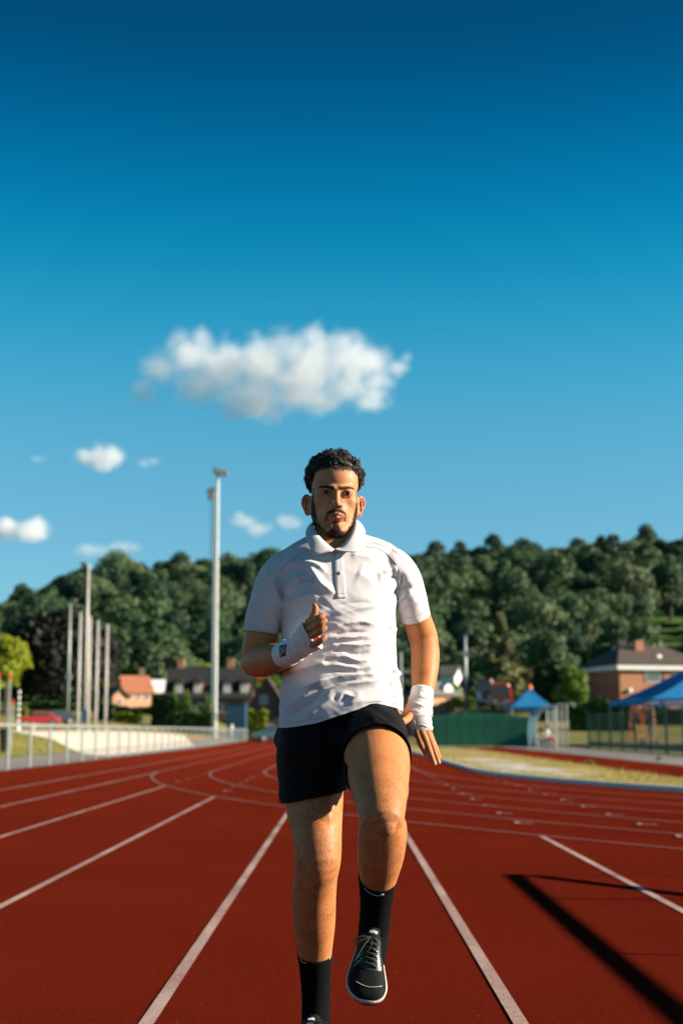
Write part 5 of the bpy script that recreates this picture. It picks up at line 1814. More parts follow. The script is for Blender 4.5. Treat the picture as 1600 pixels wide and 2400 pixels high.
def strands(name, pts, nrms, dirs, L, w, m, parent=None, seed=1):
    r = np.random.RandomState(seed)
    n = len(pts)
    d = dirs + r.randn(n, 3) * 0.35
    d /= np.linalg.norm(d, axis=1)[:, None]
    tip = nrms * 0.55 + d
    tip /= np.linalg.norm(tip, axis=1)[:, None]
    ln = (L * (0.5 + r.rand(n)))[:, None]
    sd_ = np.cross(tip, nrms + r.randn(n, 3) * .2); sd_ /= np.maximum(np.linalg.norm(sd_, axis=1), 1e-9)[:, None]
    mid = pts + tip * ln * 0.55
    end = pts + tip * ln - nrms * ln * 0.18
    V = np.stack([pts - sd_ * w, pts + sd_ * w, mid + sd_ * w * .7, mid - sd_ * w * .7, end], 1).reshape(-1, 3)
    b = np.arange(n) * 5
    F = [(i, i + 1, i + 2, i + 3) for i in b.tolist()] + [(i + 3, i + 2, i + 4) for i in b.tolist()]
    o = worn(name, mesh_of(name, V, F), m, parent)
    tag(o, kind='stuff')
    return o


def seed_on(V, F, weight, n, seed):
    """n points on the faces, in proportion to area x vertex weight."""
    r = np.random.RandomState(seed)
    Q = np.array([f[:3] for f in F] + [(f[0], f[2], f[3]) for f in F if len(f) == 4])
    wt = weight[Q].mean(1)
    Q = Q[wt > 0.02]; wt = wt[wt > 0.02]
    c = np.cross(V[Q[:, 1]] - V[Q[:, 0]], V[Q[:, 2]] - V[Q[:, 0]])
    ar = np.linalg.norm(c, axis=1)
    p = ar * wt; p /= p.sum()
    k = r.choice(len(Q), n, p=p)
    a, b = r.rand(n), r.rand(n)
    f = a + b > 1; a[f], b[f] = 1 - a[f], 1 - b[f]
    pts = V[Q[k, 0]] + (V[Q[k, 1]] - V[Q[k, 0]]) * a[:, None] + (V[Q[k, 2]] - V[Q[k, 0]]) * b[:, None]
    return pts, c[k] / ar[k][:, None]


M['beardhair'] = mat('black_beard_hair', (0.010, 0.008, 0.007), 0.5, spec=0.3)
pts, nr = seed_on(head_V, Fh, np.where(beard > .4, beard, 0), 5200, 3)
strands('beard', pts, nr, np.tile([0, -.1, -1.0], (len(pts), 1)), 0.0055, 0.00028, M['beardhair'])
pts, nr = seed_on(head_V, Fh, np.where(brow_w > .3, brow_w, 0), 900, 4)
hl = np.exp(-((z - 66 - 0.30 * 0 * x + 0.30 * (ax_ - 40) * (ax_ > 40)) / 5.0) ** 2) * (y > 10) * (ax_ < 66)
hp, hn = seed_on(head_V, Fh, np.where(hl > .15, hl, 0), 900, 9)
strands('hairline', hp, hn, np.tile([0.2, -.4, .8], (len(hp), 1)), 0.009, 0.0003, M['hair'], hair, 11)
sgn = np.sign(w2h(pts)[:, 0])
strands('eyebrows', pts, nr, np.stack([sgn, np.zeros(len(pts)), 0.25 + 0 * sgn], 1), 0.0045, 0.00022, M['beardhair'])
legw = np.where(body_V[:, 2] < 0.92, 1.0, 0.0) * (body_V[:, 2] > 0.30)
pts, nr = seed_on(body_V, body_F, legw, 9000, 6)
M['bodyhair'] = mat('dark_body_hair', (0.022, 0.014, 0.010), 0.85, spec=0.03)
strands('leg_hair', pts, nr, np.tile([-.25, -.1, -1.0], (len(pts), 1)), 0.009, 0.00018, M['bodyhair'])

# ------------------------------------------------------------------ polo shirt
TS = [(1246, 738, 838, 4.165, .056, 8), (1256, 722, 862, 4.16, .064, 8), (1266, 704, 896, 4.155, .074, 9), (1278, 684, 922, 4.15, .084, 10), (1296, 660, 938, 4.145, .094, 10), (1325, 644, 944, 4.14, .108, 11), (1370, 648, 936, 4.13, .120, 12),
      (1420, 660, 926, 4.12, .126, 11), (1470, 661, 926, 4.115, .124, 9), (1532, 662, 927, 4.11, .120, 6), (1590, 661, 934, 4.10, .122, 2), (1640, 655, 945, 4.095, .134, -3), (1690, 648, 951, 4.09, .142, -5), (1735, 645, 954, 4.09, .142, -5)]
SL_R = [(700, 1322, 4.13, 34, 1.3), (672, 1330, 4.125, 42, 1.3), (647, 1363, 4.12, 46.5, 1.25), (628, 1418, 4.12, 44.5, 1.15), (610, 1483, 4.12, 40.5, 1.12), (600, 1530, 4.12, 39.5, 1.12)]
SL_L = [(885, 1316, 4.14, 34, 1.3), (915, 1324, 4.145, 43, 1.3), (941, 1355, 4.155, 44.5, 1.25), (959, 1400, 4.175, 40, 1.18), (974, 1447, 4.20, 34.5, 1.15), (986, 1490, 4.23, 35, 1.15)]
sh_V, sh_F = remesh([trunk_loft(TS, 64), limb(SL_R, 40, 5, .3, .2), limb(SL_L, 40, 5, .3, .2)], 0.0031, 20, 0.6)
sh_V = smooth(sh_V, sh_F, 75, 0.6, np.clip((sh_V[:, 2] - 1.28) / .06, 0, 1) * np.clip((1.50 - sh_V[:, 2]) / .04, 0, 1))


def to_px(V):
    """world -> photograph pixels"""
    d = np.asarray(V) - CAMP
    x = d[:, 0] * _cy + d[:, 1] * _sy
    y = -d[:, 0] * _sy + d[:, 1] * _cy
    cp, sp = math.cos(PITCH), math.sin(PITCH)
    f = y * cp + d[:, 2] * sp
    w = -y * sp + d[:, 2] * cp
    return np.stack([800 + FPX * x / f, 1200 - FPX * w / f], 1)


def cut(V, F, keepval, snap=None):
    """Keep verts with keepval >= 0; edges crossing zero are moved onto it."""
    V = V.copy()
    keep = keepval >= 0
    F2 = [f for f in F if keep[list(f)].any()]
    E = edges_of(F2)
    # vertices just outside slide along an edge to the cut line
    src = {}
    for a, b in E:
        if keep[a] != keep[b]:
            i, o = (a, b) if keep[a] else (b, a)
            t = keepval[i] / (keepval[i] - keepval[o])
            src.setdefault(o, []).append(V[i] + (V[o] - V[i]) * t)
    for o, q in src.items():
        V[o] = np.mean(q, 0)
    F2 = [f for f in F2 if all(keep[i] or i in src for i in f)]
    used = sorted({i for f in F2 for i in f})
    mp = {i: k for k, i in enumerate(used)}
    return V[used], [tuple(mp[i] for i in f) for f in F2]


def tidy_rim(V, F, it=10):
    """Even out the cut edges of a garment."""
    cnt = {}
    for f in F:
        for a, b in zip(f, f[1:] + f[:1]):
            k = (a, b) if a < b else (b, a)
            cnt[k] = cnt.get(k, 0) + 1
    nb_ = {}
    for (a, b), c in cnt.items():
        if c == 1:
            nb_.setdefault(a, []).append(b); nb_.setdefault(b, []).append(a)
    ids = [i for i, q in nb_.items() if len(q) == 2]
    if not ids: return V
    A = np.array([nb_[i] for i in ids]); I = np.array(ids)
    V = V.copy()
    for _ in range(it):
        V[I] = 0.5 * V[I] + 0.25 * (V[A[:, 0]] + V[A[:, 1]])
    return V


def plane_val(V, u, v, Y, t0, t1):
    """positive on the t0 side of the plane through (u, v, Y) across the axis t0 -> t1"""
    n = np.array(P(*t1)) - np.array(P(*t0)); n /= np.linalg.norm(n)
    return -((V - np.array(P(u, v, Y))) @ n)


# hem, sleeve ends and neck hole
px = to_px(sh_V)
hem_v = np.interp(px[:, 0], [640, 649, 690, 740, 790, 830, 860, 895, 925, 948, 956], [1708, 1707, 1704, 1696, 1680, 1667, 1658, 1654, 1660, 1670, 1673])
hb_ = np.interp(px[:, 0], [640, 720, 956], [1707, 1703, 1690])
tb_ = np.clip((sh_V[:, 1] - 4.07) / .09, 0, 1); tb_ = tb_ * tb_ * (3 - 2 * tb_)
hem_v = hem_v * (1 - tb_) + hb_ * tb_
hem_z = CAM_H + (1713 - hem_v) * sh_V[:, 1] / FPX
sh_V, sh_F = cut(sh_V, sh_F, sh_V[:, 2] - hem_z)
ext = lambda V, side: (V[:, 0] < -0.175) if side < 0 else (V[:, 0] > 0.135)
val = np.where(ext(sh_V, -1) & (sh_V[:, 2] < 1.34), plane_val(sh_V, 610, 1483, 4.12, (618, 1430, 4.12), (603, 1530, 4.12)), 1.0)
sh_V, sh_F = cut(sh_V, sh_F, val)
val = np.where((sh_V[:, 0] > 0.16) & (sh_V[:, 2] < 1.36) & (sh_V[:, 0] > 0.165 + 0.0 * sh_V[:, 2]), plane_val(sh_V, 973.5, 1447, 4.20, (966, 1415, 4.185), (986, 1480, 4.22)), 1.0)
pxx = to_px(sh_V)
val = np.where(pxx[:, 0] < 938, 1.0, val)
sh_V, sh_F = cut(sh_V, sh_F, val)
# the neck hole
nk = w2h(sh_V)
pn = to_px(sh_V)
cn_ = np.array(P(784, 1262, 4.12))
rv = np.sqrt(((sh_V[:, 0] - cn_[0]) / .060) ** 2 + ((sh_V[:, 1] - cn_[1] - .01) / .066) ** 2) - 1
front_v = np.interp(np.abs(pn[:, 0] - 783), [0, 12, 30, 60], [1296, 1286, 1262, 1240])
val = np.where((sh_V[:, 1] < 4.13), (pn[:, 1] - front_v) * .001, rv * .05)
val = np.where((np.abs(pn[:, 0] - 785) < 62) & (pn[:, 1] < 1300), val, 1.0)
sh_V, sh_F = cut(sh_V, sh_F, val)

sh_V = tidy_rim(sh_V, sh_F, 14)
# folds: (points in picture pixels, half width px, height mm)
Z2 = lambda pts: [(540 + x / 3.015, 1200 + y / 3.015) for x, y in pts]
FOLDS = [
    (Z2([(690, 745), (830, 700), (960, 672), (1085, 655)]), 7, 5.0),
    (Z2([(640, 700), (760, 660), (900, 640), (1050, 648)]), 6, -3.5),
    (Z2([(700, 832), (790, 795), (920, 778), (1060, 800)]), 6, 5.5),
    (Z2([(690, 868), (800, 858), (880, 848), (980, 852)]), 4.5, -5.0),
    (Z2([(690, 905), (780, 888), (870, 884), (1010, 866)]), 5.5, 5.5),
    (Z2([(720, 935), (800, 915), (900, 915), (1020, 900)]), 4, -4.0),
    (Z2([(660, 968), (780, 935), (900, 940), (1100, 915)]), 6, 6.0),
    (Z2([(700, 985), (800, 985), (880, 1005), (1000, 985)]), 4, -4.5),
    (Z2([(670, 1040), (790, 1020), (900, 1055), (1060, 1035)]), 6, 5.5),
    (Z2([(660, 1090), (760, 1085), (900, 1110), (1020, 1090), (1110, 1060)]), 6, 5.5),
    (Z2([(640, 1130), (780, 1125), (900, 1140), (1000, 1125)]), 5, -4.5),
    (Z2([(470, 1255), (560, 1232), (700, 1185), (860, 1150), (1000, 1155), (1120, 1130)]), 8, 7.5),
    (Z2([(540, 1285), (680, 1235), (800, 1195), (900, 1185)]), 5, -5.0),
    (Z2([(640, 1315), (720, 1265), (830, 1225), (1000, 1205), (1170, 1165)]), 7, 8.0),
    (Z2([(740, 1345), (800, 1290), (870, 1310), (950, 1280)]), 7, 5.0),
    (Z2([(360, 1440), (470, 1340), (590, 1240), (740, 1160)]), 10, 6.0),
    (Z2([(430, 1440), (540, 1370), (640, 1290)]), 7, -5.5),
    (Z2([(520, 1460), (640, 1370), (760, 1300)]), 8, 5.5),
    (Z2([(390, 1150), (500, 1110), (620, 1080), (700, 1050)]), 9, 5.0),
    (Z2([(390, 1060), (500, 1010), (600, 985)]), 8, 4.0),
    (Z2([(345, 385), (440, 368), (545, 360), (620, 385), (690, 440)]), 8, 6.0),
    (Z2([(545, 372), (600, 450), (650, 520), (760, 592)]), 9, 7.5),
    (Z2([(380, 590), (420, 520), (480, 470), (540, 450)]), 10, 6.0),
    (Z2([(380, 700), (460, 620), (560, 590), (640, 600)]), 11, 4.0),
    (Z2([(1030, 420), (1042, 485), (1035, 540)]), 7, -4.0),
    (Z2([(1070, 440), (1140, 405), (1185, 400)]), 7, 4.5),
    (Z2([(1100, 480), (1150, 460), (1195, 470)]), 5, -4.5),
    (Z2([(1155, 590), (1215, 545), (1280, 520)]), 6, -6.0),
    (Z2([(1160, 640), (1230, 585), (1290, 555)]), 6, 6.0),
    (Z2([(1170, 700), (1240, 650), (1330, 600)]), 7, 4.0),
    (Z2([(1200, 430), (1215, 500), (1160, 600)]), 6, -5.0),
    (Z2([(1120, 1120), (1165, 1140), (1190, 1160)]), 7, 9.0),
    (Z2([(1110, 1180), (1150, 1260), (1170, 1380)]), 7, 5.0),
    (Z2([(1060, 1200), (1110, 1180), (1160, 1175)]), 4, -6.0),
    (Z2([(250, 400), (300, 520), (350, 620), (372, 700)]), 9, 5.0),
    (Z2([(330, 420), (345, 540), (378, 620)]), 6, -7.0),
    (Z2([(200, 560), (260, 640), (330, 720)]), 12, 3.0),
    (Z2([(1100, 780), (1140, 830), (1170, 815)]), 6, 5.0),
    (Z2([(880, 430), (960, 470), (1060, 560)]), 16, 3.0),
    (Z2([(800, 1370), (900, 1345), (1010, 1335), (1130, 1345)]), 9, 4.0),
    (Z2([(840, 300), (930, 315), (1030, 330)]), 8, 3.0),
]
sh_N = normals_of(sh_V, sh_F)
pp = to_px(sh_V)
disp = np.zeros(len(sh_V))
frontw = np.clip(-sh_N[:, 1] * 1.6 + 0.2, 0, 1)
for pts, wd, amp in FOLDS:
    C = catmull(pts, 6)
    best = np.full(len(pp), 1e9); tt = np.zeros(len(pp))
    for i in range(len(C) - 1):
        a, b = C[i], C[i + 1]
        ab = b - a; L2 = ab @ ab
        t = np.clip(((pp - a) @ ab) / L2, 0, 1)
        d = np.linalg.norm(pp - a - t[:, None] * ab, axis=1)
        k = d < best
        best[k] = d[k]; tt[k] = (i + t[k]) / (len(C) - 1)
    taper = np.clip(np.minimum(tt, 1 - tt) * 5, 0.15, 1)
    disp += amp * 0.0017 * taper * np.exp(-(best / (wd * 0.95)) ** 1.35)
# finer creases everywhere, strongest at the waist
wz = np.interp(pp[:, 1], [1240, 1380, 1440, 1640, 1720], [0.15, 0.35, 1.0, 1.0, 0.55])
def ridged(f):
    q = []
    for p in sh_V:
        w0 = mn.noise((p[0] * 5, p[1] * 5, p[2] * 5 + 3)) * .9
        v_ = mn.noise((p[0] * f * .42 + w0, p[1] * f * .42, (p[2] + p[0] * .22) * f + w0 * 2))
        q.append((1 - abs(v_) * 2.6))
    return np.array(q)
disp += wz * (0.0020 * ridged(15) + 0.0012 * ridged(34))
side_w = np.clip(1 - frontw, 0, 1)
sh_V = sh_V + sh_N * (disp * (0.25 + 0.75 * frontw))[:, None]
sh_V = smooth(sh_V, sh_F, 1, 0.4)


def cloth_mat(name, c, rough=0.8, weave=900, bump=0.12, sheen=0.15, var=0.06, spec=0.25):
    m = bpy.data.materials.new(name); m.use_nodes = True
    n, l = m.node_tree.nodes, m.node_tree.links
    b = n['Principled BSDF']; b.inputs['Roughness'].default_value = rough; b.inputs['Specular IOR Level'].default_value = spec
    b.inputs['Sheen Weight'].default_value = sheen
    tc = n.new('ShaderNodeTexCoord')
    nz = n.new('ShaderNodeTexNoise'); nz.inputs['Scale'].default_value = 9; nz.inputs['Detail'].default_value = 5
    l.new(tc.outputs['Object'], nz.inputs['Vector'])
    mx = n.new('ShaderNodeMix'); mx.data_type = 'RGBA'
    mx.inputs[6].default_value = (*[x * (1 - var) for x in c], 1); mx.inputs[7].default_value = (*[min(1, x * (1 + var)) for x in c], 1)
    l.new(nz.outputs['Fac'], mx.inputs[0]); l.new(mx.outputs[2], b.inputs['Base Color'])
    w = n.new('ShaderNodeTexNoise'); w.inputs['Scale'].default_value = weave; w.inputs['Detail'].default_value = 1
    l.new(tc.outputs['Object'], w.inputs['Vector'])
    bp = n.new('ShaderNodeBump'); bp.inputs['Strength'].default_value = bump; bp.inputs['Distance'].default_value = 0.002
    l.new(w.outputs['Fac'], bp.inputs['Height']); l.new(bp.outputs[0], b.inputs['Normal'])
    return m


M['shirt'] = cloth_mat('pale_knit', (0.51, 0.495, 0.52))
M['seam'] = cloth_mat('seam_thread', (0.36, 0.35, 0.38))
M['print'] = mat('grey_print', (0.33, 0.33, 0.36), 0.6)
shirt = worn('polo_shirt', mesh_of('polo_shirt', sh_V, sh_F), M['shirt'])
md = shirt.modifiers.new('thickness', 'SOLIDIFY'); md.thickness = 0.003; md.offset = -1
shirt_bvh = BVHTree.FromPolygons([Vector(p) for p in sh_V], sh_F)


def on_surface(bvh, u, v, off):
    o = Vector(CAMP.tolist()); d = (P(u, v, 4.0) - o).normalized()
    hit, nr, _, _ = bvh.ray_cast(o, d, 10)
    if hit is None: return None
    if nr.dot(d) > 0: nr = -nr
    return hit + nr * off


def decal(name, bvh, quad, nu, nv, off, m, parent, thick=0.0012):
    """Cloth patch laid on a surface. quad: 4 picture corners, clockwise from top left."""
    V, F = [], []
    for j in range(nv + 1):
        for i in range(nu + 1):
            s, t = i / nu, j / nv
            u = (quad[0][0] * (1 - s) + quad[1][0] * s) * (1 - t) + (quad[3][0] * (1 - s) + quad[2][0] * s) * t
            v = (quad[0][1] * (1 - s) + quad[1][1] * s) * (1 - t) + (quad[3][1] * (1 - s) + quad[2][1] * s) * t
            p = on_surface(bvh, u, v, off)
            if p is None: p = V[-1] if V else P(u, v, 4.0)
            V.append(p)
    for j in range(nv):
        for i in range(nu):
            a = j * (nu + 1) + i
            F.append((a, a + nu + 1, a + nu + 2, a + 1))
    o = worn(name, mesh_of(name, V, F), m, parent)
    md = o.modifiers.new('thickness', 'SOLIDIFY'); md.thickness = thick; md.offset = -1
    return o


def cord_on(name, bvh, pts, r, off, m, parent, n=5, sub=5):
    C = catmull(pts, sub)
    q = [on_surface(bvh, u, v, off) for u, v in C]
    q = [p for p in q if p is not None]
    mb = MB(); mb.tube(q, r, n)
    return worn(name, mesh_of(name, mb.v, mb.f), m, parent)


# collar
def flap(name, I, O, parent):
    A = catmull([list(P(*p)) for p in I], 6); B = catmull([list(P(*p)) for p in O], 6)
    cen = np.array(P(785, 1240, 4.15))
    V, F = [], []
    K = 5
    for a, b in zip(A, B):
        out = (a + b) / 2 - cen; out[2] *= 0.4; out /= np.linalg.norm(out)
        for k in range(K + 1):
            t = k / K
            V.append(a * (1 - t) + b * t + out * (0.0055 * math.sin(math.pi * t ** 0.7)))
    n = K + 1
    for i in range(len(A) - 1):
        for k in range(K):
            F.append((i * n + k, i * n + k + 1, (i + 1) * n + k + 1, (i + 1) * n + k))
    o = worn(name, mesh_of(name, V, F), M['shirt'], parent)
    md = o.modifiers.new('thickness', 'SOLIDIFY'); md.thickness = 0.0035; md.offset = 0
    return o


flap('collar', [(783, 1288, 4.035), (771, 1279, 4.035), (752, 1261, 4.055), (741, 1246, 4.085), (734, 1231, 4.125), (737, 1222, 4.185), (760, 1218, 4.225), (786, 1217, 4.235)],
     [(777, 1291, 4.015), (737, 1299, 4.015), (724, 1279, 4.045), (717, 1256, 4.085), (717.5, 1246, 4.13), (722, 1245, 4.21), (750, 1247, 4.255), (786, 1248, 4.265)], shirt)
flap('collar', [(784, 1288, 4.035), (799, 1281, 4.035), (817, 1260, 4.055), (827, 1240, 4.085), (832, 1223, 4.125), (831, 1217, 4.185), (810, 1216, 4.225), (786, 1217, 4.236)],
     [(790, 1290, 4.015), (836, 1293, 4.02), (848, 1272, 4.055), (855, 1250, 4.095), (853.5, 1241, 4.14), (848, 1243, 4.21), (822, 1247, 4.255), (786, 1248, 4.266)], shirt)
# the stand inside the collar and the placket
mb = MB()
st = [P(783, 1290, 4.042), P(757, 1270, 4.06), P(741, 1252, 4.10), P(739, 1240, 4.17), P(785, 1234, 4.235), P(830, 1238, 4.17), P(828, 1250, 4.10), P(812, 1270, 4.06), P(785, 1290, 4.042)]
C = catmull([list(p) for p in st], 6)
V = [tuple(p) for p in C] + [tuple(p + np.array([0, 0, -.02])) for p in C]
n = len(C)
worn('collar_stand', mesh_of('collar_stand', V, [(i, i + 1, n + i + 1, n + i) for i in range(n - 1)]), M['shirt'], shirt)
decal('placket', shirt_bvh, [(785, 1293), (801, 1292), (811, 1401), (790, 1402)], 6, 30, 0.0035, M['shirt'], shirt, 0.003)
cord_on('placket_edge', shirt_bvh, [(785, 1294), (786, 1330), (788, 1370), (790, 1400)], 0.0009, 0.0030, M['seam'], shirt)
cord_on('placket_stitch', shirt_bvh, [(790, 1393), (800, 1392), (810, 1392)], 0.0006, 0.0042, M['seam'], shirt)
M['button'] = mat('grey_button', (0.34, 0.35, 0.37), 0.35)
for (u, v) in ((788.5, 1297), (795, 1345)):
    c = on_surface(shirt_bvh, u, v, 0.0055)
    mb = MB(); mb.tube([c + Vector((0, .002, 0)), c + Vector((0, -.0015, .0003))], 0.0052, 14)
    worn('button', mesh_of('button', mb.v, mb.f), M['button'], shirt)
cord_on('seam', shirt_bvh, Z2([(560, 262), (480, 310), (400, 365), (352, 420)]), 0.0008, 0.0006, M['seam'], shirt)
cord_on('seam', shirt_bvh, Z2([(962, 245), (1050, 262), (1130, 320), (1185, 395), (1195, 470), (1165, 560)]), 0.0008, 0.0006, M['seam'], shirt)
cord_on('sleeve_stitch', shirt_bvh, [(574, 1465), (590, 1470), (612, 1477), (636, 1482), (649, 1482)], 0.0006, 0.0006, M['seam'], shirt)
cord_on('sleeve_stitch', shirt_bvh, [(945, 1448), (965, 1447), (985, 1440), (1000, 1431)], 0.0006, 0.0006, M['seam'], shirt)
cord_on('hem_stitch', shirt_bvh, [(652, 1695), (700, 1692), (750, 1682), (800, 1666), (850, 1649), (895, 1643), (935, 1652)], 0.0006, 0.0006, M['seam'], shirt, sub=8)


def text_on(name, body_, bvh, fn, off, m, parent, bold=0.0):
    cu = bpy.data.curves.new('t', 'FONT'); cu.body = body_; cu.size = 1.0; cu.resolution_u = 3
    cu.offset = bold
    o = bpy.data.objects.new('t', cu); COL.objects.link(o)
    dg = bpy.context.evaluated_depsgraph_get(); dg.update()
    m2 = o.evaluated_get(dg).to_mesh()
    v = np.array([w.co[:] for w in m2.vertices]); f = [tuple(p.vertices) for p in m2.polygons]
    o.evaluated_get(dg).to_mesh_clear()
    bpy.data.objects.remove(o); bpy.data.curves.remove(cu)
    wid = v[:, 0].max()
    V = []
    for a in v:
        u_, w_ = fn(a[0] / wid, a[1])
        p = on_surface(bvh, u_, w_, off)
        V.append(p if p is not None else (V[-1] if V else P(u_, w_, 4.0)))
    return worn(name, mesh_of(name, V, f), m, parent, False)


def along(C, hgt):
    C = catmull(C, 12)
    L = np.r_[0, np.cumsum(np.linalg.norm(np.diff(C, axis=0), axis=1))]; L /= L[-1]
    def fn(s, t):
        s = min(max(s, 0), 1)
        p = np.array([np.interp(s, L, C[:, 0]), np.interp(s, L, C[:, 1])])
        q = np.array([np.interp(min(s + .03, 1), L, C[:, 0]), np.interp(min(s + .03, 1), L, C[:, 1])]) - np.array([np.interp(max(s - .03, 0), L, C[:, 0]), np.interp(max(s - .03, 0), L, C[:, 1])])
        q /= np.linalg.norm(q)
        nrm = np.array([q[1], -q[0]])
        r = p + nrm * t * hgt
        return r[0], r[1]
    return fn


text_on('lettering', 'UNDER ARMOUR', shirt_bvh, along([(869, 1274), (893, 1280), (920, 1292), (940, 1310), (955, 1328)], 8.5), 0.0009, M['print'], shirt)
lg = [[(703, 1354), (706, 1360), (718, 1362), (730, 1359), (733, 1354)], [(703, 1371), (706, 1364), (718, 1361.5), (730, 1364), (733, 1369)]]
M['logo'] = mat('raised_logo', (0.44, 0.46, 0.52), 0.5)
for q in lg:
    cord_on('chest_logo', shirt_bvh, q, 0.0019, 0.0008, M['logo'], shirt)

# ------------------------------------------------------------------ shorts
SHT = [(1640, 690, 915, 4.10, .095, -4), (1670, 672, 932, 4.10, .105, -5), (1700, 655, 948, 4.09, .113, -5), (1740, 645, 952, 4.085, .120, -6), (1770, 660, 935, 4.085, .100, -6)]
SR = [(731, 1722, 4.086, 74, 1), (728, 1750, 4.065, 80, 1.15), (730, 1800, 4.06, 79, 1.12), (732, 1850, 4.05, 77, 1.1), (733, 1920, 4.025, 77, 1.1)]
SLg = [(866, 1704, 4.0578, 74, 1), (876, 1738, 3.9789, 79, 1.06), (883, 1775, 3.9033, 79, 1.1), (887, 1815, 3.8261, 79, 1.1)]
so_V, so_F = remesh([trunk_loft(SHT, 56), limb(SR, 40, 5, .15, .2), limb(SLg, 40, 5, .15, .2)], 0.0040, 10, 0.55)
ps = to_px(so_V)
# right leg hem
hv = np.interp(ps[:, 0], [650, 666, 720, 770, 804, 812], [1880, 1878, 1869, 1860, 1852, 1850])
hz_ = CAM_H - (hv - 1713) * so_V[:, 1] / FPX
sep = np.interp(ps[:, 1], [1780, 1800, 1870], [802, 810, 822])
val = np.where((ps[:, 0] < sep) & (so_V[:, 2] < CAM_H - 0.06), so_V[:, 2] - np.where(so_V[:, 1] > 4.0, hz_ + .004, hz_), 1.0)
so_V, so_F = cut(so_V, so_F, val)
fl_ = lambda v, Y: Y - 0.10 * min(1, max(0, (v - 1700) / 180))
ps = to_px(so_V)
pv = plane_val(so_V, 882.5, 1772, fl_(1772, 3.945), (866, 1690, 4.06), (889, 1834, fl_(1834, 3.865)))
sep = np.interp(ps[:, 1], [1780, 1800, 1870], [802, 810, 822])
val = np.where((ps[:, 0] >= sep) & (so_V[:, 2] < CAM_H + .03), pv, 1.0)
so_V, so_F = cut(so_V, so_F, val)
so_V = tidy_rim(so_V, so_F, 14)
so_N = normals_of(so_V, so_F)
dz = np.array([mn.noise((p[0] * 9 + p[2] * 5, p[1] * 9, p[2] * 22 - p[0] * 12)) for p in so_V])
d2 = np.array([1 - 2.4 * abs(mn.noise((p[0] * 8 - 4, p[1] * 8, p[2] * 26 + p[0] * 20))) for p in so_V])
gz_ = np.interp(to_px(so_V)[:, 1], [1640, 1690, 1760, 1880], [1.0, 1.0, .5, .5])
so_V = so_V + so_N * (0.004 * dz + 0.0045 * d2 * gz_)[:, None]
M['shorts'] = cloth_mat('black_nylon', (0.0040, 0.0045, 0.0050), 0.7, 700, 0.1, 0.0, 0.15, 0.08)
shorts = worn('shorts', mesh_of('shorts', so_V, so_F), M['shorts'])
md = shorts.modifiers.new('thickness', 'SOLIDIFY'); md.thickness = 0.003; md.offset = -1
shorts_bvh = BVHTree.FromPolygons([Vector(p) for p in so_V], so_F)
cord_on('drawstring', shorts_bvh, [(797, 1692), (806, 1694), (818, 1686), (830, 1678)], 0.002, 0.003, M['shorts'], shorts)

# ------------------------------------------------------------------ hand wraps
M['wrap'] = cloth_mat('white_bandage', (0.66, 0.63, 0.63), 0.9, 500, 0.3, 0.2, 0.05)
M['navy'] = mat('navy_tag', (0.010, 0.018, 0.040), 0.6)
rip = lambda t: 0.0009 * math.sin(t * 34) + 0.0006 * math.sin(t * 61 + 1)
RW = [(661, 1536, 3.965, 29.5, .98), (675, 1530, 3.942, 31, .92), (690, 1522, 3.92, 30.5, .82), (706, 1511, 3.902, 31, .68), (722, 1497, 3.888, 35.5, .52), (732, 1489, 3.88, 38, .46)]
wv, wf = limb(RW, 40, 8, 0, 0, 0.0, 2.0, True, rip)
wrapR = worn('hand_wrap', mesh_of('hand_wrap', wv, wf), M['wrap'])
rw_bvh = BVHTree.FromPolygons([Vector(p) for p in wv], wf)
Z3 = lambda pts: [(540 + x / 6.03, 1380 + y / 6.03) for x, y in pts]
# spiral layer edges
for k, (a_, b_) in enumerate((((800, 780), (860, 985)), ((890, 740), (960, 990)), ((935, 760), (1010, 970)), ((1000, 660), (1075, 960)), ((1065, 520), (1130, 920)), ((1090, 480), (1180, 900)))):
    cx_, cy_ = (a_[0] + b_[0]) / 2 + 18, (a_[1] + b_[1]) / 2
    cord_on('wrap_edge', rw_bvh, Z3([a_, (cx_, cy_), b_]), 0.0011, 0.0002, M['wrap'], wrapR)
tg = decal('tag', rw_bvh, Z3([(690, 812), (790, 782), (778, 940), (703, 968)]), 6, 6, 0.0016, M['navy'], wrapR, 0.001)
cord_on('tag_mark', rw_bvh, Z3([(712, 828), (736, 872), (735, 900), (714, 945)]), 0.0015, 0.0024, M['wrap'], wrapR)
cord_on('tag_mark', rw_bvh, Z3([(768, 800), (764, 850), (760, 908)]), 0.0012, 0.0024, M['wrap'], wrapR)
cord_on('loose_thread', rw_bvh, Z3([(860, 1070), (872, 1082), (880, 1070)]), 0.0009, 0.002, M['wrap'], wrapR)
LW = [(989.5, 1617, 4.148, 25.5, 1.0), (986, 1640, 4.135, 28.5, .92), (982, 1660, 4.122, 31, .8), (977.5, 1680, 4.112, 34, .66), (984, 1700, 4.108, 28.5, .55), (989.5, 1717, 4.105, 25.5, .48)]
wv, wf = limb(LW, 40, 8, 0, 0, 0.0, 2.0, True, rip)
wrapL = worn('hand_wrap', mesh_of('hand_wrap', wv, wf), M['wrap'])
lw_bvh = BVHTree.FromPolygons([Vector(p) for p in wv], wf)
Z4 = lambda pts: [(860 + x / 7.84, 1560 + y / 7.84) for x, y in pts]
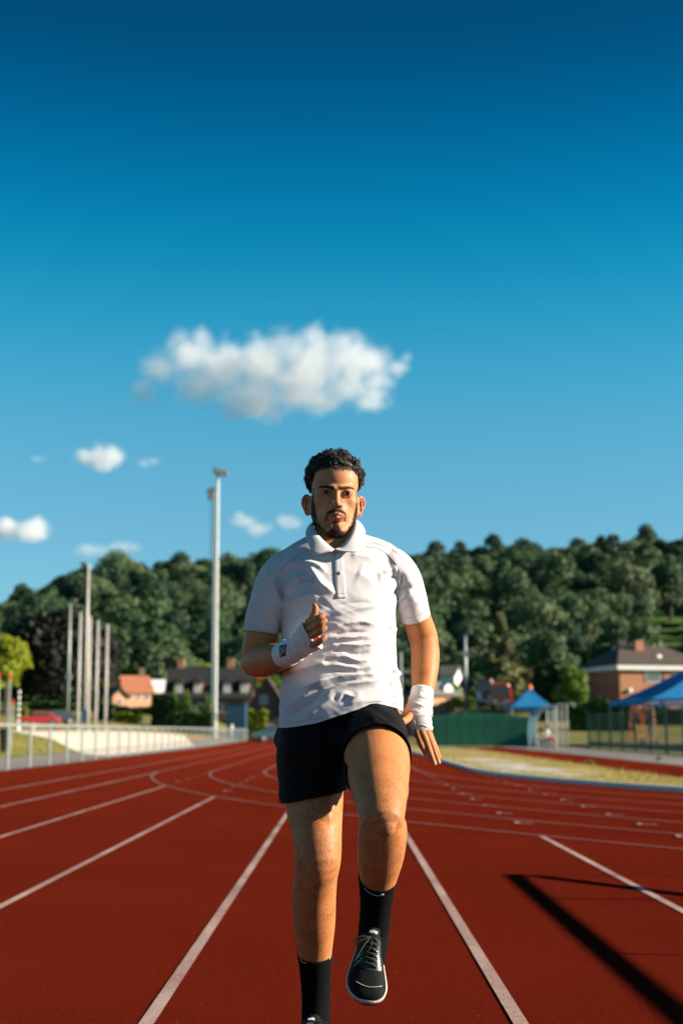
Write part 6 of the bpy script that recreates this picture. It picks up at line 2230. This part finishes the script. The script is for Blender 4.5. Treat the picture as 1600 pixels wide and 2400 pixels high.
for q in ([(790, 640), (900, 690), (1020, 740)], [(770, 720), (900, 740), (1000, 800)], [(740, 800), (860, 820), (960, 860)], [(760, 960), (860, 1010), (880, 1100)], [(820, 500), (960, 560), (1180, 640)], [(740, 1090), (850, 1120), (1000, 1080), (1180, 1180)]):
    cord_on('wrap_edge', lw_bvh, Z4(q), 0.0010, 0.0002, M['wrap'], wrapL)
M['stain'] = mat('beige_patch', (0.50, 0.45, 0.36), 0.9)
decal('fastener', lw_bvh, Z4([(945, 480), (1000, 480), (1010, 580), (930, 580)]), 3, 4, 0.0008, M['stain'], wrapL, 0.001)

# ------------------------------------------------------------------ socks
M['sock'] = cloth_mat('black_knit', (0.0042, 0.005, 0.0055), 0.95, 420, 0.6, 0.0, 0.1, 0.05)
srip = lambda t: 0.0011 * math.exp(-((t - .04) / .03) ** 2) + 0.0006 * math.sin(t * 70)
LS = [(885.5, 2057, 3.805, 42.5, 1.05), (883.5, 2075, 3.82, 40, 1.05), (881, 2120, 3.855, 35, 1.02), (875.5, 2182, 3.895, 33.5, 1.08), (872, 2215, 3.89, 33, 1.2), (868, 2250, 3.86, 32, 1)]
sv, sf = limb(LS, 40, 8, 0, .5, 0.0018, 2.0, False, srip)
sockL = worn('sock', mesh_of('sock', sv, sf), M['sock'])
lsb = BVHTree.FromPolygons([Vector(p) for p in sv], sf)
M['swoosh'] = mat('grey_swoosh', (0.42, 0.43, 0.45), 0.6)
Z6 = lambda pts: [(640 + x / 4.9, 2000 + y / 4.9) for x, y in pts]
cord_on('sock_mark', lsb, Z6([(1050, 400), (1100, 448), (1170, 480), (1230, 484), (1266, 474)]), 0.0011, 0.0006, M['swoosh'], sockL)
cord_on('sock_mark', lsb, Z6([(1225, 478), (1250, 466), (1266, 474)]), 0.0013, 0.0006, M['swoosh'], sockL)
RS = [(738, 2236, 4.122, 38.2, 1.05), (738.5, 2270, 4.135, 34.5, 1.05), (739.5, 2306, 4.15, 32, 1.06), (740, 2350, 4.16, 30.5, 1.12), (740, 2390, 4.16, 31, 1.25), (740, 2420, 4.15, 32, 1.4)]
sv, sf = limb(RS, 40, 8, 0, .5, 0.0018, 2.0, False, srip)
sockR = worn('sock', mesh_of('sock', sv, sf), M['sock'])
rsb = BVHTree.FromPolygons([Vector(p) for p in sv], sf)
cord_on('sock_mark', rsb, Z6([(310, 1215), (335, 1245), (360, 1257), (385, 1258)]), 0.0011, 0.0006, M['swoosh'], sockR)
cord_on('sock_mark', rsb, Z6([(645, 1218), (655, 1200), (660, 1185)]), 0.0011, 0.0006, M['swoosh'], sockR)

# ------------------------------------------------------------------ shoes (local: x across, y heel to toe, z up, metres)
M['upper'] = cloth_mat('black_mesh_upper', (0.006, 0.008, 0.007), 0.75, 600, 0.5, 0.0, 0.2, 0.12)
M['overlay'] = mat('glossy_overlay', (0.022, 0.027, 0.022), 0.42, (0.015, 0.018, 0.016), 60)
M['midsole'] = mat('white_midsole', (0.50, 0.48, 0.42), 0.7, (0.42, 0.40, 0.36), 30)
M['outsole'] = mat('dark_outsole', (0.02, 0.022, 0.024), 0.8)
M['lace'] = cloth_mat('black_lace', (0.012, 0.013, 0.012), 0.6, 900, 0.4, 0.1, 0.1)
M['lime'] = mat('lime_piping', (0.24, 0.34, 0.06), 0.5)
M['tongue_print'] = mat('white_print', (0.75, 0.75, 0.73), 0.5)


def shoe(T, mirror):
    """T: 4x4 matrix from shoe space to the world."""
    W = lambda V: [T @ Vector((x * mirror, y, z)) for x, y, z in V]
    ys = [0, .012, .03, .06, .10, .14, .18, .215, .24, .262, .278, .288]
    hw = [.012, .026, .034, .038, .0365, .038, .046, .053, .0535, .046, .032, .014]
    cx_ = [0, 0, 0, 0, .002, .003, .002, .0, -.003, -.006, -.008, -.009]
    def outline(g, sub=4):
        A = catmull(np.stack([ys, hw, cx_], 1), sub)
        R_ = [(a[2] + a[1] + g, a[0]) for a in A]
        L_ = [(a[2] - a[1] - g, a[0]) for a in A[::-1]]
        return R_ + L_
    def slab(z0, z1, g0, g1, rock=0.0):
        a, b = outline(g0), outline(g1)
        n = len(a)
        rk = lambda y: rock * max(0, (y - .2) / .09) ** 2
        V = [(x, y, z0(y) + rk(y)) for x, y in a] + [(x, y, z1(y) + rk(y)) for x, y in b]
        F = [((i + 1) % n, i, n + i, n + (i + 1) % n) for i in range(n)] + [tuple(range(n)), tuple(range(2 * n - 1, n - 1, -1))]
        return W(V), F
    v, f = slab(lambda y: .0, lambda y: .006, -.004, -.001, .012)
    me = mesh_of('shoe', v, f)
    root = worn('shoe', me, M['outsole'], None, False)
    v, f = slab(lambda y: .0062, lambda y: .034 - .012 * ss(.05, .22, y), 0.0005, 0.002, .012)
    worn('midsole', mesh_of('midsole', v, f), M['midsole'], root)
    # upper: D-shaped sections from heel to toe
    yy = np.linspace(0.004, .287, 40)
    n = 26
    A = catmull(np.stack([ys, hw, cx_], 1), 8)
    V, F = [], []
    for y in yy:
        w = np.interp(y, A[:, 0], A[:, 1]) - .001
        c = np.interp(y, A[:, 0], A[:, 2])
        top = np.interp(y, [0, .02, .06, .095, .13, .16, .20, .235, .262, .28, .287], [.082, .090, .084, .094, .098, .088, .072, .060, .052, .040, .030])
        base = .032 - .012 * ss(.05, .22, y) + .012 * max(0, (y - .2) / .09) ** 2
        nar = np.interp(y, [0, .06, .12, .2, .29], [.72, .74, .80, .95, 1.0])
        for k in range(n + 1):
            a = math.pi * k / n
            s, q = math.cos(a), math.sin(a)
            ww = w * (1 - (1 - nar) * q)
            V.append((c + ww * np.sign(s) * abs(s) ** .75, y, base + (top - base) * q ** .8))
    m_ = n + 1
    for i in range(len(yy) - 1):
        for k in range(n):
            F.append((i * m_ + k, i * m_ + k + 1, (i + 1) * m_ + k + 1, (i + 1) * m_ + k))
    F.append(tuple(range(m_))); F.append(tuple((len(yy) - 1) * m_ + k for k in range(m_ - 1, -1, -1)))
    uv, uf = W(V), F
    worn('upper', mesh_of('upper', uv, uf), M['upper'], root)
    bv = BVHTree.FromPolygons([Vector(p) for p in V], F)
    def top_at(x, y, off=0.0015):
        h, nr, _, _ = bv.ray_cast(Vector((x, y, .3)), Vector((0, 0, -1)), 1)
        return (h + Vector((0, 0, off))) if h else Vector((x, y, .06))
    # toe cap and eyestay overlays
    def patch_(name, rows, m, off=.0012):
        VV, FF = [], []
        k = len(rows[0])
        for r in rows:
            for (x, y) in r: VV.append(top_at(x, y, off))
        for j in range(len(rows) - 1):
            for i in range(k - 1):
                FF.append((j * k + i, j * k + i + 1, (j + 1) * k + i + 1, (j + 1) * k + i))
        worn(name, mesh_of(name, W(VV), FF), m, root)
    for s in (-1, 1):
        patch_('eyestay', [[(s * x - .002, y) for x in np.linspace(.012 + .004 * (y - .14) / .06, .024 + .006 * (y - .14) / .07, 5)] for y in np.linspace(.128, .205, 14)], M['overlay'])
        patch_('side_stripe', [[(s * x - .004, y + (x - .02) * .9) for x in np.linspace(.022, .043, 6)] for y in np.linspace(.166, .172, 3)], M['lime'] if s > 0 else M['overlay'])
        patch_('side_stripe', [[(s * x - .004, y + (x - .02) * .9) for x in np.linspace(.022, .043, 6)] for y in np.linspace(.182, .187, 3)], M['lime'] if s > 0 else M['overlay'])
    patch_('toe_overlay', [[(x - .005, y - 8 * x * x) for x in np.linspace(-.030, .030, 9)] for y in np.linspace(.205, .216, 4)], M['overlay'])
    mb = MB(); mb.tube(W([top_at(x - .007, .258 - 9 * x * x, .001) for x in np.linspace(-.036, .036, 13)]), .0008, 5)
    worn('toe_stitch', mesh_of('toe_stitch', mb.v, mb.f), M['swoosh'], root)
    # tongue and laces
    VV = []
    for y in np.linspace(.105, .150, 7):
        for x in np.linspace(-.019, .019, 7):
            t = top_at(x, max(y, .112), .004)
            VV.append((x, y, t.z + .012 * ss(.135, .105, y)))
    worn('tongue', mesh_of('tongue', W(VV), [(j * 7 + i, j * 7 + i + 1, (j + 1) * 7 + i + 1, (j + 1) * 7 + i) for j in range(6) for i in range(6)]), M['upper'], root)
    for k in range(6):
        y = .138 + .0125 * k
        x = .017 + .0012 * k
        mb = MB(); mb.tube(W([top_at(-x, y - .003, .003), top_at(-x * .4, y, .0055), top_at(x * .4, y + .003, .0055), top_at(x, y + .006, .003)]), .0021, 6)
        worn('lace', mesh_of('lace', mb.v, mb.f), M['lace'], root)
        mb = MB(); mb.tube(W([top_at(x, y - .003, .003), top_at(x * .4, y, .0065), top_at(-x * .4, y + .003, .0065), top_at(-x, y + .006, .003)]), .0021, 6)
        worn('lace', mesh_of('lace', mb.v, mb.f), M['lace'], root)
    b = top_at(0.004, .138, .008)
    for q in ([(0, 0, 0), (.018, .004, .006), (.036, .010, .004), (.044, .018, -.004), (.034, .018, -.002), (.014, .008, .002), (0, 0, 0)],
              [(0, 0, 0), (-.014, .010, .005), (-.022, .022, -.002), (-.012, .020, .002), (0, 0, 0)],
              [(0, 0, 0), (.012, .02, .002), (.024, .045, -.004), (.032, .062, -.012)], [(0, 0, 0), (-.004, .018, .003), (.002, .038, -.006)]):
        C = catmull([[b.x + x, b.y + y, b.z + z] for x, y, z in q], 5)
        mb = MB(); mb.tube(W(C), .0019, 6)
        worn('lace', mesh_of('lace', mb.v, mb.f), M['lace'], root)
    # tongue lettering
    cu = bpy.data.curves.new('t', 'FONT'); cu.body = 'asics'; cu.size = .0125; cu.align_x = 'CENTER'; cu.shear = .2; cu.resolution_u = 2; cu.offset = .0004
    o = bpy.data.objects.new('t', cu); COL.objects.link(o)
    dg = bpy.context.evaluated_depsgraph_get(); dg.update()
    m2 = o.evaluated_get(dg).to_mesh()
    tv = [w.co.copy() for w in m2.vertices]; tf = [tuple(p.vertices) for p in m2.polygons]
    o.evaluated_get(dg).to_mesh_clear(); bpy.data.objects.remove(o); bpy.data.curves.remove(cu)
    VV = []
    for p in tv:
        x, y = -p.x * 1.0, .124 - p.y
        t = top_at(x, max(y, .112), .004)
        VV.append((x * mirror, y, t.z + .012 * ss(.135, .105, y) + .0012))
    worn('lettering', mesh_of('lettering', W(VV), tf), M['tongue_print'], root, False)
    return root


def frame_from(o, ydir, zdir, s=1.0):
    y = Vector(ydir).normalized(); z = Vector(zdir); z = (z - y * z.dot(y)).normalized()
    x = y.cross(z)
    R = Matrix((x, y, z)).transposed().to_4x4()
    return Matrix.Translation(o) @ R @ Matrix.Scale(s, 4)


heel = P(878, 2150, 3.985); toe = P(850, 2361, 3.805)
shoe(frame_from(heel, toe - heel, Vector((0.02, -1.0, 0.35)), (toe - heel).length / .288), 1)
hr_ = Vector((P(740, 2400, 4.16).x - .002, 4.20, 0.11))
shoe(frame_from(hr_, Vector((-.05, -1, -.28)), Vector((0, -.28, 1)), 1.04), -1)

# ------------------------------------------------------------------ the seated figure in the shelter
def seated():
    bx_, by_, bz_ = xo + sx(1284), Ys + .75, .042 + .47
    o = empty('person', (bx_, by_, .042), 0, 'small seated person in red and white under the bent-roof shelter', 'person')
    def ch(st, n=10):
        rings = []
        return st
    J = {'pel': (0, 0, .50), 'chest': (.02, 0, .82), 'neck': (.06, 0, .98), 'head0': (.08, 0, 1.04), 'head1': (.10, 0, 1.20)}
    def seg(pts, rs, n=12):
        mb = MB(); mb.tube(pts, rs, n); return np.array(mb.v), mb.f
    def bl(c, r):
        mb = MB(); mb.ball(c, r, 12, 9); return np.array(mb.v), mb.f
    ps_ = [seg([(0, 0, .48), (.0, 0, .62), (.03, 0, .82), (.05, 0, .94)], [.13, .12, .14, .07]), seg([(.05, 0, .92), (.08, 0, 1.04)], [.05, .05]), bl((.10, 0, 1.12), (.085, .075, .11))]
    for s in (-1, 1):
        ps_ += [seg([(0, s * .09, .52), (.40, s * .10, .52), (.42, s * .10, .50), (.40, s * .10, .10)], [.08, .06, .055, .04]), seg([(.36, s * .10, .06), (.56, s * .11, .04)], [.045, .035]),
                seg([(.04, s * .17, .88), (.10, s * .21, .66), (.30, s * .13, .62)], [.05, .04, .032]), bl((.33, s * .11, .62), (.05, .04, .04))]
    ps_ += [bl((.18, 0, 1.11), (.02, .014, .018))]
    v, f = remesh(ps_, .012, 3)
    sk = link('body', mesh_of('body', v, f), M['plain_skin'], o, True)
    v, f = remesh([seg([(0, 0, .56), (.0, 0, .66), (.03, 0, .84), (.05, 0, .94)], [.145, .14, .165, .075])] + [seg([(.04, s * .15, .90), (.08, s * .215, .70)], [.065, .058]) for s in (-1, 1)], .014, 3)
    link('shirt', mesh_of('shirt', v, f), M['white'], o, True)
    v, f = remesh([seg([(-.02, 0, .46), (0, 0, .58)], [.15, .145])] + [seg([(0, s * .09, .52), (.33, s * .10, .525)], [.095, .08]) for s in (-1, 1)], .014, 3)
    link('shorts', mesh_of('shorts', v, f), M['red'], o, True)
    v, f = remesh([bl((.09, 0, 1.16), (.095, .085, .09))], .012, 2)
    link('hair', mesh_of('hair', v, f), M['rtile'], o, True)


M['plain_skin'] = mat('plain_skin', (0.45, 0.25, 0.15), 0.6)
seated()
# ================================================================== clouds: banks of vapour far beyond the hill
def cloud(name, puffs, Y, label, dens, seed, soft=0.75, nscale=1.0, thr=0.0, n_amp=1.7):
    """puffs: (u, v, radius px, vertical squash) in the photograph, all at distance Y."""
    k = Y / FPX
    C = [P(u, v, Y) for u, v, r, q in puffs]
    lo = Vector((min(c.x - p[2] * k * 1.25 for c, p in zip(C, puffs)), Y - max(p[2] for p in puffs) * k * 1.3, min(c.z - p[2] * p[3] * k * 1.25 for c, p in zip(C, puffs))))
    hi = Vector((max(c.x + p[2] * k * 1.25 for c, p in zip(C, puffs)), Y + max(p[2] for p in puffs) * k * 1.3, max(c.z + p[2] * p[3] * k * 1.25 for c, p in zip(C, puffs))))
    mid = (lo + hi) / 2
    m = bpy.data.materials.new(name + '_vapour'); m.use_nodes = True
    n, l = m.node_tree.nodes, m.node_tree.links
    n.clear()
    out = n.new('ShaderNodeOutputMaterial'); pv = n.new('ShaderNodeVolumePrincipled')
    pv.inputs['Color'].default_value = (1.0, 1.0, 1.0, 1); pv.inputs['Anisotropy'].default_value = 0.1
    tc = n.new('ShaderNodeTexCoord')
    fall = None
    for c, (u, v, r, q) in zip(C, puffs):
        mp = n.new('ShaderNodeMapping'); mp.vector_type = 'TEXTURE'
        mp.inputs['Location'].default_value = tuple(c - mid)
        R = r * k
        mp.inputs['Scale'].default_value = (R, R, R * q)
        ln = n.new('ShaderNodeVectorMath'); ln.operation = 'LENGTH'
        sb = n.new('ShaderNodeMath'); sb.operation = 'SUBTRACT'; sb.inputs[0].default_value = 1.0
        l.new(tc.outputs['Object'], mp.inputs[0]); l.new(mp.outputs[0], ln.inputs[0]); l.new(ln.outputs['Value'], sb.inputs[1])
        if fall is None: fall = sb
        else:
            mx = n.new('ShaderNodeMath'); mx.operation = 'SMOOTH_MAX'; mx.inputs[2].default_value = 0.35
            l.new(fall.outputs[0], mx.inputs[0]); l.new(sb.outputs[0], mx.inputs[1]); fall = mx
    nz = n.new('ShaderNodeTexNoise'); nz.inputs['Scale'].default_value = nscale * 1.25 / (60 * k); nz.inputs['Detail'].default_value = 8; nz.inputs['Roughness'].default_value = 0.6
    ofs = n.new('ShaderNodeVectorMath'); ofs.operation = 'ADD'; ofs.inputs[1].default_value = (seed * 171.3, seed * 37.7, 0)
    l.new(tc.outputs['Object'], ofs.inputs[0]); l.new(ofs.outputs[0], nz.inputs['Vector'])
    ma = n.new('ShaderNodeMath'); ma.operation = 'MULTIPLY_ADD'; ma.inputs[1].default_value = n_amp; ma.inputs[2].default_value = -0.5 * n_amp + thr
    l.new(nz.outputs['Fac'], ma.inputs[0])
    ad = n.new('ShaderNodeMath'); ad.operation = 'ADD'; l.new(fall.outputs[0], ad.inputs[0]); l.new(ma.outputs[0], ad.inputs[1])
    mr = n.new('ShaderNodeMapRange'); mr.interpolation_type = 'SMOOTHSTEP'; mr.inputs['From Min'].default_value = 0.05; mr.inputs['From Max'].default_value = soft; mr.inputs['To Max'].default_value = dens / (60 * k)
    l.new(ad.outputs[0], mr.inputs[0]); l.new(mr.outputs[0], pv.inputs['Density']); l.new(pv.outputs[0], out.inputs['Volume'])
    mb = MB(); mb.box((0, 0, 0), tuple(hi - lo))
    o = mb.build(name, m)
    o.location = mid
    return tag(o, label, 'cloud')


YC = 3000.0
cloud('cloud', [(375, 868, 62, .95), (345, 915, 46, 1.0), (322, 925, 30, 1.1), (440, 830, 78, .95), (470, 790, 40, 1.0), (520, 860, 105, .85), (620, 860, 120, .80), (560, 930, 85, .62), (545, 972, 50, .45), (720, 850, 115, .85), (735, 788, 40, 1.0),
                (700, 915, 110, .6), (810, 850, 95, .95), (800, 800, 45, .8), (870, 850, 72, .9), (880, 895, 60, .6), (930, 860, 42, .7), (950, 838, 26, .8), (865, 945, 66, .42), (820, 915, 80, .5), (600, 945, 110, .5), (470, 905, 90, .7), (750, 940, 95, .4), (880, 925, 50, .5)], YC,
      'long white cloud above the runner, the largest in the sky', 0.9, 1, 1.05)
cloud('cloud', [(205, 1072, 40, .7), (240, 1070, 48, .8), (262, 1068, 36, .8), (240, 1090, 40, .55)], YC + 300, 'small rounded cloud left of the runner, upper of the pair', 1.5, 2)
cloud('cloud', [(340, 1086, 30, .55), (362, 1082, 26, .55)], YC + 320, 'small faint wisp just right of the small rounded cloud', 0.6, 3)
cloud('cloud', [(20, 1240, 48, .7), (70, 1246, 50, .6), (92, 1236, 36, .95), (-30, 1240, 50, .7)], YC + 600, 'white cloud cut by the left edge above the hill', 1.7, 4)
cloud('cloud', [(575, 1222, 40, .6), (605, 1240, 44, .55), (560, 1210, 20, .8)], YC + 620, 'thin cloud low between the floodlight mast and the runner', 0.7, 5)
cloud('cloud', [(672, 1222, 34, .6), (690, 1228, 28, .5)], YC + 640, 'faint wisp beside the runner\'s neck', 0.6, 6)
cloud('cloud', [(90, 1076, 24, .55)], YC + 300, 'tiny faint wisp near the left edge', 0.45, 7)
cloud('cloud', [(215, 1290, 60, .35), (290, 1283, 60, .3)], YC + 700, 'very faint streak low over the left end of the hill', 0.35, 8)
